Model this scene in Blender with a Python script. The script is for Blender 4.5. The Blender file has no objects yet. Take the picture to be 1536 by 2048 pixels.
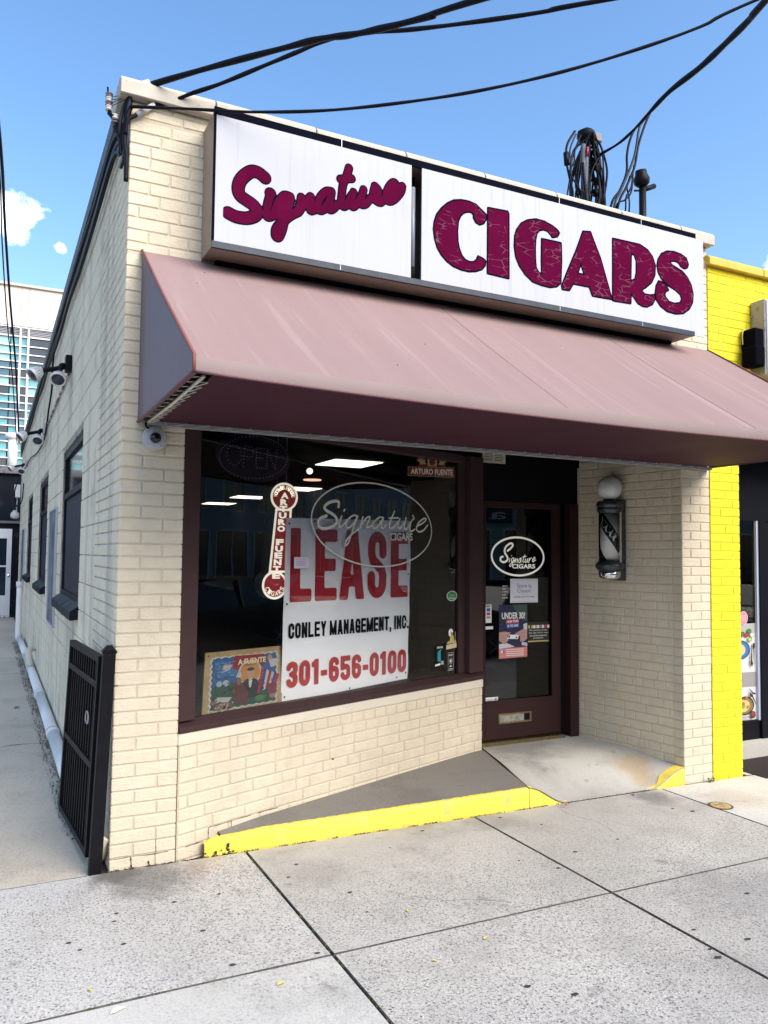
import bpy, math, random
import numpy as np
from mathutils import Vector, Matrix
random.seed(7)
S = bpy.context.scene
COL = S.collection
# ------------------------------------------------------------------ camera
CAM = Vector((-0.6065, -4.3910, 1.6600))
YAW, PITCH, ROLL = 0.46239, 0.054616, 0.010413
def cam_axes():
    cy, sy = math.cos(YAW), math.sin(YAW)
    f = Vector((sy*math.cos(PITCH), cy*math.cos(PITCH), math.sin(PITCH)))
    r = Vector((cy, -sy, 0)); u = r.cross(f)
    c, s = math.cos(ROLL), math.sin(ROLL)
    return c*r+s*u, -s*r+c*u, f
CR, CU, CF = cam_axes()
cd = bpy.data.cameras.new('camera'); cam = bpy.data.objects.new('camera', cd); COL.objects.link(cam)
m = Matrix((CR, CU, -CF)).transposed().to_4x4(); m.translation = CAM; cam.matrix_world = m
cd.sensor_fit = 'VERTICAL'; cd.sensor_height = 36; cd.lens = 1573.65/2048*36
cd.clip_start = 0.05; cd.clip_end = 3000
S.camera = cam
# ------------------------------------------------------------------ world and light
SUN_EL, SUN_AZ = 38, 152         # degrees; azimuth measured from +Y towards +X
w = bpy.data.worlds.new('World'); S.world = w; w.use_nodes = True
nt = w.node_tree; N = nt.nodes; L = nt.links; N.clear()
wo = N.new('ShaderNodeOutputWorld'); bg = N.new('ShaderNodeBackground'); bg.inputs[1].default_value = 0.136
sky = N.new('ShaderNodeTexSky'); sky.sky_type = 'NISHITA'; sky.sun_disc = False
sky.sun_elevation = math.radians(SUN_EL); sky.sun_rotation = math.radians(SUN_AZ)
sky.air_density = 1.0; sky.dust_density = 1.4; sky.ozone_density = 1.0
tc = N.new('ShaderNodeTexCoord')
def vm(op, a, b=None):
    n = N.new('ShaderNodeVectorMath'); n.operation = op
    for i, q in enumerate((a, b)):
        if q is None: continue
        if hasattr(q, 'is_linked'): L.new(q, n.inputs[i])
        else: n.inputs[i].default_value = q
    return n
def fm(op, a, b=None, c=None):
    n = N.new('ShaderNodeMath'); n.operation = op
    for i, q in enumerate((a, b, c)):
        if q is None: continue
        if hasattr(q, 'is_linked'): L.new(q, n.inputs[i])
        else: n.inputs[i].default_value = q
    return n.outputs[0]
cn = N.new('ShaderNodeTexNoise'); cn.inputs['Scale'].default_value = 26; cn.inputs['Detail'].default_value = 9; cn.inputs['Roughness'].default_value = .62
L.new(tc.outputs['Generated'], cn.inputs['Vector'])
def pxdir(px, py):
    return (CF + (px-768)/1573.65*CR - (py-1024)/1573.65*CU).normalized()
dens = None
clouds = [(pxdir(22, 425), .034), (pxdir(-60, 420), .045), (pxdir(122, 497), .009), (pxdir(1640, 560), .06),
          (Vector((-.7, -.6, .35)).normalized(), .3), (Vector((.75, -.6, .4)).normalized(), .28), (Vector((.1, -.9, .3)).normalized(), .25)]
for c, R in clouds:
    d = vm('LENGTH', vm('SUBTRACT', tc.outputs['Generated'], tuple(c)).outputs[0]).outputs['Value']
    q = fm('SUBTRACT', 1.0, fm('DIVIDE', d, R))
    dens = q if dens is None else fm('MAXIMUM', dens, q)
dd = fm('ADD', fm('MULTIPLY', dens, .75), fm('MULTIPLY', fm('SUBTRACT', cn.outputs['Fac'], .5), 2.0))
mr = N.new('ShaderNodeMapRange'); mr.interpolation_type = 'SMOOTHSTEP'
mr.inputs['From Min'].default_value = .06; mr.inputs['From Max'].default_value = .50
L.new(dd, mr.inputs['Value'])
mx = N.new('ShaderNodeMix'); mx.data_type = 'RGBA'
hsv = N.new('ShaderNodeHueSaturation'); hsv.inputs['Saturation'].default_value = 1.2; hsv.inputs['Value'].default_value = 1
L.new(sky.outputs[0], hsv.inputs['Color'])
L.new(hsv.outputs[0], mx.inputs[6]); L.new(mr.outputs[0], mx.inputs[0]); mx.inputs[7].default_value = (9.2, 9.4, 9.8, 1)
L.new(mx.outputs[2], bg.inputs[0]); L.new(bg.outputs[0], wo.inputs[0])
sd = bpy.data.lights.new('sun', 'SUN'); sd.energy = 2.3; sd.angle = math.radians(54); sd.color = (1, .93, .83)
sun = bpy.data.objects.new('sun', sd); COL.objects.link(sun)
el, az = math.radians(SUN_EL), math.radians(SUN_AZ)
sdir = Vector((math.sin(az)*math.cos(el), math.cos(az)*math.cos(el), math.sin(el)))
sun.rotation_euler = (-sdir).to_track_quat('-Z', 'Y').to_euler()
S.view_settings.view_transform = 'Standard'; S.view_settings.look = 'None'
S.view_settings.gamma = 1; S.view_settings.use_curve_mapping = False
S.view_settings.exposure = 1.24
# ------------------------------------------------------------------ materials
MATS = {}
def mat(name, col, rough=.7, metal=0, spec=.5, emit=None, bump=(), var=(), col2=None, trans=False, alpha=None, coat=0):
    """bump: list of (scale, strength, distance, stretch xyz); var: list of (scale, amount, stretch) lightness variation; """
    if name in MATS: return MATS[name]
    m = bpy.data.materials.new(name); m.use_nodes = True; t = m.node_tree; n = t.nodes; l = t.links
    b = n['Principled BSDF']; b.inputs['Roughness'].default_value = rough; b.inputs['Metallic'].default_value = metal
    b.inputs['Specular IOR Level'].default_value = spec
    if coat: b.inputs['Coat Weight'].default_value = coat
    geo = n.new('ShaderNodeNewGeometry')
    cur = n.new('ShaderNodeRGB'); cur.outputs[0].default_value = (*col, 1); cur = cur.outputs[0]
    def mapped(st):
        if st is None: return geo.outputs['Position']
        mp = n.new('ShaderNodeMapping'); mp.inputs['Scale'].default_value = st; l.new(geo.outputs['Position'], mp.inputs[0]); return mp.outputs[0]
    for v in var:
        sc, am, st = v[:3]; c2 = v[3] if len(v) > 3 else None; lo, hi = (v[4] if len(v) > 4 else (.3, .7))
        ns = n.new('ShaderNodeTexNoise'); ns.inputs['Scale'].default_value = sc; ns.inputs['Detail'].default_value = 6; ns.inputs['Roughness'].default_value = .6
        l.new(mapped(st), ns.inputs['Vector'])
        r = n.new('ShaderNodeMapRange'); r.inputs['From Min'].default_value = lo; r.inputs['From Max'].default_value = hi
        l.new(ns.outputs['Fac'], r.inputs['Value'])
        if c2 is None:
            r.inputs['To Min'].default_value = 1-am; r.inputs['To Max'].default_value = 1+am*.6
            mu = n.new('ShaderNodeMix'); mu.data_type = 'RGBA'; mu.blend_type = 'MULTIPLY'; mu.inputs[0].default_value = 1
            l.new(cur, mu.inputs[6]); l.new(r.outputs[0], mu.inputs[7]); cur = mu.outputs[2]
        else:
            r.inputs['To Max'].default_value = am
            mu = n.new('ShaderNodeMix'); mu.data_type = 'RGBA'; mu.inputs[7].default_value = (*c2, 1)
            l.new(r.outputs[0], mu.inputs[0]); l.new(cur, mu.inputs[6]); cur = mu.outputs[2]
    l.new(cur, b.inputs['Base Color'])
    nrm = None
    for sc, stg, dist, st in bump:
        ns = n.new('ShaderNodeTexNoise'); ns.inputs['Scale'].default_value = sc; ns.inputs['Detail'].default_value = 4
        l.new(mapped(st), ns.inputs['Vector'])
        bp = n.new('ShaderNodeBump'); bp.inputs['Strength'].default_value = stg; bp.inputs['Distance'].default_value = dist
        l.new(ns.outputs['Fac'], bp.inputs['Height'])
        if nrm is not None: l.new(nrm, bp.inputs['Normal'])
        nrm = bp.outputs[0]
    if nrm is not None: l.new(nrm, b.inputs['Normal'])
    if emit: b.inputs['Emission Color'].default_value = (*emit[0], 1); b.inputs['Emission Strength'].default_value = emit[1]
    MATS[name] = m; return m
CREAM = mat('cream_paint', (.68, .60, .46), .72, spec=.15, bump=[(9, .2, .008, None), (34, .6, .007, (1, 1, 1.8)), (95, .7, .004, (1, 1, 1.4))],
            var=[(1.1, .10, None), (14, .06, None), (2.2, .55, (1, 1, .25), (.50, .49, .45), (.56, .80)), (60, .30, None, (.33, .29, .23), (.68, .78)), (3.1, .35, None, (.42, .38, .31), (.60, .74))])
MORTAR = mat('shaded_cream_joint', (.575, .505, .39), .8, spec=.1, bump=[(140, .5, .003, None)], var=[(1.1, .12, None), (5, .35, None, (.38, .34, .27), (.52, .75))])  # joints share the brick paint; darkened here to stand in for their shading
BLOCK = mat('cream_paint_block', (.80, .70, .54), .8, spec=.1, bump=[(30, .4, .006, None), (160, .5, .003, None)],
            var=[(.8, .12, None), (10, .07, None), (3.4, .7, (1.2, 1.2, .14), (.33, .30, .28), (.50, .74)), (7, .55, None, (.30, .28, .26), (.60, .75)), (1.4, .6, None, (.26, .24, .22), (.56, .72)), (50, .6, None, (.18, .16, .15), (.66, .74))])
BMORT = mat('block_joint_paint', (.40, .36, .31), .8, bump=[(120, .5, .003, None)], var=[(9, .8, None, (.12, .11, .10), (.45, .62))])
YEL = mat('yellow_paint', (.86, .72, .035), .7, spec=.15, bump=[(9, .2, .008, None), (90, .45, .004, (1, 1, 1.6)), (300, .3, .0015, None)],
          var=[(1.5, .05, None), (12, .05, None), (70, .25, None, (.5, .36, .03), (.70, .8)), (2.6, .35, (1, 1, .4), (.62, .48, .05), (.50, .72)), (22, .5, None, (.45, .34, .08), (.66, .76))])
YMORT = mat('yellow_paint_joint', (.74, .60, .03), .6, bump=[(140, .5, .003, None)], var=[(5, .3, None, (.5, .36, .03), (.55, .8))])
YKERB = mat('yellow_kerb_paint', (.86, .68, .085), .6, bump=[(25, .4, .006, None), (160, .4, .002, None)],
            var=[(3, .08, None), (30, .5, None, (.42, .33, .14), (.60, .68)), (75, .7, None, (.16, .13, .10), (.665, .70)), (9, .7, None, (.50, .42, .22), (.56, .70)), (30, .6, (.4, 1, 2.5), (.30, .26, .18), (.62, .72))])
COPE = mat('coping_concrete', (.50, .46, .39), .75, bump=[(60, .4, .004, None)], var=[(4, .15, None), (30, .5, None, (.12, .11, .09), (.63, .75)), (2, .3, (1, 1, 4), (.25, .23, .2), (.55, .75))])
BROWN = mat('brown_painted_wood', (.052, .028, .028), .5, spec=.2, bump=[(14, .3, .004, (3, 3, .25)), (90, .2, .002, None)], var=[(6, .12, None), (40, .5, None, (.2, .17, .15), (.70, .76))])
BROWN2 = mat('brown_door_paint', (.034, .014, .014), .45, spec=.2, bump=[(20, .15, .003, None)], var=[(3, .10, None), (60, .5, None, (.2, .16, .14), (.73, .78))])
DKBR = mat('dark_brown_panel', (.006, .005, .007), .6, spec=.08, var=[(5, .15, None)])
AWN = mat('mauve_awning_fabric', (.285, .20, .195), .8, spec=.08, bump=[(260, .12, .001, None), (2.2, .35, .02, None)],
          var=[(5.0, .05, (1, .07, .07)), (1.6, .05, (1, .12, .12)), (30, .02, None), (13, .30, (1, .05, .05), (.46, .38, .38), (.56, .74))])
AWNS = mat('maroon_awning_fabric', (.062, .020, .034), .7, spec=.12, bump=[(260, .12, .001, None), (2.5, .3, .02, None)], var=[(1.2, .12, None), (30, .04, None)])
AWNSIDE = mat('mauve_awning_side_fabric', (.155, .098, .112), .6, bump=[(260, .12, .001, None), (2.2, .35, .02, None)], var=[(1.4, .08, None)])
PIPING = mat('red_awning_piping', (.24, .095, .09), .7, spec=.1)
RAIL = mat('galvanised_rail', (.42, .42, .44), .45, metal=.4, var=[(20, .2, None)])
LACE = mat('pale_lacing_cord', (.62, .60, .53), .7)
SIGNW = mat('sign_face_white', (.50, .515, .56), .75, spec=.08, bump=[(1.4, .12, .02, None)], var=[(2, .03, None), (7, .6, (4, 4, .10), (.40, .40, .43), (.54, .74)), (30, .22, None, (.5, .5, .52), (.68, .8))])
SIGNB = mat('sign_frame_black', (.004, .005, .012), .8, spec=.02, var=[(9, .3, None)])
SIGNBLUE = mat('sign_frame_lip', (.022, .034, .055), .4, spec=.3, var=[(12, .4, None)])
SIGNT = mat('sign_box_tan', (.30, .24, .19), .55, var=[(3, .12, None), (9, .4, None, (.12, .10, .09), (.6, .8))])
WINE = mat('wine_lettering', (.095, .004, .032), .9, spec=.0, var=[(6, .12, None), (3, .15, None)])
WINEL = mat('lettering_outline', (.004, .006, .018), .9, spec=.0)
WHITE = mat('white_print', (.80, .80, .78), .5)
BANNER = mat('white_banner_vinyl', (.93, .94, .95), .45, bump=[(1.2, .5, .04, None), (4, .2, .01, (1, 1, .3))], var=[(1.5, .04, None)])
RED = mat('red_print', (.42, .008, .012), .45, bump=[(1.2, .5, .04, None)])
REDD = mat('phone_red_print', (.42, .014, .010), .45, bump=[(1.2, .5, .04, None)])
BLACK = mat('black_print', (.006, .008, .008), .6, spec=.1)
DECAL = mat('pale_window_decal', (.60, .63, .55), .6)
DECALW = mat('glowing_cream_decal', (.80, .78, .68), .6, emit=((.8, .78, .68), .15))  # decal print with a weak glow added, though it is no lamp
IRON = mat('black_iron', (.007, .007, .010), .5, spec=.12, bump=[(60, .25, .002, None)], var=[(12, .3, None), (25, .5, None, (.04, .026, .018), (.62, .8))])
CABLE = mat('black_cable', (.006, .006, .010), .5, spec=.12)
CABLEB = mat('weathered_cable', (.025, .03, .055), .5, spec=.2)
GREYP = mat('grey_plastic', (.42, .44, .48), .5, var=[(20, .08, None)])
PORC = mat('brown_porcelain', (.16, .12, .12), .25)
PORCW = mat('white_porcelain', (.65, .62, .60), .25)
PVC = mat('white_pvc', (.78, .77, .76), .35, var=[(4, .05, None), (18, .25, None, (.45, .42, .38), (.6, .8))])
CHROME = mat('chrome', (.75, .76, .78), .08, metal=1)
DKCHROME = mat('dark_metal_collar', (.075, .085, .10), .3, metal=.6, var=[(30, .3, None)])
OPAL = mat('opal_glass_ball', (.72, .72, .71), .25, var=[(8, .05, None)])
BRASS = mat('worn_brass', (.30, .24, .12), .35, metal=.9, var=[(30, .3, None)])
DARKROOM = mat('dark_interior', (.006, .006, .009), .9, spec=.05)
FLOORIN = mat('interior_floor', (.010, .009, .008), .5, spec=.1)
SILLB = mat('black_sill_paint', (.008, .011, .018), .5, spec=.15, bump=[(50, .6, .004, None)], var=[(15, .3, None), (70, .6, None, (.12, .12, .12), (.66, .74))])
PLUM = mat('peeling_plum_paint', (.032, .024, .042), .55, spec=.15, bump=[(25, .6, .004, None)], var=[(3, .15, None), (17, .9, None, (.006, .006, .012), (.55, .60)), (60, .6, None, (.2, .2, .22), (.72, .75))])
GREYBOARD = mat('weathered_grey_board', (.17, .19, .23), .6, spec=.2, bump=[(5, .4, .006, (8, 8, .4))], var=[(2.2, .85, (1, 6, .8), (.03, .035, .05), (.47, .55)), (3.1, .8, (1, 7, .7), (.6, .6, .62), (.55, .64))])
TROFF = mat('lit_ceiling_panel', (.9, .9, .85), .5, emit=((1, .93, .72), 1.1))
LEDMAT = mat('unlit_led_dot', (.5, .5, .55), .3)
NAVYPL = mat('dark_blue_plastic', (.006, .007, .02), .25)
def glass(name, tint=(.94, .96, .97), ior=1.5, rough=0.0):
    m = bpy.data.materials.new(name); m.use_nodes = True; t = m.node_tree; n = t.nodes; l = t.links; n.clear()
    o = n.new('ShaderNodeOutputMaterial'); mxs = n.new('ShaderNodeMixShader'); fr = n.new('ShaderNodeFresnel'); fr.inputs[0].default_value = ior
    tr = n.new('ShaderNodeBsdfTransparent'); tr.inputs[0].default_value = (*tint, 1); gl = n.new('ShaderNodeBsdfGlossy'); gl.inputs['Roughness'].default_value = rough
    ns = n.new('ShaderNodeTexNoise'); ns.inputs['Scale'].default_value = 1.3; bp = n.new('ShaderNodeBump'); bp.inputs['Strength'].default_value = .05; bp.inputs['Distance'].default_value = .02
    ge = n.new('ShaderNodeNewGeometry'); l.new(ge.outputs['Position'], ns.inputs['Vector']); l.new(ns.outputs['Fac'], bp.inputs['Height']); l.new(bp.outputs[0], gl.inputs['Normal'])
    mu = n.new('ShaderNodeMath'); mu.operation = 'MULTIPLY'; mu.inputs[1].default_value = 1.45; mu.use_clamp = True
    l.new(fr.outputs[0], mu.inputs[0]); l.new(mu.outputs[0], mxs.inputs[0]); l.new(tr.outputs[0], mxs.inputs[1]); l.new(gl.outputs[0], mxs.inputs[2]); l.new(mxs.outputs[0], o.inputs[0])
    return m
GLASS = glass('window_glass')
STAINS = [(.16, -.16, .30, (.09, .085, .08), .6), (.02, -.05, .16, (.08, .075, .07), .6), (3.68, -.16, .20, (.10, .095, .09), .6), (3.93, .30, .20, (.45, .30, .14), .55), (3.85, .12, .12, (.45, .32, .16), .5), (2.32, -.12, .22, (.16, .155, .14), .4), (1.0, -.45, .22, (.2, .19, .17), .35), (3.2, .95, .5, (.14, .135, .12), .5), (2.9, -1.6, .5, (.2, .2, .21), .35), (.46, -.12, .16, (.40, .27, .17), .3), (1.9, .1, .3, (.13, .125, .11), .4), (3.1, .45, .16, (.17, .165, .15), .4), (4.2, -.4, .25, (.5, .38, .25), .35)]
def concrete(name, base, agg, speck, smooth_y=None, light=(.62, .61, .58)):
    """exposed-aggregate concrete: agg = strength of the pebble pattern, speck = share of dark pebbles"""
    m = bpy.data.materials.new(name); m.use_nodes = True; t = m.node_tree; n = t.nodes; l = t.links
    b = n['Principled BSDF']; b.inputs['Roughness'].default_value = .82; b.inputs['Specular IOR Level'].default_value = .3
    g = n.new('ShaderNodeNewGeometry'); P = g.outputs['Position']
    def noise(sc, det=5, ro=.6):
        q = n.new('ShaderNodeTexNoise'); q.inputs['Scale'].default_value = sc; q.inputs['Detail'].default_value = det; q.inputs['Roughness'].default_value = ro; l.new(P, q.inputs['Vector']); return q.outputs['Fac']
    def rng(v, a, c, lo=0, hi=1):
        r = n.new('ShaderNodeMapRange'); r.inputs['From Min'].default_value = a; r.inputs['From Max'].default_value = c; r.inputs['To Min'].default_value = lo; r.inputs['To Max'].default_value = hi; l.new(v, r.inputs['Value']); return r.outputs[0]
    def mix(f, a, c):
        q = n.new('ShaderNodeMix'); q.data_type = 'RGBA'
        for i, v in ((0, f), (6, a), (7, c)):
            if hasattr(v, 'is_linked'): l.new(v, q.inputs[i])
            else: q.inputs[i].default_value = v if i == 0 else (*v, 1)
        return q.outputs[2]
    def mul(a, c):
        q = n.new('ShaderNodeMath'); q.operation = 'MULTIPLY'
        for i, v in enumerate((a, c)):
            if hasattr(v, 'is_linked'): l.new(v, q.inputs[i])
            else: q.inputs[i].default_value = v
        return q.outputs[0]
    patch = rng(noise(.9, 4), .32, .62)
    if smooth_y is not None:
        sx = n.new('ShaderNodeSeparateXYZ'); l.new(P, sx.inputs[0]); dist = rng(sx.outputs['Y'], smooth_y[0], smooth_y[1]); patch = mul(rng(noise(1.3, 5), .25, .55, .55, 1), dist)
    amt = mul(patch, agg)
    vo = n.new('ShaderNodeTexVoronoi'); vo.inputs['Scale'].default_value = 70; vo.inputs['Randomness'].default_value = 1
    # jitter coordinates so pebbles are irregular
    nz = n.new('ShaderNodeTexNoise'); nz.inputs['Scale'].default_value = 60; l.new(P, nz.inputs['Vector'])
    ad = n.new('ShaderNodeVectorMath'); ad.operation = 'MULTIPLY_ADD'; ad.inputs[1].default_value = (.010, .010, .010); l.new(nz.outputs['Color'], ad.inputs[0]); l.new(P, ad.inputs[2])
    l.new(ad.outputs[0], vo.inputs['Vector'])
    sep = n.new('ShaderNodeSeparateColor'); l.new(vo.outputs['Color'], sep.inputs[0])
    peb = rng(vo.outputs['Distance'], .42, .18)          # 1 in the pebble centre
    darkp = mul(mul(rng(sep.outputs[0], 1-speck, 1-speck+.1), peb), amt)
    lightp = mul(mul(rng(sep.outputs[1], .45, .6), peb), amt)
    basec = mix(rng(noise(2.2, 6), .3, .7), tuple(v*.88 for v in base), tuple(v*1.1 for v in base))
    basec = mix(mul(rng(noise(170, 3), .45, .60), .35), basec, tuple(v*.60 for v in base))
    grain = mul(rng(noise(80, 4, .8), .52, .585), amt)
    grain2 = mul(rng(noise(125, 2, .6), .56, .64), amt)
    c = mix(mul(grain2, .75), basec, light)
    c = mix(mul(grain, .85), c, tuple(v*.26 for v in base))
    c = mix(mul(lightp, .30), c, light)
    c = mix(mul(darkp, .95), c, (.040, .038, .043))
    c = mix(mul(rng(noise(.55, 6, .7), .44, .64), .40), c, tuple(v*.42 for v in base))
    c = mix(mul(rng(noise(1.7, 6, .7), .50, .68), .38), c, tuple(v*.40 for v in base))
    c = mix(mul(rng(noise(7, 4), .64, .72), .40), c, (.13, .125, .12))
    wob = noise(6, 6, .65)
    for sx_, sy_, r_, col_, am_ in STAINS:
        dv = n.new('ShaderNodeVectorMath'); dv.operation = 'DISTANCE'; l.new(P, dv.inputs[0]); dv.inputs[1].default_value = (sx_, sy_, 0)
        q = n.new('ShaderNodeMath'); q.operation = 'MULTIPLY_ADD'; l.new(wob, q.inputs[0]); q.inputs[1].default_value = -1.6*r_; l.new(dv.outputs['Value'], q.inputs[2])
        c = mix(rng(q.outputs[0], .22*r_, -.35*r_, 0, am_), c, col_)
    l.new(c, b.inputs['Base Color'])
    bp = n.new('ShaderNodeBump'); bp.inputs['Strength'].default_value = .5; bp.inputs['Distance'].default_value = .003; l.new(mul(peb, amt), bp.inputs['Height'])
    b2 = n.new('ShaderNodeBump'); b2.inputs['Strength'].default_value = .5; b2.inputs['Distance'].default_value = .003; l.new(noise(160, 4), b2.inputs['Height']); l.new(bp.outputs[0], b2.inputs['Normal'])
    l.new(b2.outputs[0], b.inputs['Normal']); return m
CON_AGG = concrete('coarse_aggregate_concrete', (.60, .575, .53), 1.0, .38, (0.35, -.2), (.82, .80, .75))
CON_MID = concrete('fine_aggregate_concrete', (.55, .525, .48), 1.0, .26, (.1, -.9), (.74, .72, .67))
CON_LIGHT = concrete('pale_concrete', (.66, .64, .59), .5, .12)
CON_ALLEY = concrete('smooth_alley_concrete', (.60, .535, .43), .6, .14)
CON_RAMP = concrete('troweled_concrete', (.54, .525, .48), .2, .1)
CON_DARK = concrete('stained_concrete', (.25, .235, .21), .25, .1)
EDGE = mat('dark_slab_edge', (.11, .10, .09), .95, spec=.1, var=[(60, .5, None)])  # slab sides and chamfers coloured dark so the joints read as dark lines
DIRT = mat('joint_dirt', (.045, .038, .03), .95, var=[(30, .4, None), (60, .6, None, (.03, .06, .012), (.60, .7))])
ASPH = mat('asphalt', (.055, .055, .056), .85, bump=[(200, .5, .004, None)], var=[(3, .2, None), (300, .3, None)])
SPOT = mat('old_gum', (.045, .042, .042), .7, var=[(40, .3, None)])
LEAFY = mat('dry_yellow_leaf', (.60, .50, .12), .6)
WEED = mat('weed_green', (.07, .11, .025), .7, var=[(40, .4, None)])
DRYW = mat('dry_weed', (.13, .10, .05), .8, var=[(40, .4, None)])
# ------------------------------------------------------------------ helpers
def tag(o, label=None, cat=None, group=None, kind=None):
    if label: o['label'] = label
    if cat: o['category'] = cat
    if group: o['group'] = group
    if kind: o['kind'] = kind
    return o
def link(o, parent=None):
    COL.objects.link(o)
    if parent is not None: o.parent = parent
    return o
def thing(name, label, cat, loc=(0, 0, 0), group=None, kind=None):
    o = bpy.data.objects.new(name, None); o.empty_display_size = .05; o.location = loc
    link(o); return tag(o, label, cat, group, kind)
def world_off(parent):
    v = Vector((0, 0, 0))
    while parent is not None: v += parent.location; parent = parent.parent
    return v
def mesh(name, verts, faces, material, parent=None, smooth=False):
    off = world_off(parent)
    me = bpy.data.meshes.new(name)
    me.from_pydata([tuple(Vector(v)-off) for v in verts], [], faces); me.materials.append(material)
    if smooth: me.shade_smooth()
    me.update()
    return link(bpy.data.objects.new(name, me), parent)
class MB:
    def __init__(s): s.v = []; s.f = []
    def add(s, v, f):
        k = len(s.v); s.v += [tuple(q) for q in v]; s.f += [tuple(i+k for i in q) for q in f]; return s
    def box(s, x0, x1, y0, y1, z0, z1):
        v = [(x0, y0, z0), (x1, y0, z0), (x1, y1, z0), (x0, y1, z0), (x0, y0, z1), (x1, y0, z1), (x1, y1, z1), (x0, y1, z1)]
        return s.add(v, [(0, 3, 2, 1), (4, 5, 6, 7), (0, 1, 5, 4), (1, 2, 6, 5), (2, 3, 7, 6), (3, 0, 4, 7)])
    def prism(s, foot, z0, z1):
        n = len(foot); v = [(p[0], p[1], z0) for p in foot]+[(p[0], p[1], z1) for p in foot]
        f = [tuple(range(n))[::-1], tuple(range(n, 2*n))]+[(i, (i+1) % n, n+(i+1) % n, n+i) for i in range(n)]
        return s.add(v, f)
    def fbox(s, F, s0, s1, z0, z1, d0, d1, bev=0):
        v = [F(a, c, b) for b in (d0, d1) for a, c in ((s0, z0), (s1, z0), (s1, z1), (s0, z1))]
        return s.add(v, [(0, 1, 2, 3), (7, 6, 5, 4), (0, 4, 5, 1), (1, 5, 6, 2), (2, 6, 7, 3), (3, 7, 4, 0)])
    def tube(s, pts, r, n=6, cap=True):
        pts = [Vector(p) for p in pts]; rs = r if isinstance(r, (list, tuple)) else [r]*len(pts)
        T = [(pts[min(i+1, len(pts)-1)]-pts[max(i-1, 0)]).normalized() for i in range(len(pts))]
        a = T[0].orthogonal().normalized(); v = []
        for i, p in enumerate(pts):
            a = (a-T[i]*a.dot(T[i])).normalized(); b = T[i].cross(a)
            v += [p+rs[i]*(math.cos(2*math.pi*k/n)*a+math.sin(2*math.pi*k/n)*b) for k in range(n)]
        f = [(i*n+k, i*n+(k+1) % n, (i+1)*n+(k+1) % n, (i+1)*n+k) for i in range(len(pts)-1) for k in range(n)]
        if cap: f += [tuple(range(n))[::-1], tuple(range((len(pts)-1)*n, len(pts)*n))]
        return s.add(v, f)
    def lathe(s, c, prof, axis=(0, 0, 1), n=24):
        """prof: list of (radius, height along axis)"""
        ax = Vector(axis).normalized(); a = ax.orthogonal().normalized(); b = ax.cross(a); c = Vector(c); v = []
        for r, h in prof: v += [c+ax*h+max(r, 1e-4)*(math.cos(2*math.pi*k/n)*a+math.sin(2*math.pi*k/n)*b) for k in range(n)]
        f = [(i*n+k, i*n+(k+1) % n, (i+1)*n+(k+1) % n, (i+1)*n+k) for i in range(len(prof)-1) for k in range(n)]
        f += [tuple(range(n))[::-1], tuple(range((len(prof)-1)*n, len(prof)*n))]
        return s.add(v, f)
    def build(s, name, material, parent=None, smooth=False): return mesh(name, s.v, s.f, material, parent, smooth)
def smoothpath(p, k=6):
    p = [Vector(q) for q in p]; out = []
    for i in range(len(p)-1):
        a, b, c, d = p[max(i-1, 0)], p[i], p[i+1], p[min(i+2, len(p)-1)]
        for j in range(k):
            t = j/k; out.append(.5*((2*b)+(c-a)*t+(2*a-5*b+4*c-d)*t*t+(3*b-a-3*c+d)*t**3))
    return out+[p[-1]]
def bevel(o, w=.004, seg=2):
    md = o.modifiers.new('bevel', 'BEVEL'); md.width = w; md.segments = seg; md.limit_method = 'ANGLE'; md.angle_limit = .6
    return o
class Frame:
    def __init__(s, o, t):
        s.o = Vector((o[0], o[1], 0)); s.t = Vector((t[0], t[1], 0)).normalized(); s.n = Vector((s.t.y, -s.t.x, 0))
    def __call__(s, a, z, d=0): return s.o+s.t*a+s.n*d+Vector((0, 0, z))
FW = Frame((.345, 0), (2.625, .975))      # slanted shop window
FF = Frame((0, 0), (1, 0))                # facade plane
FD = Frame((0, 1.05), (1, 0))             # door plane
# --- flat shapes from distance fields
def march(fn, x0, x1, y0, y1, h):
    xs = np.arange(x0, x1+h, h); ys = np.arange(y0, y1+h, h); X, Y = np.meshgrid(xs, ys); Dv = fn(X, Y)
    Dv = np.where(np.abs(Dv) < 1e-6, 1e-6, Dv); ins = Dv < 0; nx, ny = len(xs), len(ys)
    V = []; Fc = []; cache = {}
    def vg(i, j):
        k = ('g', i, j)
        if k not in cache: cache[k] = len(V); V.append((xs[i], ys[j]))
        return cache[k]
    def ve(i, j, i2, j2):
        k = ('e', min((i, j), (i2, j2)), max((i, j), (i2, j2)))
        if k not in cache:
            a, b = Dv[j, i], Dv[j2, i2]; t = a/(a-b); cache[k] = len(V); V.append((xs[i]+(xs[i2]-xs[i])*t, ys[j]+(ys[j2]-ys[j])*t))
        return cache[k]
    cnt = ins[:-1, :-1].astype(int)+ins[:-1, 1:]+ins[1:, :-1]+ins[1:, 1:]
    for j in range(ny-1):
        row = cnt[j]; i = 0
        idx = np.nonzero(row)[0]
        if len(idx) == 0: continue
        i = idx[0]; last = idx[-1]
        while i <= last:
            c = row[i]
            if c == 4:
                k = i
                while k <= last and row[k] == 4: k += 1
                Fc.append((vg(i, j), vg(k, j), vg(k, j+1), vg(i, j+1))); i = k; continue
            if c:
                cs = [(i, j), (i+1, j), (i+1, j+1), (i, j+1)]; poly = []
                for q in range(4):
                    a, b = cs[q], cs[(q+1) % 4]; ia, ib = ins[a[1], a[0]], ins[b[1], b[0]]
                    if ia: poly.append(vg(*a))
                    if ia != ib: poly.append(ve(*a, *b))
                if len(poly) >= 3: Fc.append(tuple(poly))
            i += 1
    return V, Fc
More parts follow.
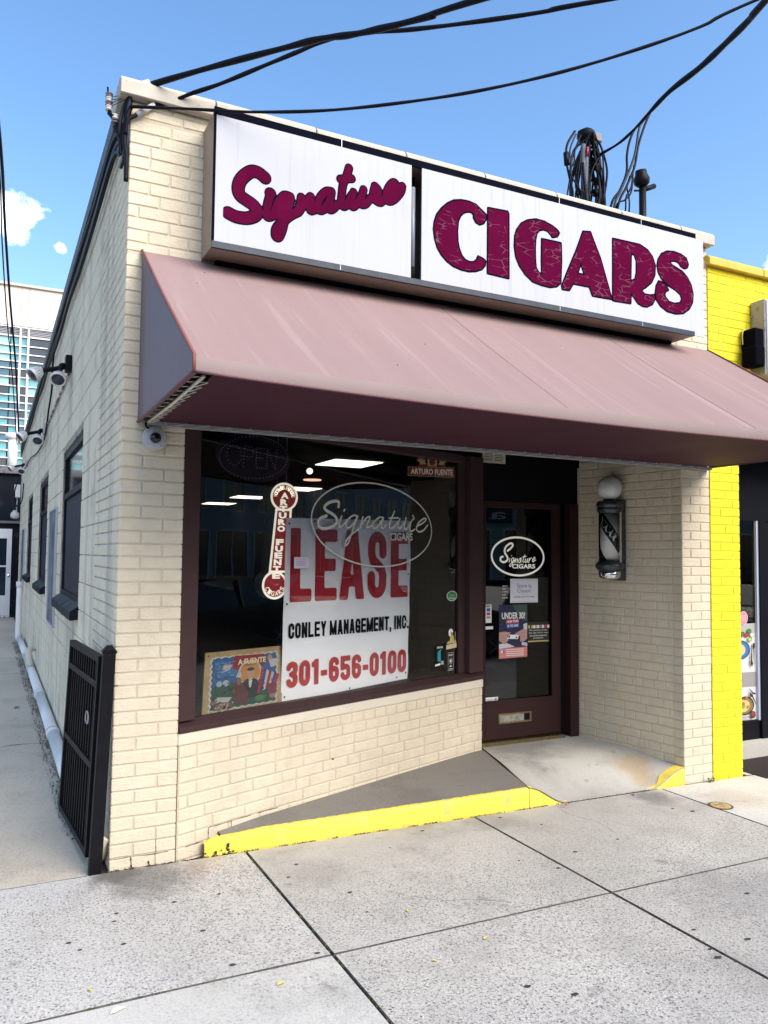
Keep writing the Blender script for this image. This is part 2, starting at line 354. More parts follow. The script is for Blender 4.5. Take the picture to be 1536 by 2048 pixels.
def sd_stroke(X, Y, pts, r):
    D = np.full(X.shape, 9.0); pts = list(pts)
    if len(pts) == 1: pts = pts*2
    for (ax, ay), (bx, by) in zip(pts[:-1], pts[1:]):
        dx, dy = bx-ax, by-ay; q = dx*dx+dy*dy+1e-12; t = np.clip(((X-ax)*dx+(Y-ay)*dy)/q, 0, 1)
        D = np.minimum(D, np.hypot(X-ax-t*dx, Y-ay-t*dy)-r)
    return D
def sd_square(X, Y, pts, r):
    D = np.full(X.shape, 9.0)
    for (ax, ay), (bx, by) in zip(pts[:-1], pts[1:]):
        dx, dy = bx-ax, by-ay; q = math.hypot(dx, dy)+1e-9; ux, uy = dx/q, dy/q
        al = (X-ax)*ux+(Y-ay)*uy; pe = -(X-ax)*uy+(Y-ay)*ux
        D = np.minimum(D, np.maximum(np.abs(pe)-r, np.maximum(-r-al, al-q-r)))
    return D
def sd_poly(X, Y, loops):
    D = np.full(X.shape, 9.0); inside = np.zeros(X.shape, bool)
    for p in loops:
        for (ax, ay), (bx, by) in zip(p, p[1:]+p[:1]):
            dx, dy = bx-ax, by-ay; q = dx*dx+dy*dy+1e-12; t = np.clip(((X-ax)*dx+(Y-ay)*dy)/q, 0, 1)
            D = np.minimum(D, np.hypot(X-ax-t*dx, Y-ay-t*dy))
            c = ((ay > Y) != (by > Y)) & (X < (bx-ax)*(Y-ay)/((by-ay) if by != ay else 1e-9)+ax); inside ^= c
    return np.where(inside, -D, D)
def flat(name, F, V, Fc, d, material, parent, thick=0):
    """flat or slightly raised print on plane F at offset d"""
    return mesh(name, [F(x, y, d) for x, y in V], Fc, material, parent)
def rect(name, F, s0, s1, z0, z1, d, material, parent=None):
    return mesh(name, [F(s0, z0, d), F(s1, z0, d), F(s1, z1, d), F(s0, z1, d)], [(0, 1, 2, 3)], material, parent)
def polyf(name, F, pts, d, material, parent=None):
    return mesh(name, [F(a, z, d) for a, z in pts], [tuple(range(len(pts)))], material, parent)
def disc(name, F, c, rx, rz, d, material, parent=None, n=28):
    return polyf(name, F, [(c[0]+rx*math.cos(2*math.pi*k/n), c[1]+rz*math.sin(2*math.pi*k/n)) for k in range(n)], d, material, parent)
def text_verts(s, bold=0, spacing=1.0):
    cu = bpy.data.curves.new('t', 'FONT'); cu.body = s; cu.size = 1; cu.offset = bold; cu.space_character = spacing; cu.resolution_u = 3
    to = bpy.data.objects.new('t', cu); me = bpy.data.meshes.new_from_object(to)
    v = np.array([q.co[:2] for q in me.vertices]); f = [tuple(p.vertices) for p in me.polygons]
    bpy.data.objects.remove(to); bpy.data.meshes.remove(me); bpy.data.curves.remove(cu)
    return v, f
def text(name, F, s, s0, s1, z0, z1, d, material, parent, bold=0, shear=0, spacing=1.0, slope=0, rot=None):
    v, f = text_verts(s, bold, spacing); a, b = v.min(0), v.max(0)
    u = (v-a)/(b-a); pts = [(s0+(s1-s0)*x+shear*(z1-z0)*y, z0+(z1-z0)*y+slope*x) for x, y in u]
    if rot:
        cx, cz, an = rot; c_, s_ = math.cos(an), math.sin(an)
        pts = [(cx+(x-cx)*c_-(y-cz)*s_, cz+(x-cx)*s_+(y-cz)*c_) for x, y in pts]
    return mesh(name, [F(x, z, d) for x, z in pts], f, material, parent)
# --- condensed heavy lettering drawn as strokes
def arc(cx, cy, rx, ry, a0, a1, n=9): return [(cx+rx*math.cos(math.radians(a0+(a1-a0)*k/n)), cy+ry*math.sin(math.radians(a0+(a1-a0)*k/n))) for k in range(n+1)]
def glyph(ch, w, h, t):
    x0, x1, y0, y1, xm = t/2, w-t/2, t/2, h-t/2, w/2; r = (x1-x0)/2; ry = min(r*1.15, h*.22)
    top = arc(xm, y1-ry, r, ry, 180, 0); bot = arc(xm, y0+ry, r, ry, 0, -180)
    R_, Q = 'r', 'q'
    if ch in 'O0': return [(R_, top+bot+[top[0]])]
    if ch == 'C': return [(R_, [(x1, h*.65)]+top[::-1]+bot[::-1]+[(x1, h*.35)])]
    if ch == 'G': return [(R_, [(x1, h*.66)]+top[::-1]+bot[::-1]+[(x1, h*.45)]), (Q, [(xm+t*.2, h*.45), (x1, h*.45)]), (Q, [(x1, h*.45), (x1, y0)])]
    if ch == 'S': return [(R_, [(x1, h*.67)]+top[::-1]+[(x0, h*.66), (x0+r*.25, h*.57), (x1-r*.25, h*.43), (x1, h*.34)]+bot+[(x0, h*.33)])]
    rh = h*.13; toph = arc(xm, y1-rh, r, rh, 180, 0); both = arc(xm, y0+rh, r, rh, 0, -180); tt = t*.5
    if ch == '3': return [(R_, toph+[(x1, h*.66), (xm+r*.7, h*.545), (xm-.05*w, h*.52)]), (R_, [(xm-.05*w, h*.52), (xm+r*.7, h*.48), (x1, h*.38)]+both)]
    if ch == '6': return [(R_, toph[::-1]+[(x0, h*.5)]+bot[::-1]+[(x1, h*.40)]+arc(xm, h*.41, r, h*.12, 0, 180))]
    if ch == '5': return [(Q, [(x1, y1), (x0, y1), (x0, h*.54)]), (R_, [(x0+.02*w, h*.52)]+arc(xm, h*.44, r, h*.12, 130, 0)+[(x1, h*.36)]+both)]
    if ch == '1': return [(Q, [(w*.62, y0), (w*.62, y1)]), (R_, [(w*.55, y1), (w*.42, h*.84), (w*.2, h*.80)])]
    if ch == '-': return [(Q, [(x0+.02*w, h*.42), (x1-.02*w, h*.42)])]
    if ch == 'L': return [(Q, [(x0, y1), (x0, y0), (x1, y0)])]
    if ch == 'E': return [(Q, [(x1, y1), (x0, y1), (x0, y0), (x1, y0)]), (Q, [(x0, h/2), (x1-t*.15, h/2)])]
    if ch == 'T': return [(Q, [(x0, y1), (x1, y1)]), (Q, [(xm, y0), (xm, y1)])]
    if ch == 'I': return [(Q, [(xm, y0), (xm, y1)])]
    if ch == 'N': return [(Q, [(x0, y0), (x0, y1)]), (Q, [(x1, y0), (x1, y1)]), (R_, [(x0, y1), (x1, y0)])]
    if ch == 'M': return [(Q, [(x0, y0), (x0, y1)]), (Q, [(x1, y0), (x1, y1)]), (R_, [(x0, y1), (xm, y0), (x1, y1)])]
    if ch == 'A': return [(R_, [(x0*.9, -.1*h), (xm-t*.12, y1+.1*h)]), (R_, [(w-x0*.9, -.1*h), (xm+t*.12, y1+.1*h)]), (Q, [(xm-r*.45, h*.27), (xm+r*.45, h*.27)])]
    if ch == 'Y': return [(R_, [(x0*.8, y1+.1*h), (xm, h*.42), (w-x0*.8, y1+.1*h)]), (Q, [(xm, y0), (xm, h*.42)])]
    if ch == '.': return [(Q, [(t*.55, y0), (t*.55, y0+.001)])]
    if ch == ',': return [(Q, [(t*.55, y0), (t*.55, y0+.001)]), (R_, [(t*.7, y0), (t*.35, -h*.08)])]
    return []
def letter(name, F, ch, s0, s1, z0, z1, t, d, material, parent, shear=0, topscale=1.0, cell=None):
    w, h = s1-s0, z1-z0; st = glyph(ch, w, h, t)
    def fn(X, Y):
        D = np.full(X.shape, 9.0)
        for k, p in st: D = np.minimum(D, (sd_stroke if k == 'r' else sd_square)(X, Y, p, t/2))
        lo = -h*.15 if ch == ',' else 0
        return np.maximum(D, np.maximum(np.maximum(-X, X-w), np.maximum(lo-Y, Y-h)))
    e = cell or max(t/7, .0015)
    V, Fc = march(fn, -e*1.5, w+2*e, -h*.15-e, h+2*e, e)
    return flat(name, F, [(s0+x, z0+y) for x, y in V], Fc, d, material, parent)
# ------------------------------------------------------------------ traced sign artwork (metres on the sign, window and door planes)
D = {'CIGARS': [[[(2.1612,3.8475),(2.1298,3.8679),(2.0881,3.8948),(2.0331,3.9039),(1.9787,3.9011),(1.925,3.8878),(1.8785,3.8591),(1.8358,3.818),(1.8033,3.7736),(1.786,3.7238),(1.7812,3.6767),(1.7894,3.6207),(1.8081,3.5666),(1.8379,3.526),(1.8744,3.4951),(1.921,3.4715),(1.9814,3.4587),(2.0355,3.4576),(2.0901,3.4689),(2.1314,3.4879),(2.1556,3.5158),(2.1589,3.5431),(2.145,3.5525),(2.1069,3.5622),(2.0967,3.5379),(2.0762,3.5195),(2.042,3.5134),(2.008,3.5219),(1.9808,3.5463),(1.9604,3.5893),(1.95,3.6341),(1.9463,3.6977),(1.9526,3.7634),(1.9692,3.802),(1.9927,3.8274),(2.0266,3.8422),(2.054,3.8431),(2.0712,3.8319),(2.0747,3.8059),(2.0886,3.785),(2.1163,3.7758),(2.144,3.7903),(2.1613,3.8177)]],[[(2.182,3.8938),(2.3312,3.9009),(2.3385,3.8902),(2.3394,3.4639),(2.1801,3.4696)]],[[(2.7528,3.8439),(2.7373,3.8189),(2.6989,3.8052),(2.6798,3.8234),(2.6569,3.8407),(2.6228,3.8433),(2.5889,3.8335),(2.5663,3.8074),(2.5551,3.762),(2.5514,3.6934),(2.5536,3.6138),(2.5588,3.5717),(2.5775,3.5442),(2.6037,3.5271),(2.6113,3.55),(2.6091,3.6361),(2.6114,3.7728),(2.7682,3.7746),(2.7717,3.6529),(2.7637,3.5013),(2.729,3.4738),(2.6755,3.4606),(2.6074,3.463),(2.5328,3.4752),(2.4737,3.514),(2.4297,3.5612),(2.4005,3.6167),(2.3895,3.6815),(2.393,3.7491),(2.4075,3.7946),(2.444,3.8447),(2.4956,3.8766),(2.5626,3.8964),(2.6304,3.8946),(2.699,3.8772),(2.7374,3.8597)]],[[(2.9632,3.8924),(3.0258,3.9014),(3.0466,3.8587),(3.1135,3.731),(3.2144,3.4635),(3.0445,3.46),(3.0155,3.5181),(2.8713,3.5173),(2.8387,3.4663),(2.7823,3.4636),(2.7783,3.4824),(2.8229,3.5808),(2.9049,3.7525)],[(2.9391,3.6732),(2.9092,3.5878),(2.9752,3.5925)]],[[(3.2304,3.8941),(3.3662,3.8962),(3.4825,3.8976),(3.5548,3.8731),(3.6001,3.8328),(3.6271,3.7749),(3.6217,3.7044),(3.5889,3.6434),(3.5337,3.5997),(3.4883,3.5717),(3.5241,3.5431),(3.5787,3.5448),(3.62,3.5549),(3.6243,3.5313),(3.5963,3.4854),(3.5459,3.4605),(3.5051,3.4577),(3.4603,3.4713),(3.4249,3.5068),(3.3941,3.5359),(3.389,3.4603),(3.2272,3.4555)],[(3.3966,3.8232),(3.4323,3.816),(3.4497,3.7711),(3.449,3.6886),(3.4351,3.6383),(3.3993,3.6186),(3.3904,3.6239)]],[[(3.9592,3.8407),(3.9403,3.8803),(3.8924,3.9001),(3.816,3.9074),(3.7497,3.8987),(3.6931,3.8693),(3.66,3.8227),(3.6502,3.779),(3.659,3.7317),(3.6909,3.6883),(3.7559,3.6501),(3.8312,3.6273),(3.8786,3.5996),(3.8925,3.5664),(3.8777,3.5358),(3.8203,3.5199),(3.7637,3.5252),(3.7266,3.5544),(3.7176,3.5809),(3.7319,3.6042),(3.7555,3.615),(3.737,3.64),(3.6906,3.6603),(3.6628,3.6626),(3.6392,3.6239),(3.6293,3.5668),(3.6426,3.5203),(3.6792,3.4843),(3.7441,3.4557),(3.8289,3.4509),(3.9054,3.4658),(3.9639,3.5064),(3.9987,3.5616),(4.0046,3.6268),(3.9861,3.6881),(3.948,3.7388),(3.9002,3.7734),(3.8335,3.7937),(3.7957,3.8047),(3.7722,3.8217),(3.7866,3.8384),(3.8247,3.8452),(3.8627,3.8379),(3.8864,3.8136),(3.9199,3.8039),(3.9491,3.8175)]]],'SIGNATURE': [([(0.6913,3.7539),(0.657,3.7739),(0.6197,3.7745),(0.5831,3.7476),(0.5509,3.7035),(0.5409,3.6573),(0.5526,3.6232),(0.5861,3.6048),(0.6234,3.5871),(0.6481,3.5628),(0.6468,3.5367),(0.6212,3.5149),(0.5808,3.5011),(0.5297,3.4997),(0.4896,3.5114)],0.034),([(0.725,3.672)],0.031),([(0.7216,3.6526),(0.7094,3.5979),(0.7047,3.545),(0.7219,3.5374),(0.748,3.5614),(0.7627,3.5905)],0.027),([(0.842,3.6788),(0.8072,3.6787),(0.7734,3.6339),(0.7552,3.5852),(0.7596,3.5526),(0.7861,3.5692),(0.816,3.6205),(0.8422,3.6713)],0.026),([(0.8423,3.6638),(0.8241,3.5959),(0.8078,3.5363),(0.7972,3.4855),(0.779,3.4371),(0.7618,3.4375),(0.7648,3.4791),(0.7985,3.5231),(0.844,3.57),(0.8902,3.6022)],0.029),([(0.9084,3.6894),(0.9012,3.6461),(0.8903,3.5984),(0.9286,3.6596),(0.9655,3.7056)],0.026),([(0.9655,3.7056),(0.9681,3.668),(0.9649,3.6253),(0.9887,3.6341)],0.026),([(0.9645,3.7054),(0.9613,3.6589),(0.9658,3.6255),(0.9896,3.6382)],0.026),([(1.0927,3.7642),(1.0602,3.7571),(1.0245,3.7146),(1.0092,3.6614),(1.0217,3.6372),(1.0537,3.6555),(1.0813,3.7076)],0.026),([(1.0928,3.7604),(1.0855,3.7008),(1.0821,3.6576),(1.1024,3.6619),(1.1307,3.6949)],0.026),([(1.202,3.9294),(1.1861,3.8748),(1.166,3.8233),(1.1586,3.7631),(1.1552,3.7079),(1.172,3.692),(1.1966,3.7168),(1.221,3.769)],0.026),([(1.149,3.8507),(1.2196,3.8707)],0.026),([(1.2333,3.7913),(1.2213,3.7455),(1.2218,3.7065),(1.2386,3.7061),(1.2635,3.7389),(1.2882,3.7915),(1.2984,3.8214)],0.025),([(1.2984,3.8214),(1.2844,3.7591),(1.2848,3.7277),(1.3144,3.7379),(1.3438,3.7799)],0.025),([(1.373,3.8578),(1.3949,3.8388),(1.391,3.806)],0.027),([(1.373,3.8578),(1.3607,3.8074),(1.374,3.7745),(1.4088,3.766),(1.4303,3.7906)],0.026),([(1.4303,3.7906),(1.4824,3.834),(1.5172,3.8901),(1.4993,3.9102),(1.4687,3.8792),(1.4473,3.8263),(1.4521,3.7913),(1.4785,3.789),(1.5136,3.8166),(1.5486,3.8647),(1.5572,3.899)],0.026)],'OVALW': [(2.1666,1.8733),(2.1696,1.8321),(2.1604,1.7918),(2.1393,1.753),(2.1068,1.7167),(2.0638,1.6836),(2.0114,1.6543),(1.9508,1.6293),(1.8833,1.609),(1.8106,1.5938),(1.734,1.5837),(1.6552,1.5787),(1.5756,1.5789),(1.4966,1.584),(1.4196,1.5939),(1.3457,1.6082),(1.276,1.6265),(1.2114,1.6485),(1.1529,1.6737),(1.101,1.7017),(1.0565,1.7321),(1.0198,1.7643),(0.9913,1.798),(0.9712,1.8326),(0.9599,1.8677),(0.9574,1.9027),(0.9637,1.9373),(0.9788,1.971),(1.0026,2.0032),(1.0348,2.0336),(1.0751,2.0617),(1.1231,2.0871),(1.1782,2.1093),(1.2398,2.1279),(1.3072,2.1425),(1.3793,2.1529),(1.4553,2.1586),(1.5338,2.1595),(1.6137,2.1554),(1.6936,2.1462),(1.7719,2.1319),(1.8471,2.1127),(1.9178,2.0887),(1.9822,2.0603),(2.0391,2.0281),(2.087,1.9925),(2.1248,1.9543),(2.1516,1.9143),(2.1666,1.8733)],'SIGW': [[(1.1952,1.9781),(1.1987,2.0076),(1.1704,2.0148),(1.1148,2.0029),(1.0722,1.9746),(1.0804,1.9519),(1.132,1.9311),(1.1724,1.9096),(1.185,1.8808),(1.1575,1.8506),(1.0945,1.8311),(1.04,1.8323),(1.0164,1.8572),(1.0311,1.8921),(1.089,1.913)],[(1.2288,1.9179),(1.2092,1.8818),(1.2058,1.8464),(1.2382,1.8534),(1.2784,1.8963)],[(1.2566,1.9635),(1.2461,1.9529)],[(1.3786,1.9183),(1.3446,1.9289),(1.2949,1.9029),(1.2667,1.8603),(1.2877,1.8403),(1.3372,1.8687),(1.3785,1.9243),(1.3458,1.8571),(1.3136,1.7846),(1.2896,1.7366),(1.2651,1.7214),(1.2728,1.754),(1.33,1.8029),(1.3969,1.8408),(1.4304,1.8842)],[(1.4298,1.9205),(1.4052,1.8531),(1.4559,1.9095),(1.4993,1.9235),(1.4824,1.8861),(1.47,1.8492),(1.5179,1.863)],[(1.6333,1.9229),(1.5971,1.9245),(1.5439,1.8946),(1.5268,1.8572),(1.5536,1.8458),(1.5978,1.8781),(1.6378,1.9231),(1.6158,1.8788),(1.6253,1.8511),(1.6705,1.8745)],[(1.7525,1.9753),(1.7161,1.9138),(1.6984,1.8566),(1.7356,1.8547),(1.782,1.8911)],[(1.6974,1.9225),(1.7909,1.9295)],[(1.8099,1.9239),(1.787,1.8722),(1.8062,1.8538),(1.8582,1.8939),(1.877,1.9331),(1.8585,1.8747),(1.8781,1.8497),(1.9166,1.8767)],[(1.95,1.9556),(1.9651,1.9302),(1.9358,1.9096),(1.917,1.8509),(1.9368,1.8353),(1.976,1.8527)],[(1.9956,1.8729),(2.0657,1.9015),(2.1061,1.9294),(2.0754,1.9348),(2.0153,1.8996),(1.9959,1.8533),(2.0261,1.8347),(2.0764,1.8493),(2.122,1.887)]],'CIGW': [(1.709,1.7629),(1.9524,1.7679),(1.9517,1.8228),(1.7082,1.8193)],'OVALD': [(3.5748,1.6584),(3.5736,1.6374),(3.5678,1.6169),(3.5574,1.5971),(3.5427,1.5785),(3.5239,1.5613),(3.5015,1.5459),(3.4757,1.5325),(3.4472,1.5213),(3.4163,1.5126),(3.3837,1.5064),(3.3499,1.5029),(3.3155,1.5021),(3.2812,1.504),(3.2474,1.5085),(3.2148,1.5155),(3.1839,1.525),(3.1552,1.5367),(3.1291,1.5505),(3.1061,1.566),(3.0866,1.5831),(3.0708,1.6015),(3.059,1.6208),(3.0514,1.6407),(3.0481,1.6609),(3.0491,1.6811),(3.0545,1.701),(3.0641,1.7202),(3.0778,1.7384),(3.0954,1.7554),(3.1167,1.7707),(3.1412,1.7843),(3.1686,1.7958),(3.1985,1.805),(3.2304,1.8117),(3.2637,1.816),(3.2979,1.8175),(3.3325,1.8164),(3.3667,1.8125),(3.4001,1.806),(3.432,1.7969),(3.4618,1.7855),(3.4891,1.7718),(3.5133,1.7561),(3.5339,1.7387),(3.5507,1.7199),(3.5633,1.7),(3.5713,1.6794),(3.5748,1.6584)],'SIGD': [[(3.2057,1.7058),(3.2332,1.7236),(3.2566,1.7484),(3.2501,1.7658),(3.2246,1.7637),(3.1908,1.7405),(3.1761,1.7125),(3.1804,1.6847),(3.1995,1.6605),(3.2059,1.6362),(3.1911,1.6187),(3.1617,1.6116),(3.1365,1.6253),(3.1385,1.6496),(3.1573,1.6567)],[(3.2291,1.6433),(3.2207,1.6119)],[(3.2461,1.6661),(3.2452,1.6651)],[(3.2674,1.6471),(3.2504,1.6435),(3.2419,1.619),(3.2547,1.6156),(3.2717,1.6401),(3.2547,1.5981),(3.2335,1.5771),(3.225,1.5875),(3.2547,1.6121),(3.2845,1.6332)],[(3.2845,1.6437),(3.276,1.6087),(3.2973,1.6368),(3.3059,1.6369),(3.2995,1.6088)],[(3.3403,1.6477),(3.3231,1.637),(3.3145,1.6159),(3.3274,1.609),(3.3403,1.6441),(3.3403,1.6125)],[(3.3813,1.6726),(3.3618,1.6338),(3.3619,1.6126),(3.3748,1.6162)],[(3.3575,1.6548),(3.3921,1.6604)],[(3.3878,1.641),(3.3813,1.6163),(3.3943,1.6128),(3.4095,1.6411),(3.4052,1.6129)],[(3.4269,1.6483),(3.4182,1.6094),(3.4313,1.6378),(3.4487,1.6485)],[(3.4619,1.6273),(3.4838,1.6417),(3.4794,1.6558),(3.4619,1.638),(3.4619,1.6167),(3.4926,1.6311)]],'CIGD': [(3.2505,1.5597),(3.486,1.5601),(3.486,1.5973),(3.2505,1.5964)],'WIRES': {'A': [(0.096,-0.02,4.247),(0.359,-0.303,4.264),(0.64,-0.633,4.258),(0.786,-0.822,4.244),(0.888,-0.963,4.211),(0.983,-1.105,4.185),(1.125,-1.341,4.147),(1.254,-1.6,4.11)],'B': [(0.218,-0.03,4.175),(0.289,-0.083,4.21),(0.442,-0.197,4.255),(0.626,-0.337,4.324),(0.805,-0.477,4.39),(0.937,-0.583,4.435),(1.066,-0.688,4.445),(1.234,-0.828,4.426),(1.475,-1.039,4.409),(1.771,-1.319,4.39),(2.035,-1.6,4.374)],'C': [(-0.003,-0.03,4.092),(0.282,-0.191,4.072),(0.569,-0.355,4.048),(0.923,-0.559,4.046),(1.272,-0.764,4.076),(1.614,-0.968,4.125),(1.95,-1.173,4.199),(2.278,-1.377,4.297),(2.599,-1.582,4.417),(2.932,-1.8,4.586)],'D': [(3.705,0.4,4.921),(3.719,0.189,4.924),(3.723,0.004,4.967),(3.719,-0.128,5.009),(3.703,-0.339,5.053),(3.651,-0.656,5.035),(3.583,-0.919,5.024),(3.489,-1.183,4.998),(3.342,-1.5,4.955)]},'ALLEY': [[(-0.674,6.0,6.629),(-0.58,9.0,6.731),(-0.44,12.0,6.434),(-0.236,15.0,5.733),(-0.067,17.2,4.376)],[(-0.675,6.0,6.318),(-0.614,9.0,6.486),(-0.477,12.2,6.096),(-0.315,15.0,5.667),(-0.11,17.2,4.309)]],'MASTCAB': [[(3.464,0.42,5.065),(3.393,0.42,4.952),(3.373,0.42,4.866),(3.382,0.42,4.766),(3.412,0.42,4.651),(3.442,0.42,4.515)],[(3.5,0.45,5.064),(3.438,0.45,4.916),(3.448,0.45,4.754),(3.406,0.45,4.52)],[(3.508,0.4,5.033),(3.447,0.4,4.895),(3.436,0.4,4.79),(3.396,0.4,4.699),(3.496,0.4,4.58),(3.537,0.4,4.54)],[(3.71,0.5,5.167),(3.784,0.5,5.088),(3.832,0.5,5.002),(3.869,0.5,4.875),(3.857,0.5,4.744),(3.824,0.5,4.567)],[(3.738,0.52,5.15),(3.781,0.52,5.076),(3.817,0.52,4.935),(3.811,0.52,4.785),(3.799,0.52,4.604)],[(3.671,0.48,5.093),(3.723,0.48,4.958),(3.754,0.48,4.818),(3.743,0.48,4.689),(3.758,0.48,4.566)],[(3.731,0.4,4.931),(3.668,0.4,4.858),(3.615,0.4,4.75),(3.588,0.4,4.6),(3.598,0.4,4.479)],[(4.204,0.35,5.375),(4.047,0.35,5.21),(3.98,0.35,5.087),(3.946,0.35,4.952),(3.94,0.35,4.803),(3.868,0.35,4.641),(3.772,0.35,4.488)],[(4.193,0.35,5.364),(4.091,0.35,5.234),(4.051,0.35,5.062),(4.022,0.35,4.949),(3.95,0.35,4.785),(3.868,0.35,4.62),(3.804,0.35,4.482)],[(4.234,0.38,5.399),(4.171,0.38,5.27),(4.102,0.38,5.089),(4.062,0.38,4.909),(4.017,0.38,4.805),(3.962,0.38,4.695),(3.874,0.38,4.517)],[(4.051,0.38,4.906),(4.034,0.38,4.796),(4.016,0.38,4.708),(3.961,0.38,4.611),(3.955,0.38,4.505)],[(4.026,0.4,4.816),(3.992,0.4,4.711),(4.013,0.4,4.631),(4.012,0.4,4.504)],[(4.059,0.4,4.81),(4.035,0.4,4.678),(3.969,0.4,4.6),(3.871,0.4,4.516)]],'INS': [(-0.117,0.05,4.168),(-0.108,0.05,4.108),(-0.075,0.05,4.049),(-0.044,0.02,4.031),(-0.021,-0.01,3.881)],'SLEEVE': [(-0.005,-0.03,4.179),(0.089,-0.03,4.24),(0.027,-0.03,4.053),(0.119,-0.03,4.134),(-0.025,-0.02,3.988)]}

def gz(x): return -.0112*max(min(x, 12), 0)
# ------------------------------------------------------------------ ground
o = mesh('ground', [(-400, -400, -.40), (400, -400, -.40), (400, 400, -.40), (-400, 400, -.40)], [(0, 1, 2, 3)], mat('bare_ground', (.16, .15, .13), .9, var=[(.2, .3, None)])); tag(o, kind='structure')
o = MB().box(-14, 70, -13.6, -4.95, -.45, -.27).build('road', ASPH); tag(o, kind='structure')
lane = mat('road_line_paint', (.70, .52, .08), .6, var=[(8, .3, None)])
o = MB().box(-14, 70, -9.42, -9.32, -.27, -.262).box(-14, 70, -9.16, -9.06, -.27, -.262).build('road_marking', lane); tag(o, kind='structure')
o = MB().box(-14, 70, -4.95, -4.80, -.40, -.145).build('kerb', CON_LIGHT); tag(o, kind='structure')
o = MB().box(-14, 70, -17.0, -13.6, -.45, -.13).build('pavement', CON_LIGHT); tag(o, kind='structure')
side = thing('sidewalk', None, None, (0, -1, 0), kind='structure')
mb = MB(); v = []; f = []
xs = [-8, 0, 12, 40]
for x in xs: v += [(x, -4.80, -.016+gz(x)), (x, 30 if x <= 0 else .05, -.016+gz(x))]
f = [(2*i, 2*i+2, 2*i+3, 2*i+1) for i in range(3)]
mesh('joint_bed', v, f, DIRT, side)
def slab(x0, x1, y0, y1, material, g=.0045, dz=0, tilt=(0, 0)):
    nx, ny = max(4, int((x1-x0)/.12)), max(4, int((y1-y0)/.12)); v = []; rr = random.Random(int(x0*100+y0*1000)); z = {}
    X = [x0+g]+[x0+g+.004+(x1-x0-2*g-.008)*i/nx for i in range(nx+1)]+[x1-g]
    Y = [y0+g]+[y0+g+.0025+(y1-y0-2*g-.005)*i/ny for i in range(ny+1)]+[y1-g]
    for j, y in enumerate(Y):
        for i, x in enumerate(X):
            ed = i in (0, len(X)-1) or j in (0, len(Y)-1)
            jx = rr.uniform(-.0025, .0025) if i in (0, len(X)-1) else 0; jy = rr.uniform(-.0025, .0025) if j in (0, len(Y)-1) else 0
            v.append((x+jx, y+jy, gz(x)+dz+tilt[0]*(x-x0)+tilt[1]*(y-y0)+rr.uniform(-.0006, .0006)-(.006 if ed else 0)))
    n = len(X); f = [(j*n+i, j*n+i+1, (j+1)*n+i+1, (j+1)*n+i) for j in range(len(Y)-1) for i in range(n-1)]
    per = [i for i in range(n)]+[j*n+n-1 for j in range(1, len(Y))]+[(len(Y)-1)*n+i for i in range(n-2, -1, -1)]+[j*n for j in range(len(Y)-2, 0, -1)]
    k = len(v); v += [(v[i][0], v[i][1], v[i][2]-.05) for i in per]; m_ = len(per)
    f += [(per[q], k+q, k+(q+1) % m_, per[(q+1) % m_]) for q in range(m_)]
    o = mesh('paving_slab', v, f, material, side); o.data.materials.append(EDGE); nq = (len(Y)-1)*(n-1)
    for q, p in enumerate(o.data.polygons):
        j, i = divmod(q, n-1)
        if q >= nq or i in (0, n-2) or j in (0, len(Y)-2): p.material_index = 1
    return o
XS = [-3.83, -2.31, -.79, .73, 2.25, 3.89, 5.41, 6.93, 8.45, 9.97]
YS = [-4.80, -3.72, -2.52, -1.275, -.014]
for i in range(len(XS)-1):
    for j in range(4):
        mt = CON_MID
        if i <= 2: mt = CON_AGG
        if i >= 5 and j >= 2: mt = CON_LIGHT
        if (i, j) == (2, 2): mt = CON_LIGHT if False else concrete('sparse_aggregate_concrete', (.62, .60, .55), .95, .14, None, (.74, .72, .68))
        y1 = YS[j+1]
        slab(XS[i], XS[i+1], YS[j], y1, mt, dz=random.uniform(-.0015, .0015))
for y0, y1 in ((-.014, 7.5), (7.5, 12.4), (12.4, 17.6)):
    slab(-1.7, -.03 if y0 > 0 else -.03, y0, y1, CON_ALLEY, dz=-.004)
    slab(-3.4, -1.7, y0, y1, CON_ALLEY, dz=-.004)
slab(4.81, 8.2, -.014, .60, CON_LIGHT, dz=.0)
# gum, stains and cracks that belong to the slabs
def spot(x, y, r, sq=.7, h=.0015):
    rr = random.Random(int(x*997+y*131)); n = 15; a0 = rr.random()*6
    p = [(x+r*(.8+.35*rr.random())*math.cos(a0+2*math.pi*k/n), y+r*sq*(.8+.35*rr.random())*math.sin(a0+2*math.pi*k/n)) for k in range(n)]
    c = (x, y); v = [(a, b, gz(a)+.0012-.004*0) for a, b in p]+[(x+(a-x)*.6, y+(b-y)*.6, gz(x)+.0012+h) for a, b in p]
    f = [(k, (k+1) % n, n+(k+1) % n, n+k) for k in range(n)]+[tuple(range(n, 2*n))]
    return mesh('gum_spot', v, f, SPOT, side)
def hairline(pts, r=.0007):
    rr = random.Random(int(pts[0][0]*100)); P = smoothpath([(x+rr.uniform(-.01, .01), y+rr.uniform(-.008, .008), gz(x)+.0004) for x, y in pts], 5)
    MB().tube([p+Vector((rr.uniform(-.002, .002), rr.uniform(-.002, .002), 0)) for p in P], [r*rr.uniform(.3, 1.1) for _ in P], 4).build('hairline_crack', EDGE, side)
hairline([(.40, -.014), (.42, -.09), (.41, -.16), (.47, -.22)]); hairline([(2.9, -.014), (2.86, -.2), (2.93, -.42), (2.90, -.6)], .0006); hairline([(1.3, -.9), (1.42, -1.02), (1.55, -1.05), (1.72, -1.16)], .0006)
hairline([(-.9, 3.1), (-.6, 3.0), (-.4, 3.15), (-.05, 3.1)], .002)

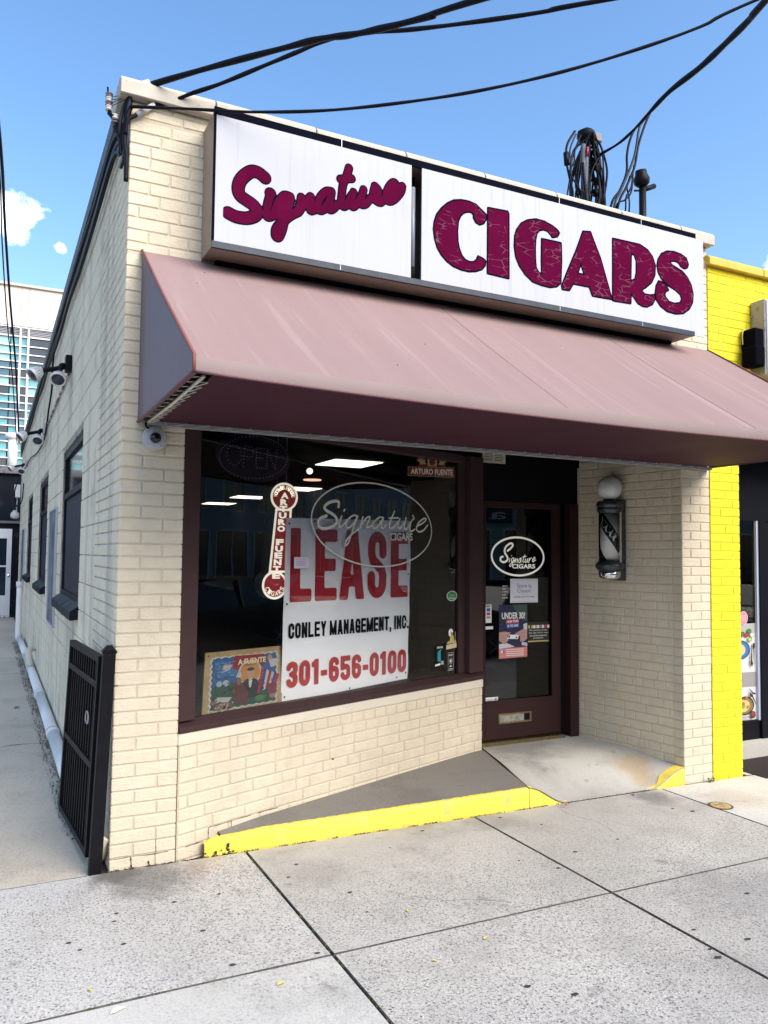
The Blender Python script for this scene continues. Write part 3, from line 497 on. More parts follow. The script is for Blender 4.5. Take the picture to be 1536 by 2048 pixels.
for x, y in [(.924,-.306),(.827,-.451),(.449,-.507),(.233,-.51),(-.033,-.524),(-.054,-.601),(.287,-.851),(.674,-1.24),(-.217,-.807),(-.255,-.724),(-.046,-.832),(.325,-1.189),
             (2.395,-.096),(2.561,-.31),(2.447,-.764),(2.069,-.745),(2.822,-.705),(2.204,-.917),(1.028,-.977),(3.599,-.398),(1.498,-.29),(1.81,-.114),(1.043,-.747)]:
    spot(x, y, random.uniform(.007, .016))
for x, y, r in [(2.203, -1.965, .020), (2.231, -1.90, .013), (2.31, -1.741, .014), (1.324, -1.816, .018), (1.457, -1.937, .018), (2.459, -1.905, .02), (2.878, -1.566, .018), (3.681, -.495, .022)]:
    spot(x, y, r, .55, .0006)
# ------------------------------------------------------------------ the corner shop
shop = thing('corner_shop', 'low corner shop of cream painted brick with slanted window and recessed doorway', 'shop building', (0, 0, 0))
H0, HT = -.12, 4.145
R_ = .0052
def wallbox(x0, x1, y0, y1, z0, z1, m_=MORTAR): 
    return MB().box(x0, x1, y0, y1, z0, z1).build('wall', m_, shop)
MB().prism([(R_, R_), (.336, R_), (.336, .14), (.30, .30), (R_, .30)], H0, 2.44).build('wall', MORTAR, shop)
wallbox(R_, 4.446, R_, .26, 2.441, HT)
MB().prism([(4.149, R_), (4.446, R_), (4.446, 16.4), (4.30, 16.4), (4.30, 1.2), (3.96, 1.2), (3.9895, 1.0), (4.1495, .10)], H0, 2.44).build('wall', MORTAR, shop)
wallbox(4.25, 4.446, .262, 16.4, 2.4405, 3.9)
OPEN = [(2.02, 3.95), (6.1, 7.95), (10.1, 11.9)]
ZW0, ZW1 = 1.25, 2.62
wallbox(R_, .2, .301, 16.5, H0, ZW0, BMORT)
wallbox(R_, .2, .302, 16.5, ZW1, 3.93, BMORT); wallbox(R_, .12, .262, 16.5, 3.931, HT, BMORT)
ys = [.301]+[q for a in OPEN for q in a]+[16.5]
for a, b in zip(ys[::2], ys[1::2]): wallbox(R_, .2, a, b, ZW0+.001, ZW1-.001, BMORT)
# base wall under the shop window
a, b = FW(.004, 0, -R_), FW(2.797, 0, -R_); c, e = FW(2.797, 0, -.16), FW(.004, 0, -.16)
MB().prism([(a.x, a.y), (b.x, b.y), (c.x, c.y), (e.x, e.y)], H0, .607).build('wall', MORTAR, shop)
mb = MB(); mb.fbox(FW, -.002, 2.806, .6075, .672, -.15, .004)
bevel(mb.build('sill_band', mat('smooth_cream_render', (.68, .62, .50), .6, bump=[(30, .2, .003, None)], var=[(3, .06, None), (8, .3, (1, 1, 4), (.45, .42, .36), (.58, .75))]), shop), .006)
# inside of the shop, roof
MB().box(.1, 4.4, .3, 16.3, 3.80, 3.88).build('roof', mat('roof_felt', (.08, .08, .08), .9), shop)
MB().box(.21, 4.29, .5, 16.2, 2.75, 2.79).build('interior_ceiling', mat('interior_ceiling_paint', (.03, .03, .03), .9), shop)
MB().prism([(.21, .32), (.9, .42), (2.75, 1.12), (4.29, 1.22), (4.29, 16.2), (.21, 16.2)], .02, .06).build('interior_floor', FLOORIN, shop)
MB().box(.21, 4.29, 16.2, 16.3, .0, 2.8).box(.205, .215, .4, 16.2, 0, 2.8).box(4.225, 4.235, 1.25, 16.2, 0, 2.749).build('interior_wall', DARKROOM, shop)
# ceiling of the recessed doorway and dark fascia above window and door
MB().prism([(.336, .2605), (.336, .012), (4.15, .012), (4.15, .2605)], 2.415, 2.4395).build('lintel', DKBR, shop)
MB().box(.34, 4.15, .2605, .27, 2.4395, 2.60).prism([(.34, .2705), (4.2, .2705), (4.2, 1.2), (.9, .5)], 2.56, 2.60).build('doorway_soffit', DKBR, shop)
# ---- bricks
BR = []
def rows(phase, z0, z1, ch=.0688):
    k = math.floor((z0-phase)/ch)
    while True:
        a, b = phase+k*ch, phase+(k+1)*ch; k += 1
        if a >= z1-.012: break
        if b <= z0+.012: continue
        yield k, max(a, z0), min(b, z1)
JT = .0075
def lay(F, s0, s1, z0, z1, material, phase=.606, L=.227, header_every=0, pattern=None, holes=(), ch=.0688, kind='brick', seed=1, start=None):
    rr = random.Random(seed)
    for k, za, zb in rows(phase, z0, z1, ch):
        if pattern: cuts = pattern[k % len(pattern)]
        else:
            LL = L/2 if header_every and k % header_every == 2 else L
            x = s0-((k % 2)*LL/2 if LL == L else LL*.3)+(rr.choice((0, 0, 0, .25, -.25))*LL if kind == 'brick' else 0); cuts = []
            while x < s1:
                if x > s0+.03 and x < s1-.03: cuts.append(x)
                l_ = LL
                if kind == 'brick' and rr.random() < .08: l_ = LL/2
                x += l_
        e = [s0]+list(cuts)+[s1]
        for i, (a_, b_) in enumerate(zip(e[:-1], e[1:])):
            sa = a_+(0 if i == 0 else JT/2); sb = b_-(0 if i == len(e)-2 else JT/2)
            q0, q1 = za+JT/2, zb-JT/2; keep = True
            for h in holes:
                if sb > h[0]+.004 and sa < h[1]-.004 and q1 > h[2]+.004 and q0 < h[3]-.004:
                    if sa < h[0]-.03: sb = h[0]
                    elif sb > h[1]+.03: sa = h[1]
                    else: keep = False
            if keep and sb-sa > .02 and q1-q0 > .015:
                BR.append((F, sa, sb, q0, q1, material, kind, rr.uniform(-.0012, .0010) if sa > s0+.001 else 0.0, rr.randrange(6)))
def brick_geo(wd, h, var, big=False):
    rr = random.Random(var*7+1); c = min(.0042, h*.2); bk = .012
    def j(q=.0010): return rr.uniform(-q, q)
    n = 3 if wd > .15 else 2
    xs_ = [c+(wd-2*c)*i/n for i in range(n+1)]
    v = [(x+(j(.004) if 0 < i < n else j()), j(.0012)-.0002, c+j(.0012)) for i, x in enumerate(xs_)]+[(x+(j(.004) if 0 < i < n else j()), j(.0012)-.0002, h-c+j(.0012)) for i, x in enumerate(xs_)]
    m1 = n+1; f = [(i, i+1, m1+i+1, m1+i) for i in range(n)]
    ox = [wd*i/n for i in range(n+1)]; k = len(v)
    v += [(x, .0042, j(.0006)) for x in ox]+[(x, .0042, h+j(.0006)) for x in ox]
    f += [(k+i, k+i+1, i+1, i) for i in range(n)]+[(m1+i, m1+i+1, k+m1+i+1, k+m1+i) for i in range(n)]
    f += [(k, 0, m1, k+m1), (n, k+n, k+m1+n, m1+n)]
    q = len(v); v += [(0, bk, 0), (wd, bk, 0), (wd, bk, h), (0, bk, h)]
    f += [(q, q+1)+tuple(k+i for i in range(n, -1, -1)), (q+3,)+tuple(k+m1+i for i in range(n+1))+(q+2,), (q, k, k+m1, q+3), (q+1, q+2, k+m1+n, k+n)]
    return v, f
BMESH = {}
def finish_bricks(root, items, stuffname):
    # the ones that show largest become single objects, the rest one joined part
    def area(it):
        F, a, b, c, d = it[:5]; p = F((a+b)/2, (c+d)/2); r = p-CAM; dist = r.length; cz = r.dot(CF)
        if cz < .2: return 0
        px, py = r.dot(CR)/cz, r.dot(CU)/cz
        if abs(px) > .50 or abs(py) > .66: return 0
        return (b-a)*(d-c)*abs(F.n.dot(r))/dist**3
    items = sorted(items, key=area, reverse=True); off = world_off(root)
    for it in items[:300]:
        F, a, b, c, d, m_, kind, dep, var = it
        key = (round(b-a, 3), round(d-c, 3), var, m_.name)
        if key not in BMESH:
            v, f = brick_geo(key[0], key[1], var); me = bpy.data.meshes.new(kind); me.from_pydata(v, [], f); me.materials.append(m_); BMESH[key] = me
        o = bpy.data.objects.new(kind, BMESH[key]); o.location = F(a, c, dep)-off; o.rotation_euler = (0, 0, math.atan2(F.t.y, F.t.x)); link(o, root)
    V = {}; 
    for it in items[300:]:
        F, a, b, c, d, m_, kind, dep, var = it
        v, f = brick_geo(b-a, d-c, var); mb_ = V.setdefault(m_, MB()); mb_.add([F(a+x, c+z, dep-y) for x, y, z in v], f)
    for m_, mb_ in V.items():
        tag(mb_.build(stuffname, m_, root), kind='stuff')
PA = [[.2325], [.1165]]
lay(FF, 0, .340, -.09, 3.305, CREAM, pattern=PA, seed=3)
lay(FF, 0, .62, 3.305, 4.06, CREAM, seed=4, L=.222)
lay(FF, 3.93, 4.446, 3.305, 4.06, CREAM, seed=5)
lay(FF, 0, 4.446, 4.06, 4.144, CREAM, seed=6)
lay(FF, 4.145, 4.446, -.06, 2.42, CREAM, phase=.561, pattern=[[4.145+.197], [4.145+.09]], seed=7)
# the header course below the band, then running bond
lay(FW, .008, 2.797, .5372, .606, CREAM, L=.110, seed=8)
lay(FW, .008, 2.797, -.10, .5372, CREAM, seed=9, L=.224)
FR = Frame((3.985, 1.0), (.16, -.9))
lay(FR, .002, .914, .06, 2.56, CREAM, phase=.561, L=.205, header_every=7, seed=10)
lay(Frame((4.145, .1), (0, -1)), .002, .1, -.02, 2.42, CREAM, phase=.561, L=.3, seed=11)
FS = Frame((0, 16.5), (0, -1))
hol = [(16.5-b, 16.5-a, ZW0, ZW1) for a, b in OPEN]
lay(FS, 15.43, 16.488, -.09, 4.144, BLOCK, seed=12, kind='brick')
bricks = [b for b in BR]; BR.clear()
lay(FS, 0, 15.43, -.09, 4.144, BLOCK, phase=.606-.0688*0, L=.405, ch=.2064, kind='concrete_block', holes=hol, seed=13)
blocks = [b for b in BR]; BR.clear()
finish_bricks(shop, bricks, 'brickwork'); finish_bricks(shop, blocks, 'blockwork')
# ---- coping stones
CX = [-.062, .458, 1.072, 1.688, 2.291, 2.897, 3.50, 4.108, 4.478]
def coping(root, cx, yb, z0, z1, m_, y0=-.06, thick=.30):
    for i, (a_, b_) in enumerate(zip(cx[:-1], cx[1:])):
        g = .004; mb_ = MB(); dz = random.uniform(-.003, .003)
        prof = [(y0, z0), (y0, z1-.03), (y0+.02, z1-.006), (y0+.05, z1), (yb, z1+.006), (yb, z0), (y0+.045, z0), (y0+.04, z0+.008), (y0+.03, z0+.008), (y0+.025, z0)]
        n = len(prof); v = [(a_+(g if i else 0), y, z+dz) for y, z in prof]+[(b_-g, y, z+dz) for y, z in prof]
        f = [tuple(range(n)), tuple(range(n, 2*n))[::-1]]+[(k, n+k, n+(k+1) % n, (k+1) % n) for k in range(n)]
        bevel(mb_.add(v, f).build('coping_stone', m_, root), .004, 2)
coping(shop, CX, .27, 4.147, 4.252, COPE)
for x in CX[1:-1]: MB().box(x-.022, x+.018, -.006, .2, 4.2530, 4.2570).build('joint_cover', mat('lead_joint_cover', (.16, .15, .14), .7), shop)
MB().box(-.045, .16, .275, 16.55, 4.147, 4.25).build('coping', mat('dark_roof_edge_flashing', (.07, .075, .085), .6, var=[(3, .4, None), (12, .6, None, (.25, .25, .25), (.55, .7))]), shop)
# ---- alley windows
for i, (y0, y1) in enumerate(OPEN):
    fr = MB(); x = .022
    fr.box(x, x+.05, y0, y0+.06, ZW0, ZW1).box(x, x+.05, y1-.06, y1, ZW0, ZW1).box(x, x+.05, y0+.06, y1-.06, ZW1-.06, ZW1).box(x, x+.05, y0+.06, y1-.06, ZW0, ZW0+.05).box(x-.01, x+.05, y0+.06, y1-.06, 2.16, 2.21)
    win = fr.build('side_window', SILLB, shop)
    MB().box(x+.02, x+.03, y0+.06, y1-.06, ZW0+.05, 2.16).build('painted_pane', PLUM, win)
    MB().box(x+.025, x+.03, y0+.06, y1-.06, 2.21, ZW1-.06).build('pane', mat('dusty_dark_glass', (.008, .010, .022), .12), win)
    n = 9
    for k in range(n):
        a_ = y0-.03+(y1-y0+.06)*k/n; b_ = y0-.03+(y1-y0+.06)*(k+1)/n-.006
        mb_ = MB(); dz = random.uniform(-.004, .004); v = [(-.062, a_, 1.135+dz), (-.062, b_, 1.135+dz), (.021, b_, 1.15), (.021, a_, 1.15), (-.062, a_, 1.205+dz), (-.062, b_, 1.205+dz), (.021, b_, 1.262), (.021, a_, 1.262)]
        mb_.add(v, [(0, 3, 2, 1), (4, 5, 6, 7), (0, 1, 5, 4), (1, 2, 6, 5), (2, 3, 7, 6), (3, 0, 4, 7)])
        bevel(mb_.build('sill_brick', SILLB, win), .005, 1)
# ---- slanted shop window
mb = MB(); fr = MB()
fr.fbox(FW, .0, .106, .735, 2.46, -.09, -.004)
fr.fbox(FW, 2.625, 2.800, .735, 2.46, -.10, .004)
fr.fbox(FW, 2.545, 2.624, .736, 2.46, -.10, -.045)
fr.fbox(FW, .106, 2.545, 2.40, 2.46, -.09, -.01)
wf = bevel(fr.build('window_frame', BROWN, shop), .004, 2)
v = [FW(s, z, d) for s in (0, 2.808) for z, d in ((.674, -.13), (.674, .012), (.703, .012), (.734, -.045), (.734, -.13))]
f = [(0, 1, 2, 3, 4), (9, 8, 7, 6, 5)]+[(k, k+5, (k+1) % 5+5, (k+1) % 5) for k in range(5)]
bevel(MB().add(v, f).build('window_sill', BROWN, wf), .003, 2)
rect('window_pane', FW, .106, 2.545, .7345, 2.40, -.066, GLASS, wf)
# reveal board inside
MB().fbox(FW, .1, 2.55, .70, .734, -.42, -.131).build('window_ledge', mat('dark_ledge', (.03, .022, .018), .4), wf)
MB().fbox(FW, 2.30, 2.36, .734, 2.4, -.45, -.40).build('inner_mullion', DARKROOM, wf)
# ---- doorway
dr = thing('x', None, None); bpy.data.objects.remove(dr)
mb = MB().fbox(FD, 2.972, 3.05, .158, 2.12, -.04, 0).fbox(FD, 3.735, 3.822, .158, 2.12, -.04, 0).fbox(FD, 3.05, 3.735, .158, .458, -.04, 0).fbox(FD, 3.05, 3.735, 2.068, 2.12, -.04, 0)
door = bevel(mb.build('door', BROWN2, shop), .004, 2)
MB().fbox(FD, 3.052, 3.733, .456, .474, -.01, .008).fbox(FD, 3.726, 3.737, .474, 2.066, -.01, .006).build('glazing_bead', BROWN2, door)
rect('door_pane', FD, 3.05, 3.735, .458, 2.068, -.020, GLASS, door)
ms = MB(); c = (3.175, 3.508, .279, .364)
ms.fbox(FD, c[0], c[1], c[2], c[2]+.014, 0, .008).fbox(FD, c[0], c[1], c[3]-.014, c[3], 0, .008).fbox(FD, c[0], c[0]+.016, c[2]+.014, c[3]-.014, 0, .008).fbox(FD, c[1]-.016, c[1], c[2]+.014, c[3]-.014, 0, .008)
slot = bevel(ms.build('mail_slot', BRASS, door), .002, 1)
MB().fbox(FD, c[0]+.016, c[1]-.075, c[2]+.014, c[3]-.014, .0005, .003).build('mail_flap', mat('scratched_silver_flap', (.42, .42, .38), .3, metal=.7, bump=[(30, .6, .003, (1, 1, 3))], var=[(30, .4, None)]), slot)
MB().fbox(FD, c[1]-.073, c[1]-.018, c[2]+.016, c[3]-.016, .0005, .0015).build('mail_opening', BLACK, slot)
MB().fbox(FD, 2.975, 3.825, .118, .150, -.06, .055).build('threshold', BRASS, door)
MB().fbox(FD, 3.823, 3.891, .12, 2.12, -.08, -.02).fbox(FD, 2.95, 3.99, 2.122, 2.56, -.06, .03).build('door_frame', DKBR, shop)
bevel(MB().fbox(FD, 3.8915, 3.98, .12, 2.12, -.05, .05).build('door_jamb', BROWN2, shop), .005, 2)
# ---- concrete floor of the doorway with its ramp
def ss(t): t = max(0, min(1, t)); return t*t*(3-2*t)
def prof(x):
    if x < 3.02: return .1+(-.034-.1)*ss((x-2.70)/.32)**.9
    if x > 3.80: return -.043+(.078+.043)*ss((x-3.80)/.345)
    return -.034-.009*(x-3.02)/.78
def wallx(y): return 4.149 if y < .1 else 3.988+(1-y)*.178
v = []; nx, ny = 40, 26
for j in range(ny+1):
    y = -.006+1.10*(j/ny)
    xl = 2.704+.277*max(y, 0); xr = wallx(y)
    for i in range(nx+1):
        x = xl+(xr-xl)*i/nx; u = 2.70+(x-xl)/(xr-xl)*1.445
        z = prof(u); z = z+(.122-z)*ss(y/.62); v.append((x, y, z))
f = [(j*(nx+1)+i, j*(nx+1)+i+1, (j+1)*(nx+1)+i+1, (j+1)*(nx+1)+i) for j in range(ny) for i in range(nx)]
fl = mesh('entrance_ramp', v, f, CON_RAMP, None, True); fl['kind'] = 'structure'
v = []; nx = 30; ny = 8
for j in range(ny+1):
    for i in range(nx+1):
        x = .60+(2.10)*i/nx; q = FW.o.y+(x-.345)*.975/2.625; x2 = x+.277*0
        t = j/ny; y = .030+(max(q-.002, .032)-.030)*t; xx = x+.277*y*(i/nx)
        yy = .030+(max((xx-.345)*.3714-.002, .031)-.030)*t
        v.append((xx if i < nx else 2.700+.277*yy, yy, .097+.018*min(1, yy/.8)-.012*ss((.9-xx)/.35)))
f = [(j*(nx+1)+i, j*(nx+1)+i+1, (j+1)*(nx+1)+i+1, (j+1)*(nx+1)+i) for j in range(ny) for i in range(nx)]
fl = mesh('entrance_slab', v, f, CON_DARK, None, True); fl['kind'] = 'structure'
def kerbstrip(x0, x1, n, topf, name, rough=0):
    v = []; rr = random.Random(5); P = 7
    for i in range(n+1):
        x = x0+(x1-x0)*i/n; t = topf(x); g = gz(x)-.03; j = [rr.uniform(-1, 1)*rough for _ in range(P)]
        pr = [(-.004, g), (-.003, g+(t-g)*.35), (-.001, g+(t-g)*.7), (.001, t-.014), (.006, t-.004), (.016, t), (.034, t+.0005)]
        v += [(x, y+(j[k]*.6 if k < 5 else 0), max(z+(j[k]*.5 if 0 < k else 0), g)) for k, (y, z) in enumerate(pr)]
    f = [(i*P+k, (i+1)*P+k, (i+1)*P+k+1, i*P+k+1) for i in range(n) for k in range(P-1)]
    return mesh(name, v, f, YKERB, kb, True)
kb = thing('yellow_kerb', None, None, (2.3, 0, 0), kind='structure')
kerbstrip(.592, 2.699, 110, lambda x: .0975-.012*ss((.90-x)/.3), 'kerb_stone', .0022)
kerbstrip(2.703, 3.03, 24, lambda x: prof(x)+.002, 'kerb_stone', .001)
kerbstrip(3.79, 4.143, 24, lambda x: prof(x)+.002, 'kerb_stone', .001)
kerbstrip(.500, .590, 30, lambda x: .060+.022*ss((x-.50)/.05)+.004*math.sin(x*90), 'broken_kerb_end', .007)
rr = random.Random(8)
for k in range(26):     # lumps of broken mortar and dirt at the crumbled kerb end
    x, y, z, r = rr.uniform(.49, .66), -.006+rr.uniform(-.012, .004), gz(.5)+rr.uniform(-.004, .05 if k % 3 == 0 else .012), rr.uniform(.004, .012)
    v = [(x+r*rr.uniform(.6, 1.2)*math.cos(q)*math.cos(p), y-r*.6*math.sin(q)*math.cos(p), z+r*rr.uniform(.6, 1.1)*math.sin(p)) for p in (-.7, .2, .9) for q in [i*math.pi/3 for i in range(6)]]
    f = [(j*6+i, j*6+(i+1) % 6, (j+1)*6+(i+1) % 6, (j+1)*6+i) for j in range(2) for i in range(6)]+[tuple(range(12, 18))]
    mesh('kerb_crumb', v, f, (DIRT, YKERB, mat('rust_brown_hole', (.05, .025, .015), .9))[k % 3], kb)
def crack(pts, F, r=.0022, d=.0012):
    rr = random.Random(len(pts)); P = smoothpath([F(a+rr.uniform(-.002, .002), z+rr.uniform(-.0015, .0015), d) for a, z in pts], 3)
    return MB().tube(P, [r*rr.uniform(.35, 1.3) for _ in P], 4).build('crack', mat('crack_dark', (.03, .026, .02), 1), shop)
crack([(.11, .055), (.112, .02), (.113, -.01)], FF, .004); crack([(.20, .02), (.205, .0), (.21, -.02)], FF, .006); crack([(.0, .055), (.06, .053), (.11, .056), (.2, .052), (.3, .054)], FF, .0016); crack([(.236, .13), (.237, .10), (.238, .06)], FF, .0018)
crack([(.06, .055), (.12, .058), (.14, .057), (.20, .056), (.205, .08), (.21, .122), (.25, .124), (.32, .123), (.42, .126), (.50, .124)], FW, .002); crack([(.36, .125), (.362, .10), (.36, .07)], FW, .0026); crack([(.55, .124), (.62, .126), (.70, .124)], FW, .0018); crack([(1.15, .33), (1.17, .332)], FW, .004)
crack([(.0, .955), (.008, .957), (.02, .956)], FF, .002)
# yellow paint spread on the ramp flare at the right pier
v = []
for j in range(7):
    y = .002+.075*j/6
    for i in range(11):
        u = 3.845+.30*i/10+.02*j; u = min(u, 4.143); z = prof(u); z += (.122-z)*ss(y/.62); v.append((u, y, z+.003))
mesh('kerb_paint', v, [(j*11+i, j*11+i+1, (j+1)*11+i+1, (j+1)*11+i) for j in range(6) for i in range(10)], YKERB, kb)
def shift(F, p, d0, d1):
    """the point of plane offset d1 that lies behind point p of plane offset d0 for somebody standing on the pavement"""
    P = F(p[0], p[1], d0); r = P-CAM; k = (d1-(CAM-F.o).dot(F.n))/r.dot(F.n); q = CAM+r*k-F.o
    return q.dot(F.t), q.z
# ------------------------------------------------------------------ awning
aw = thing('awning', 'mauve fabric awning with closed maroon underside above the shop window and door', 'awning', (2.26, 0, 2.37))
AX0, AX1, AD = .082, 4.435, 1.33
def droop(x): return -.036*math.sin(math.pi*(x-.082)/4.353)**.8 if .083 < x < 4.434 else 0
def top(u, v_):      # u along, v down the slope
    y = -.004-(AD-.004)*v_; z = 3.312-(3.312-2.435)*v_; sag = -.015*math.sin(math.pi*v_)*(1-.55*abs(math.cos(math.pi*u*5))**6)
    return (AX0+(AX1-AX0)*u, y, z+sag+droop(AX0+(AX1-AX0)*u)*v_)
nu, nv = 60, 14
v = [top(i/nu, j/nv) for j in range(nv+1) for i in range(nu+1)]
f = [(j*(nu+1)+i, (j+1)*(nu+1)+i, (j+1)*(nu+1)+i+1, j*(nu+1)+i+1) for j in range(nv) for i in range(nu)]
mesh('sloped_fabric', v, f, AWN, aw, True)
vv = []; zb = 2.372
for i in range(61):
    x = AX0+(AX1-AX0)*i/60; dz = droop(x); vv += [(x, -AD, 2.435+dz), (x, -AD-.003, 2.40+dz), (x, -AD+.002, zb+dz*.9+.002*math.sin(i*1.3))]
mesh('valance', vv, [(3*i+k, 3*i+k+1, 3*i+k+4, 3*i+k+3) for i in range(60) for k in range(2)], mat('mauve_valance_fabric', (.27, .20, .195), .6, bump=[(260, .12, .001, None)], var=[(3, .06, None)]), aw, True)
for x, nm in ((AX0, 'side_panel'), (AX1, 'side_panel')):
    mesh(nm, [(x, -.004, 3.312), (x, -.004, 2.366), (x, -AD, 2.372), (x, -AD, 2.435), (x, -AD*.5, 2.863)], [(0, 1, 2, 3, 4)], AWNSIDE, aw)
for x_, v_ in ((.30, .28), (.38, .14), (1.45, .55), (2.6, .35), (2.05, .75), (3.1, .5), (3.7, .62), (1.1, .82)):
    p = top((x_-AX0)/(AX1-AX0), v_); MB().tube([Vector(p)+Vector((0, -.001, .0012)), Vector(p)+Vector((.005, -.002, .0012))], .0022, 5).build('speck', DIRT if x_ < 2 else LACE, aw)
so = MB(); nx, ny = 30, 10
v = [(.165+(4.36-.165)*i/nx, -.05-(1.30-.05)*j/ny, 2.374+.006*math.sin(i*.9)*math.sin(math.pi*j/ny)-.012*math.sin(math.pi*j/ny)+droop(.165+4.195*i/nx)*j/ny*.9) for j in range(ny+1) for i in range(nx+1)]
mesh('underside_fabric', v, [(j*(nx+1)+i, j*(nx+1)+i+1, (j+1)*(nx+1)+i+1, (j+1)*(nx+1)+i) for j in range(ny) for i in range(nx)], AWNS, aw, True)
MB().tube([(AX0-.001, -.006, 3.315), (AX0-.001, -AD*.5, 2.870), (AX0-.001, -AD-.003, 2.437), (AX0-.001, -AD-.004, 2.372)], .0075, 8).build('piping', PIPING, aw, True)
MB().tube([(AX1, -.006, 3.315), (AX1, -AD-.003, 2.437), (AX1, -AD-.004, 2.372)], .0065, 8).build('piping', PIPING, aw, True)
MB().tube([(AX0, -.02, 2.366), (AX0+.002, -AD, 2.370)], .010, 8).tube([(AX0+(AX1-AX0)*k/30, -AD, 2.371+.9*droop(AX0+(AX1-AX0)*k/30)) for k in range(31)], .005, 6).build('hem', mat('dark_hem', (.13, .05, .06), .6), aw, True)
for xs_ in (1.93, 3.30):
    MB().tube([Vector(top((xs_-AX0)/(AX1-AX0), k/10))+Vector((0, -.0004, .0006)) for k in range(11)], .0016, 5).build('seam', AWN, aw, True)
MB().fbox(FF, .11, 4.43, 2.349, 2.371, .006, .045).build('wall_rail', RAIL, aw)
MB().tube([(.128, -.05, 2.362), (.132, -.65, 2.358), (.130, -1.29, 2.364)], .0075, 8).build('side_rod', LACE, aw, True)
lc = MB(); n = 11
for k in range(n):
    y0 = -.10-1.14*k/n; y1 = y0-1.14/n
    lc.tube([(.130, y0, 2.350), (.172, (y0+y1)/2, 2.362), (.130, y1, 2.350), (.128, y1, 2.372), (.100, y1+.01, 2.371)], .0022, 4)
lc.build('lacing_cord', LACE, aw); lc = MB()
n = 34
for k in range(n):
    x = .22+4.1*k/n; x1 = .22+4.1*(k+1)/n
    lc.tube([(x, -.049, 2.372), (x+.01, -.050, 2.348), (x1-.02, -.047, 2.366), (x1, -.049, 2.372)], .0018, 4)
lc.build('lacing_cord', LACE, aw)
# ------------------------------------------------------------------ box sign
sg = thing('shop_sign', 'wide white box sign with wine red lettering above the mauve awning', 'shop sign', (2.2, 0, 3.315))
MB().fbox(FF, .405, 4.045, 3.318, 4.072, .001, .012).fbox(FF, .405, 4.045, 3.318, 3.332, .012, .236).fbox(FF, .405, 4.045, 4.058, 4.072, .012, .236).fbox(FF, .405, .419, 3.332, 4.058, .012, .236).fbox(FF, 4.031, 4.045, 3.332, 4.058, .012, .236).build('box', SIGNT, sg)
MB().fbox(FF, .403, 4.047, 4.046, 4.092, .2365, .250).fbox(FF, .403, .413, 3.345, 4.046, .2365, .252).build('frame', SIGNB, sg)
MB().fbox(FF, .403, 4.02, 3.308, 3.343, .2365, .256).build('bottom_lip', SIGNBLUE, sg)
MB().fbox(FF, .48, 4.0, 3.296, 3.317, .003, .05).build('raceway', SIGNB, sg)
for xx in (1.155, 2.76, 3.5): MB().fbox(FF, xx-.002, xx+.002, 4.046, 4.092, .2502, .2512).fbox(FF, xx-.002, xx+.002, 3.31, 3.343, .2562, .2572).build('frame_joint', RAIL, sg)
p1 = MB().fbox(FF, .4145, 1.621, 3.3445, 4.045, .245, .2535).build('sign_panel', SIGNW, sg)
MB_ = MB(); vv = [FF(1.694, 3.334, .2535), FF(4.118, 3.312, .2535), FF(4.118, 4.052, .2535), FF(1.694, 4.045, .2535)]; vb = [q+Vector((0, .008, 0)) for q in vv]
MB_.add(vv+vb, [(0, 1, 2, 3), (7, 6, 5, 4), (0, 4, 5, 1), (1, 5, 6, 2), (2, 6, 7, 3), (3, 7, 4, 0)]); p2 = MB_.build('sign_panel', SIGNW, sg)
MB().fbox(FF, 1.60, 1.72, 3.335, 4.056, .10, .11).build('cavity_shade_plate', SIGNB, sg)  # black plate stands in for the shade inside the open box
mb = MB(); mb.lathe((1.665, -.19, 3.42), [(.0, 0), (.016, .0), (.016, .52), (0, .52)], n=12); mb.build('fluorescent_tube', mat('grey_tube', (.35, .38, .45), .25), sg, True)
MB().lathe((1.665, -.19, 3.34), [(.024, 0), (.024, .09), (.014, .10)], n=10).build('tube_socket', BLACK, sg, True)
def crackmat():
    m = mat('cracked_wine_lettering', (.095, .004, .032), .9, spec=.0, var=[(6, .12, None)]); t = m.node_tree; n = t.nodes; l = t.links; b = n['Principled BSDF']
    old = b.inputs['Base Color'].links[0].from_socket
    g = n.new('ShaderNodeNewGeometry'); mp = n.new('ShaderNodeMapping'); mp.inputs['Scale'].default_value = (10, 1, 26); l.new(g.outputs['Position'], mp.inputs[0])
    vo = n.new('ShaderNodeTexVoronoi'); vo.feature = 'DISTANCE_TO_EDGE'; vo.inputs['Scale'].default_value = 1; l.new(mp.outputs[0], vo.inputs['Vector'])
    r = n.new('ShaderNodeMapRange'); r.inputs['From Min'].default_value = .035; r.inputs['From Max'].default_value = .02; l.new(vo.outputs['Distance'], r.inputs['Value'])
    ns = n.new('ShaderNodeTexNoise'); ns.inputs['Scale'].default_value = 11; l.new(g.outputs['Position'], ns.inputs['Vector'])
    r2 = n.new('ShaderNodeMapRange'); r2.inputs['From Min'].default_value = .50; r2.inputs['From Max'].default_value = .58; l.new(ns.outputs['Fac'], r2.inputs['Value'])
    mu = n.new('ShaderNodeMath'); mu.operation = 'MULTIPLY'; l.new(r.outputs[0], mu.inputs[0]); l.new(r2.outputs[0], mu.inputs[1])
    m2 = n.new('ShaderNodeMath'); m2.operation = 'MULTIPLY'; m2.inputs[1].default_value = .16; l.new(mu.outputs[0], m2.inputs[0])
    mx = n.new('ShaderNodeMix'); mx.data_type = 'RGBA'; mx.inputs[7].default_value = (.55, .42, .48, 1); l.new(m2.outputs[0], mx.inputs[0]); l.new(old, mx.inputs[6]); l.new(mx.outputs[2], b.inputs['Base Color'])
    return m
WINEC = crackmat()
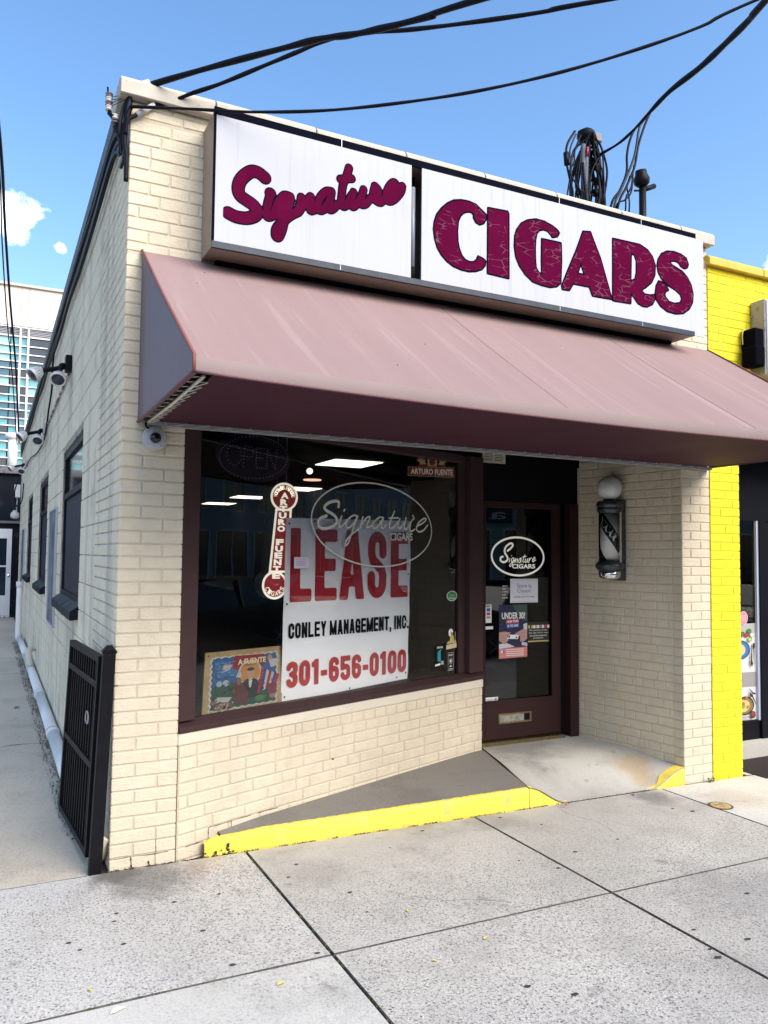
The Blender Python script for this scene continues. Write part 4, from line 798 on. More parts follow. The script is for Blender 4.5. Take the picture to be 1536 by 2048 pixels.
for loops in D['CIGARS']:
    xs_ = [p[0] for p in loops[0]]; zs_ = [p[1] for p in loops[0]]; b = (min(xs_)-.03, max(xs_)+.03, min(zs_)-.03, max(zs_)+.03)
    for k, (off, dd, mm, nm) in enumerate(((.0105, .2545, WINEL, 'letter_outline'), (-.0005, .2555, WINEC, 'letter'))):
        V, Fc = march(lambda X, Y: sd_poly(X, Y, loops)-off, *b, .004); flat(nm, FF, V, Fc, dd, mm, p2)
st = D['SIGNATURE']
for off, dd, mm, nm in ((.0075, .2545, WINEL, 'script_outline'), (0, .2555, WINE, 'script_lettering')):
    def fn(X, Y):
        Dv = np.full(X.shape, 9.0)
        for p, r in st: Dv = np.minimum(Dv, sd_stroke(X, Y, [(q.x, q.y) for q in smoothpath([(a, b, 0) for a, b in p], 4)] if len(p) > 2 else p, r+off-(.0055 if r < .030 else .003)))
        return Dv
    V, Fc = march(fn, .46, 1.62, 3.40, 4.02, .004); flat(nm, FF, V, Fc, dd, mm, p1)
# dark slits between the script strokes
# ------------------------------------------------------------------ print on the shop window
DG = -.0645
dec = MB()
og = thing('window_decal', 'large pale oval decal with script lettering on the slanted shop window', 'window decal', tuple(FW(1.57, 1.86, DG)))
ov = [shift(FW, p, -.02, DG) for p in D['OVALW']]; sw = [[shift(FW, p, -.02, DG) for p in l] for l in D['SIGW']]
V, Fc = march(lambda X, Y: sd_stroke(X, Y, [(q.x, q.y) for q in smoothpath([(a, b, 0) for a, b in ov], 2)], .0052), .9, 2.30, 1.5, 2.2, .003); flat('oval_ring', FW, V, Fc, DG, DECAL, og)
def fn(X, Y):
    Dv = np.full(X.shape, 9.0)
    for i, l in enumerate(sw): Dv = np.minimum(Dv, sd_stroke(X, Y, [(q.x, q.y) for q in smoothpath([(a, b, 0) for a, b in l], 4)] if len(l) > 2 else l, .0105 if i == 0 else .0062))
    return Dv
V, Fc = march(fn, .95, 2.30, 1.62, 2.08, .003); flat('script_lettering', FW, V, Fc, DG, DECAL, og)
c = [shift(FW, p, -.02, DG) for p in D['CIGW']]
text('lettering', FW, 'CIGARS', c[0][0], c[1][0], c[0][1], c[3][1], DG, DECAL, og, bold=.02, slope=.004)
# ------------------------------------------------------------------ banner
DB = -.092
bn = thing('lease_banner', 'white vinyl lease banner with big red and black letters hanging inside the shop window', 'banner', tuple(FW(1.4, .74, DB)))
cor = [shift(FW, p, -.05, DB) for p in ((.757, .734), (1.943, .761), (1.972, 1.914), (.774, 1.888))]
class Quad:
    """a surface patch given by its four corners (metres); a and z run 0..1"""
    def __init__(s, c3, n): s.c = [Vector(q) for q in c3]; s.n = Vector(n).normalized()
    def __call__(s, a, z, d=0):
        c = s.c; return c[0]*(1-a)*(1-z)+c[1]*a*(1-z)+c[2]*a*z+c[3]*(1-a)*z+s.n*d
QB = Quad([FW(a, z, DB) for a, z in cor], FW.n)
rr = random.Random(3); nu, nv = 24, 24
def wr(u, t): return -.0016*(1+math.sin(u*9+t*5))-.002*math.exp(-((t-.47)/.01)**2)-.0012*(1+math.sin(t*17-u*6))
v = []
for j in range(nv+1):
    for i in range(nu+1):
        u, t = i/nu, j/nv; e = (.004*math.sin(t*19) if i == nu else 0)
        v.append(QB(u+e, t, wr(u, t)))
mesh('vinyl_sheet', v, [(j*(nu+1)+i, j*(nu+1)+i+1, (j+1)*(nu+1)+i+1, (j+1)*(nu+1)+i) for j in range(nv) for i in range(nu)], BANNER, bn, True)
def sB(s, z): return shift(FW, (s, z), -.05, DB)
def bl(ch, s0, s1, z0, z1, t, m_, parent):
    a, b = sB(s0, z0), sB(s1, z1); letter('letter', FW, ch, a[0], b[0], a[1], b[1], t, DB+.0012, m_, parent)
for ch, s0, s1 in (('L', .812, .993), ('E', 1.023, 1.218), ('A', 1.240, 1.483), ('S', 1.514, 1.703), ('E', 1.750, 1.935)):
    bl(ch, s0, s1, 1.356, 1.826, {'S': .074, 'A': .078}.get(ch, .084), RED, bn)
def line(s, s0, s1, z0, z1, t, wmap, m_, slope=0):
    tot = sum(wmap.get(c_, 1) for c_ in s)+.16*(len(s)-1); k = (s1-s0)/tot; x = s0
    for c_ in s:
        wd = wmap.get(c_, 1)*k; dz = slope*(x-s0)
        if c_ != ' ': bl(c_, x, x+wd, z0+dz, z1+dz, t, m_, bn)
        x += wd+.16*k
line('CONLEY MANAGEMENT, INC.', .806, 1.948, 1.126, 1.224, .0185, {'M': 1.35, ' ': .35, ',': .35, '.': .4, 'I': .42, 'A': 1.05}, BLACK)
line('301-656-0100', .797, 1.925, .820, .984, .0365, {'-': .62, '1': .72}, REDD, -.006)
for a, b in ((.02, .03), (.98, .97), (.98, .66), (.98, .36), (.98, .04), (.9, .02), (.02, .53), (.02, .97), (.5, .01), (.35, .985), (.7, .985), (.2, .985)):
    v = [QB(a+.006*math.cos(k*math.pi/4), b+.006*math.sin(k*math.pi/4), .001) for k in range(8)]; mesh('grommet', v, [tuple(range(8))], BLACK, bn)
# ------------------------------------------------------------------ cigar band sign behind the banner
YB = -.40
cb = thing('cigar_band_sign', 'tall red and cream sign shaped like a cigar band hanging left of the lease banner', 'hanging sign', (1.06, .40, 1.4))
CT, CBm, TL, TR, BL_, BR_, RT, RB = (1.066, 2.025), (1.012, 1.462), (1.008, 1.95), (1.119, 1.95), (.970, 1.54), (1.098, 1.54), .092, .084
def band(X, Y, off):
    a = np.hypot(X-CT[0], Y-CT[1])-RT; b = np.hypot((X-CBm[0]), (Y-CBm[1])*.93)-RB; c = sd_poly(X, Y, [[BL_, BR_, TR, TL]])
    return np.minimum(np.minimum(a, b), c)-off
x0, x1, z0, z1 = .90, 1.26, 1.28, 2.2
V, Fc = march(lambda X, Y: band(X, Y, 0), x0, x1, z0, z1, .003)
CREAMP = mat('lit_cream_acrylic', (.85, .82, .70), .35, emit=((1, .93, .74), .28)); REDP = mat('red_acrylic', (.42, .010, .014), .3, emit=((.5, .01, .01), .06))
flat('face', FF, V, Fc, YB, CREAMP, cb)
ed = MB(); cnt = {}
for q in Fc:
    for a, b in zip(q, q[1:]+q[:1]):
        k = (min(a, b), max(a, b)); cnt.setdefault(k, []).append((a, b))
for k, e in cnt.items():
    if len(e) == 1:
        a, b = e[0]; pa, pb = V[a], V[b]; ed.add([FF(*pa, YB), FF(*pb, YB), FF(*pb, YB-.17), FF(*pa, YB-.17)], [(0, 1, 2, 3)])
ed.build('casing', mat('olive_grey_casing', (.62, .64, .48), .5), cb)
V, Fc = march(lambda X, Y: band(X, Y, -.0145), x0, x1, z0, z1, .003); flat('red_field', FF, V, Fc, YB+.001, REDP, cb)
def bandc(z): t = (z-CBm[1])/(CT[1]-CBm[1]); return CBm[0]+(CT[0]-CBm[0])*t
zt = CT[1]+.028; hz = .0385
for i, ch in enumerate('ARTURO FUENTE'):
    z = zt-i*(hz+.0025)*1.04
    if ch != ' ': text('letter', FF, ch, bandc(z)-.026, bandc(z)+.026, z-hz, z, YB+.002, CREAMP, cb, bold=.06)
def arctext(s, c, r, a0, a1, h, parent, m_, inward=False):
    for i, ch in enumerate(s):
        if ch == ' ': continue
        a = math.radians(a0+(a1-a0)*i/(len(s)-1)); x, z = c[0]+r*math.cos(a), c[1]+r*math.sin(a)
        text('letter', FF, ch, x-h*.36, x+h*.36, z-h/2, z+h/2, YB+.002, m_, parent, bold=.02, rot=(x, z, a-math.pi/2 if not inward else a+math.pi/2))
arctext("World's Finest", CT, RT-.032, 172, 8, .026, cb, CREAMP); arctext('CIGARS', CBm, RB-.030, 205, 335, .030, cb, CREAMP, True)
MB().tube([(CT[0]-.03, .45, 2.1), (CT[0]-.03, .45, 2.5)], .002, 4).tube([(CT[0]+.03, .45, 2.1), (CT[0]+.03, .45, 2.5)], .002, 4).build('hanging_wire', RAIL, cb)
# ------------------------------------------------------------------ picture leaning in the window (plain stand-in artwork)
DPz = -.12
pc = [shift(FW, p, -.06, DPz) for p in ((.166, .722), (.745, .727), (.772, 1.088), (.200, 1.088))]
QP = Quad([FW(a, z, DPz+(.03 if z < .8 else 0)) for a, z in pc], FW.n)
pt = thing('tin_picture', 'tan framed colourful cigar advertising picture with a man in black suit leaning inside the window', 'picture', tuple(FW(.45, .735, DPz)))
mb = MB(); mb.add([QP(a, z, d) for d in (0, -.012) for a, z in ((0, 0), (1, 0), (1, 1), (0, 1))], [(0, 1, 2, 3), (7, 6, 5, 4), (0, 4, 5, 1), (1, 5, 6, 2), (2, 6, 7, 3), (3, 7, 4, 0)])
mb.build('board', mat('tan_board', (.38, .27, .13), .6, var=[(20, .2, None)]), pt)
k_ = [0]
def art(pts, col, rough=.5):
    k_[0] += 1; col = tuple(c*.72 for c in col); return polyf('printed_shape', QP, pts, .00015*k_[0], mat('print_%02x%02x%02x' % tuple(int(255*c) for c in col), col, rough), pt)
def circ(cx, cz, rx, rz, n=20): return [(cx+rx*math.cos(2*math.pi*k/n), cz+rz*math.sin(2*math.pi*k/n)) for k in range(n)]
sc = []; n = 120
for k in range(n):
    t = k/n*4; e = int(t); q = t-e; w_ = .012*math.sin(q*2*math.pi*9)
    sc.append([(.07+.86*q, .08+w_), (.93+w_, .08+.84*q), (.93-.86*q, .92+w_), (.07+w_, .92-.84*q)][e])
art(sc, (.70, .66, .50)); art([(.5+(x-.5)*.955, .5+(y-.5)*.945) for x, y in sc], (.03, .12, .33))
art([(.10, .11), (.9, .11), (.9, .50), (.72, .42), (.45, .44), (.3, .52), (.10, .46)], (.015, .085, .05))
art([(.14, .60), (.40, .62), (.42, .72), (.22, .86), (.12, .84)], (.04, .20, .42)); art([(.36, .91), (.74, .90), (.78, .75), (.66, .64), (.48, .62), (.33, .72)], (.33, .012, .022))
art(circ(.565, .62, .155, .20), (.72, .66, .48)); art(circ(.565, .62, .130, .17), (.62, .28, .07))
for x, z, r in ((.25, .76, .05), (.30, .80, .03), (.82, .83, .05), (.86, .78, .035)): art(circ(x, z, r*.6, r), (.55, .28, .20))
art([(.24, .80), (.34, .78), (.30, .70), (.20, .66)], (.60, .55, .55)); art([(.80, .80), (.92, .80), (.9, .68), (.84, .66)], (.60, .55, .55))
art([(.42, .22), (.70, .22), (.72, .44), (.62, .52), (.52, .52), (.43, .44)], (.012, .012, .016)); art([(.545, .52), (.60, .52), (.58, .38), (.56, .38)], (.75, .74, .70))
art(circ(.572, .60, .045, .085), (.58, .33, .22)); art(circ(.572, .672, .047, .028), (.03, .018, .012)); art([(.535, .512), (.572, .50), (.535, .485)], BLK := (.01, .01, .01)); art([(.610, .512), (.572, .50), (.610, .485)], BLK)
art([(.36, .20), (.52, .12), (.55, .30), (.48, .46), (.40, .52), (.34, .42)], (.12, .022, .020)); art(circ(.425, .50, .03, .06), (.30, .13, .08)); art([(.38, .57), (.43, .70), (.46, .57)], (.60, .56, .50))
for i, cl in enumerate(((.45, .02, .03), (.02, .05, .25), (.62, .60, .58), (.40, .02, .03), (.55, .52, .5), (.03, .06, .28), (.45, .02, .03))):
    x = .66+i*.035; art([(x, .26+.02*i), (x+.045, .28+.02*i), (x+.085, .64-.02*i), (x+.05, .68-.02*i)], cl)
art(circ(.70, .19, .07, .05), (.06, .22, .07)); art(circ(.26, .50, .04, .05), (.45, .52, .60)); art(circ(.18, .50, .035, .045), (.40, .48, .58)); art([(.11, .22), (.30, .20), (.34, .27), (.16, .30)], (.50, .55, .50))
art(circ(.19, .15, .05, .045), (.40, .33, .24)); art(circ(.19, .15, .035, .032), (.22, .10, .06)); art(circ(.30, .16, .035, .04), (.28, .07, .07)); art(circ(.12, .22, .03, .03), (.35, .12, .09)); art(circ(.86, .20, .04, .04), (.40, .20, .13))
art([(.78, .40), (.92, .40), (.92, .24), (.80, .22)], (.22, .02, .05))
rq = random.Random(12)
for _ in range(70):
    x, z = rq.uniform(.11, .89), rq.uniform(.12, .50)
    if .36 < x < .72: continue
    g_ = rq.choice(((.01, .12, .04), (.03, .20, .06), (.005, .05, .03), (.10, .22, .05), (.25, .10, .05) if z < .25 else (.02, .14, .08)))
    art(circ(x, z, rq.uniform(.006, .018), rq.uniform(.010, .03), 7), g_)
for _ in range(34):
    a_ = rq.uniform(0, 6.28); r_ = rq.uniform(.9, 1.12); art(circ(.565+.14*r_*math.cos(a_), .62+.185*r_*math.sin(a_), .005, .007, 6), rq.choice(((.55, .45, .2), (.3, .1, .05))))
for _ in range(26):
    art(circ(rq.uniform(.12, .34), rq.uniform(.58, .85), rq.uniform(.01, .03), rq.uniform(.006, .014), 8), rq.choice(((.10, .28, .50), (.20, .38, .55), (.03, .14, .34))))
for _ in range(22):
    art(circ(rq.uniform(.12, .33), rq.uniform(.12, .2), rq.uniform(.008, .018), rq.uniform(.01, .022), 8), rq.choice(((.5, .38, .25), (.28, .08, .06), (.45, .3, .2), (.12, .05, .03))))
text('lettering', QP, 'A·FUENTE', .36, .72, .775, .865, .00015*236, mat('print_cream', (.72, .62, .36), .5), pt, bold=.03)
for a, z in ((.04, .95), (.96, .95)): polyf('nail_hole', QP, circ(a, z, .008, .014), .0002, BLACK, pt)
# ------------------------------------------------------------------ unlit signs high in the window, with a faint glow added
op = thing('open_sign', 'unlit oval OPEN sign of small light dots high in the shop window', 'open sign', tuple(FW(.6, 2.25, -.13)))
def so_(s, z): return shift(FW, (s, z), -.1, -.13)
c0 = so_(.553, 2.252); disc('backing', FW, c0, .29, .150, -.131, NAVYPL, op)
dots = []
for k in range(58): a = 2*math.pi*k/58; dots.append((c0[0]+.262*math.cos(a), c0[1]+.132*math.sin(a)+.02*math.cos(a)))
def dl(pts, n):
    P = [Vector((a, b, 0)) for a, b in pts]; Ls = [0]
    for a, b in zip(P[:-1], P[1:]): Ls.append(Ls[-1]+(b-a).length)
    for k in range(n):
        t = Ls[-1]*k/max(n-1, 1); i = max(j for j in range(len(P)) if Ls[j] <= t+1e-9); i = min(i, len(P)-2); q = P[i].lerp(P[i+1], (t-Ls[i])/(Ls[i+1]-Ls[i]+1e-9)); dots.append((q.x, q.y))
x, z = c0; h = .062; sk = .018
dl([(x-.155+.055*math.cos(a), z+h*math.sin(a)) for a in [k*math.pi/8 for k in range(17)]], 16)
dl([(x-.085, z-h), (x-.075, z+h), (x-.02, z+h), (x-.01, z+.03), (x-.02, z), (x-.08, z)], 15)
dl([(x+.075, z+h), (x+.015, z+h), (x+.012, z-h), (x+.075, z-h)], 15); dl([(x+.012, z), (x+.06, z)], 5)
dl([(x+.095, z-h), (x+.10, z+h), (x+.165, z-h), (x+.175, z+h)], 22)
mb = MB()
for a, b in dots:
    r = .0028; mb.add([FW(a+r*math.cos(q), b+r*math.sin(q), -.128) for q in (0, 1.57, 3.14, 4.71)], [(0, 1, 2, 3)])
mb.build('light_dots', mat('faint_glow_dots', (.40, .40, .45), .4, emit=((.6, .6, .7), .03)), op)  # weak glow put into the dots of a sign that is switched off
an = thing('brand_window_sign', 'dark red name plate with gold crest hanging top right in the window', 'window sign', tuple(FW(2.27, 2.3, -.13)))
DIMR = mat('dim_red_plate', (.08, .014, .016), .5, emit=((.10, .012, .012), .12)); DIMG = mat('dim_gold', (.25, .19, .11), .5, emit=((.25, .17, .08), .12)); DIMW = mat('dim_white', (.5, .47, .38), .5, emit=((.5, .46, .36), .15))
q = [so_(*p) for p in ((1.982, 2.255), (2.555, 2.285), (2.555, 2.365), (1.982, 2.325))]
QN = Quad([FW(a, z, -.13) for a, z in q], FW.n)
polyf('plate', QN, [(0, 0), (1, 0), (1, 1), (0, 1)], 0, DIMR, an)
text('lettering', QN, 'ARTURO FUENTE', .06, .95, .2, .80, .001, DIMW, an, bold=.01)
for a0, a1, b0, b1 in ((0, 1, 0, .05), (0, 1, .95, 1), (0, .008, .05, .95), (.992, 1, .05, .95)): polyf('border', QN, [(a0, b0), (a1, b0), (a1, b1), (a0, b1)], .001, DIMG, an)
polyf('crest', QN, [(.40, 1.08), (.60, 1.08), (.60, 2.0), (.40, 2.0)], 0, DIMG, an); polyf('crest_field', QN, circ(.5, 1.52, .065, .35), .001, DIMR, an)
for s_ in (-1, 1):
    P = [(.5+s_*.12, 1.1), (.5+s_*.30, 1.05), (.5+s_*.26, 1.4), (.5+s_*.34, 1.7), (.5+s_*.27, 2.25), (.5+s_*.20, 1.9), (.5+s_*.15, 2.0), (.5+s_*.17, 1.5)]
    polyf('crest_supporter', QN, P, 0, DIMR, an); polyf('crest_highlight', QN, [(.5+(x-.5)*.93, 1.5+(z-1.5)*.55) for x, z in P], .001, DIMG, an)
# ------------------------------------------------------------------ small stickers on the window
def sk_(s, z): return shift(FW, (s, z), 0, DG)
GREEN = mat('green_print', (.02, .26, .05), .5); LGREEN = mat('pale_green_print', (.45, .65, .42), .5); TEAL = mat('teal_print', (.02, .27, .33), .5); GOLD = mat('gold_print', (.55, .42, .16), .5); TAN = mat('tan_print', (.62, .50, .32), .5)
t1 = thing('window_sticker', 'small green oval sticker at the right side of the shop window', 'sticker', tuple(FW(*sk_(2.397, 1.35), DG)))
c0 = sk_(2.397, 1.350); disc('rim', FW, c0, .066, .040, DG, WHITE, t1); disc('field', FW, c0, .058, .034, DG+.0006, GREEN, t1); polyf('wave', FW, [(c0[0]-.045, c0[1]-.010), (c0[0]+.045, c0[1]-.016), (c0[0]+.035, c0[1]-.024), (c0[0]-.03, c0[1]-.02)], DG+.0012, LGREEN, t1); text('lettering', FW, 'Artisan', c0[0]-.035, c0[0]+.035, c0[1]-.004, c0[1]+.018, DG+.0012, LGREEN, t1, shear=.3)
t2 = thing('window_sticker', 'gold and cream figure sticker with feather crown above a tan strip on the window', 'sticker', tuple(FW(*sk_(2.39, 1.0), DG)))
a = sk_(2.395, .965); x, z = a
polyf('strip', FW, [(x-.065, z-.022), (x+.065, z-.014), (x+.065, z+.022), (x-.065, z+.014)], DG, TAN, t2); disc('feather_crown', FW, (x-.01, z+.105), .028, .032, DG, WHITE, t2); polyf('robe', FW, [(x-.032, z+.022), (x+.035, z+.024), (x+.022, z+.085), (x-.008, z+.095)], DG+.0006, GOLD, t2); disc('face', FW, (x+.002, z+.098), .011, .014, DG+.0012, mat('print_brown', (.22, .12, .06), .5), t2)
polyf('leaf_ornament', FW, [(x-.06, z+.022), (x-.028, z+.022), (x-.038, z+.045)], DG, TAN, t2); polyf('leaf_ornament', FW, [(x+.028, z+.022), (x+.06, z+.026), (x+.048, z+.048)], DG, TAN, t2); polyf('staff', FW, [(x+.040, z+.03), (x+.046, z+.03), (x+.050, z+.11), (x+.044, z+.11)], DG, GOLD, t2)
t3 = thing('window_sticker', 'black sticker with teal figure and white words low on the window', 'sticker', tuple(FW(*sk_(2.25, .9), DG)))
x, z = sk_(2.245, .905); polyf('field', FW, [(x-.055, z-.085), (x+.06, z-.075), (x+.06, z+.09), (x-.055, z+.08)], DG, BLACK, t3); polyf('figure', FW, [(x-.018, z-.045), (x+.020, z-.042), (x+.018, z+.03), (x+.026, z+.048), (x-.012, z+.035), (x-.020, z+.02)], DG+.0006, TEAL, t3)
text('lettering', FW, 'XIKAR', x-.03, x+.045, z+.055, z+.071, DG+.0006, WHITE, t3, bold=.02); text('lettering', FW, 'SOLD', x+.022, x+.055, z-.055, z-.043, DG+.0006, WHITE, t3, bold=.03); text('lettering', FW, 'HERE', x+.022, x+.055, z-.070, z-.058, DG+.0006, WHITE, t3, bold=.03); polyf('bar', FW, [(x-.048, z-.078), (x+.014, z-.073), (x+.014, z-.058), (x-.048, z-.064)], DG+.0006, WHITE, t3)
t4 = thing('window_sticker', 'small black sticker with thin white outline and round emblem in the window corner', 'sticker', tuple(FW(*sk_(2.385, .85), DG)))
x, z = sk_(2.387, .850); V, Fc = march(lambda X, Y: np.abs(np.maximum(np.abs(X-x)-.033, np.abs(Y-z)-.068))-.0012, x-.05, x+.05, z-.09, z+.09, .0015); flat('outline', FW, V, Fc, DG, DECAL, t4)
V, Fc = march(lambda X, Y: np.abs(np.hypot(X-x, Y-z-.002)-.022)-.0012, x-.05, x+.05, z-.09, z+.09, .0015); flat('ring', FW, V, Fc, DG, DECAL, t4)
text('lettering', FW, 'ROCKY', x-.026, x+.026, z+.042, z+.056, DG, WHITE, t4, bold=.02); polyf('leaf', FW, [(x, z-.014), (x+.014, z+.004), (x, z+.018), (x-.014, z+.004)], DG, DECAL, t4); polyf('bar', FW, [(x-.014, z-.042), (x+.014, z-.041), (x+.010, z-.032), (x-.012, z-.033)], DG, WHITE, t4); polyf('bar', FW, [(x-.022, z-.060), (x+.022, z-.059), (x+.022, z-.055), (x-.022, z-.056)], DG, WHITE, t4)
t5 = thing('paper_notice', 'small white paper notice taped on the glass over the big red L', 'notice', tuple(FW(*shift(FW, (.90, 1.61), -.05, DG), DG)))
x, z = shift(FW, (.905, 1.605), -.05, DG); rect('paper', FW, x-.062, x+.062, z-.036, z+.036, DG, mat('lilac_white_paper', (.62, .55, .66), .6), t5)
for k in range(4): rect('print_line', FW, x-.045, x+.04, z+.022-k*.013, z+.026-k*.013, DG+.0006, mat('grey_print', (.30, .22, .36), .6), t5)
# ------------------------------------------------------------------ things on the shop door
GD = -.0185
kD = (1.05-GD-CAM.y)/(.965-CAM.y)
def D2(x, z): return CAM.x+(x-CAM.x)*kD, CAM.z+(z-CAM.z)*kD
def dthing(label, x, z, nm='door_sticker', cat='sticker'):
    a, b = D2(x, z); return thing(nm, label, cat, (a, 1.05-GD, b))
def drect(nm, x0, x1, z0, z1, d, m_, p):
    a, b = D2(x0, z0), D2(x1, z1); return rect(nm, FD, a[0], b[0], a[1], b[1], GD+d, m_, p)
def dtext(s, x0, x1, z0, z1, d, m_, p, **k):
    a, b = D2(x0, z0), D2(x1, z1); return text('lettering', FD, s, a[0], b[0], a[1], b[1], GD+d, m_, p, **k)
t = dthing('cream oval decal with script lettering in the middle of the brown door glass', 3.31, 1.66, 'door_decal', 'door decal')
ov = [D2(*p) for p in D['OVALD']]; V, Fc = march(lambda X, Y: sd_stroke(X, Y, ov, .0085), 2.9, 3.8, 1.4, 1.95, .003); flat('oval_ring', FD, V, Fc, GD, DECALW, t)
sd_ = [[D2(*p) for p in l] for l in D['SIGD']]
def fn(X, Y):
    Dv = np.full(X.shape, 9.0)
    for i, l in enumerate(sd_): Dv = np.minimum(Dv, sd_stroke(X, Y, [(q.x, q.y) for q in smoothpath([(a, b, 0) for a, b in l], 4)] if len(l) > 2 else l, .0085 if i == 0 else .0036))
    return Dv
V, Fc = march(fn, 2.95, 3.75, 1.5, 1.85, .0022); flat('script_lettering', FD, V, Fc, GD, DECALW, t)
c = D['CIGD']; dtext('CIGARS', c[0][0], c[1][0], c[0][1], c[2][1], 0, DECALW, t, bold=.035)
PAPER = mat('white_paper', (.78, .79, .84), .6); GREYT = mat('grey_print', (.16, .17, .20), .6)
t = dthing('white paper sheet reading Store is Closed taped to the door glass', 3.37, 1.37, 'closed_notice', 'notice')
drect('paper', 3.232, 3.514, 1.277, 1.475, 0, PAPER, t)
dtext('Store is', 3.300, 3.445, 1.400, 1.436, .0006, GREYT, t, bold=.01); dtext('Closed', 3.302, 3.436, 1.360, 1.392, .0006, GREYT, t, bold=.01); dtext('Sunday, June 14, 2026', 3.268, 3.474, 1.318, 1.332, .0006, BLACK, t, bold=.02)
dtext('......................', 3.25, 3.50, 1.462, 1.466, .0006, GREYT, t); dtext('......................', 3.25, 3.50, 1.284, 1.288, .0006, GREYT, t); drect('print_line', 3.34, 3.41, 1.346, 1.348, .0006, GREYT, t)
t = dthing('tall dark poster reading UNDER 30 with two hands above a salmon pink strip', 3.26, 1.04, 'age_poster', 'poster')
NAVY = mat('print_navy', (.012, .014, .055), .5); SKIN = mat('print_skin', (.50, .27, .24), .5); SALM = mat('print_salmon', (.62, .20, .18), .5); PRED = mat('print_red', (.55, .05, .06), .5); PBLU = mat('print_blue', (.03, .10, .38), .5)
drect('sheet', 3.122, 3.404, .826, 1.262, 0, NAVY, t)
a_ = lambda pts, d, m_: polyf('printed_shape', FD, [D2(*p) for p in pts], GD+d, m_, t)
a_([(3.122, .826), (3.404, .833), (3.404, .915), (3.122, .905)], .0006, SALM)
a_([(3.25, 1.262), (3.404, 1.262), (3.404, 1.12), (3.33, 1.15)], .0006, mat('print_dark_green', (.05, .08, .07), .5))
a_([(3.122, .905), (3.28, .918), (3.20, .95), (3.122, .945)], .0007, mat('print_pale', (.6, .58, .6), .5))
a_([(3.37, 1.02), (3.404, 1.02), (3.404, 1.11), (3.365, 1.10)], .0007, mat('print_pale', (.6, .58, .6), .5))
a_([(3.122, 1.04), (3.17, 1.045), (3.24, 1.035), (3.20, 1.01), (3.215, .975), (3.18, .94), (3.15, .955), (3.122, .975)], .0009, SKIN)
a_([(3.404, 1.055), (3.36, 1.06), (3.27, 1.02), (3.30, 1.0), (3.335, 1.005), (3.33, .96), (3.36, .955), (3.404, .98)], .0009, SKIN)
for y_ in (.962, .978, .994, 1.01): a_([(3.14, y_), (3.19, y_-.012), (3.19, y_-.009), (3.14, y_+.003)], .0011, mat('print_skin_dark', (.26, .11, .10), .5))
a_([(3.20, .985), (3.31, .98), (3.318, 1.01), (3.22, 1.02)], .0013, WHITE); a_([(3.21, .992), (3.225, .991), (3.235, 1.012), (3.222, 1.012)], .0016, BLACK); a_([(3.285, .988), (3.302, .987), (3.305, .998), (3.288, .998)], .0016, BLACK)
a_([(3.345, .93), (3.404, .918), (3.404, .945), (3.35, .955)], .0013, mat('print_lilac', (.55, .5, .66), .5))
dtext('UNDER 30?', 3.148, 3.382, 1.145, 1.200, .0012, WHITE, t, bold=.03)
a_([(3.19, 1.105), (3.32, 1.115), (3.32, 1.145), (3.192, 1.138)], .0012, PRED); a_([(3.198, 1.07), (3.322, 1.08), (3.320, 1.113), (3.195, 1.104)], .0012, PBLU)
dtext('OUR TASK', 3.200, 3.315, 1.115, 1.133, .0018, WHITE, t, bold=.03, slope=.005); dtext('IS TO ASK', 3.205, 3.315, 1.078, 1.098, .0018, WHITE, t, bold=.03, slope=.005)
for k in range(4): drect('print_line', 3.19, 3.37, .894-k*.016, .899-k*.016, .0012, WHITE, t)
drect('logo', 3.142, 3.158, .872, .892, .0012, WHITE, t); drect('logo', 3.160, 3.176, .872, .892, .0012, PBLU, t)
t = dthing('dark sticker reading No person under the age of 21 right of the tall door poster', 3.52, 1.02, 'age_sticker', 'sticker')
drect('field', 3.412, 3.628, .946, 1.115, 0, mat('print_dark_olive', (.018, .020, .012), .5), t)
drect('gold_bar', 3.412, 3.628, .950, .960, .0006, GOLD, t)
for i, (cc, x0) in enumerate(((GOLD, 3.414), (BLACK, 3.434), (GOLD, 3.445), (WHITE, 3.466), (GOLD, 3.482), (WHITE, 3.505), (GREYT, 3.53), (WHITE, 3.555), (PRED, 3.58), (WHITE, 3.61))): drect('printed_shape', x0, x0+.022, 1.062, 1.088, .0006+.0001*i, cc, t)
for i, s_ in enumerate(('No person under', 'the age of 21 may', 'be sold tobacco', 'products.')):
    w_ = (.19, .20, .175, .105)[i]; dtext(s_, 3.52-w_/2, 3.52+w_/2, 1.038-i*.0215, 1.052-i*.0215, .0012, WHITE, t, bold=.01)
t = dthing('narrow white sticker of payment card logos at the left edge of the door glass', 3.02, 1.2)
drect('paper', 2.990, 3.048, 1.120, 1.268, 0, WHITE, t); drect('blue_logo', 3.000, 3.036, 1.212, 1.238, .0006, PBLU, t); drect('red_logo', 3.000, 3.036, 1.182, 1.204, .0006, PRED, t); drect('grey_logo', 3.000, 3.038, 1.156, 1.172, .0006, GREYT, t); drect('grey_logo', 2.985, 3.036, 1.246, 1.262, .0006, mat('print_teal_grey', (.2, .3, .32), .5), t)
t = dthing('short white strip sticker below the card logos on the door glass', 3.01, 1.08)
drect('strip', 2.975, 3.063, 1.068, 1.092, 0, WHITE, t)
t = dthing('white and blue rectangular sticker in the lower left corner of the door glass', 3.05, .5)
drect('paper', 2.994, 3.114, .478, .522, 0, WHITE, t); dtext('40', 3.075, 3.105, .496, .514, .0006, PBLU, t, bold=.04); drect('print_line', 3.002, 3.06, .506, .510, .0006, GREYT, t); drect('print_line', 3.002, 3.05, .496, .499, .0006, GREYT, t)
t = dthing('tiny white lettering of shop hours left of the closed notice', 3.19, 1.37, 'opening_hours', 'lettering')
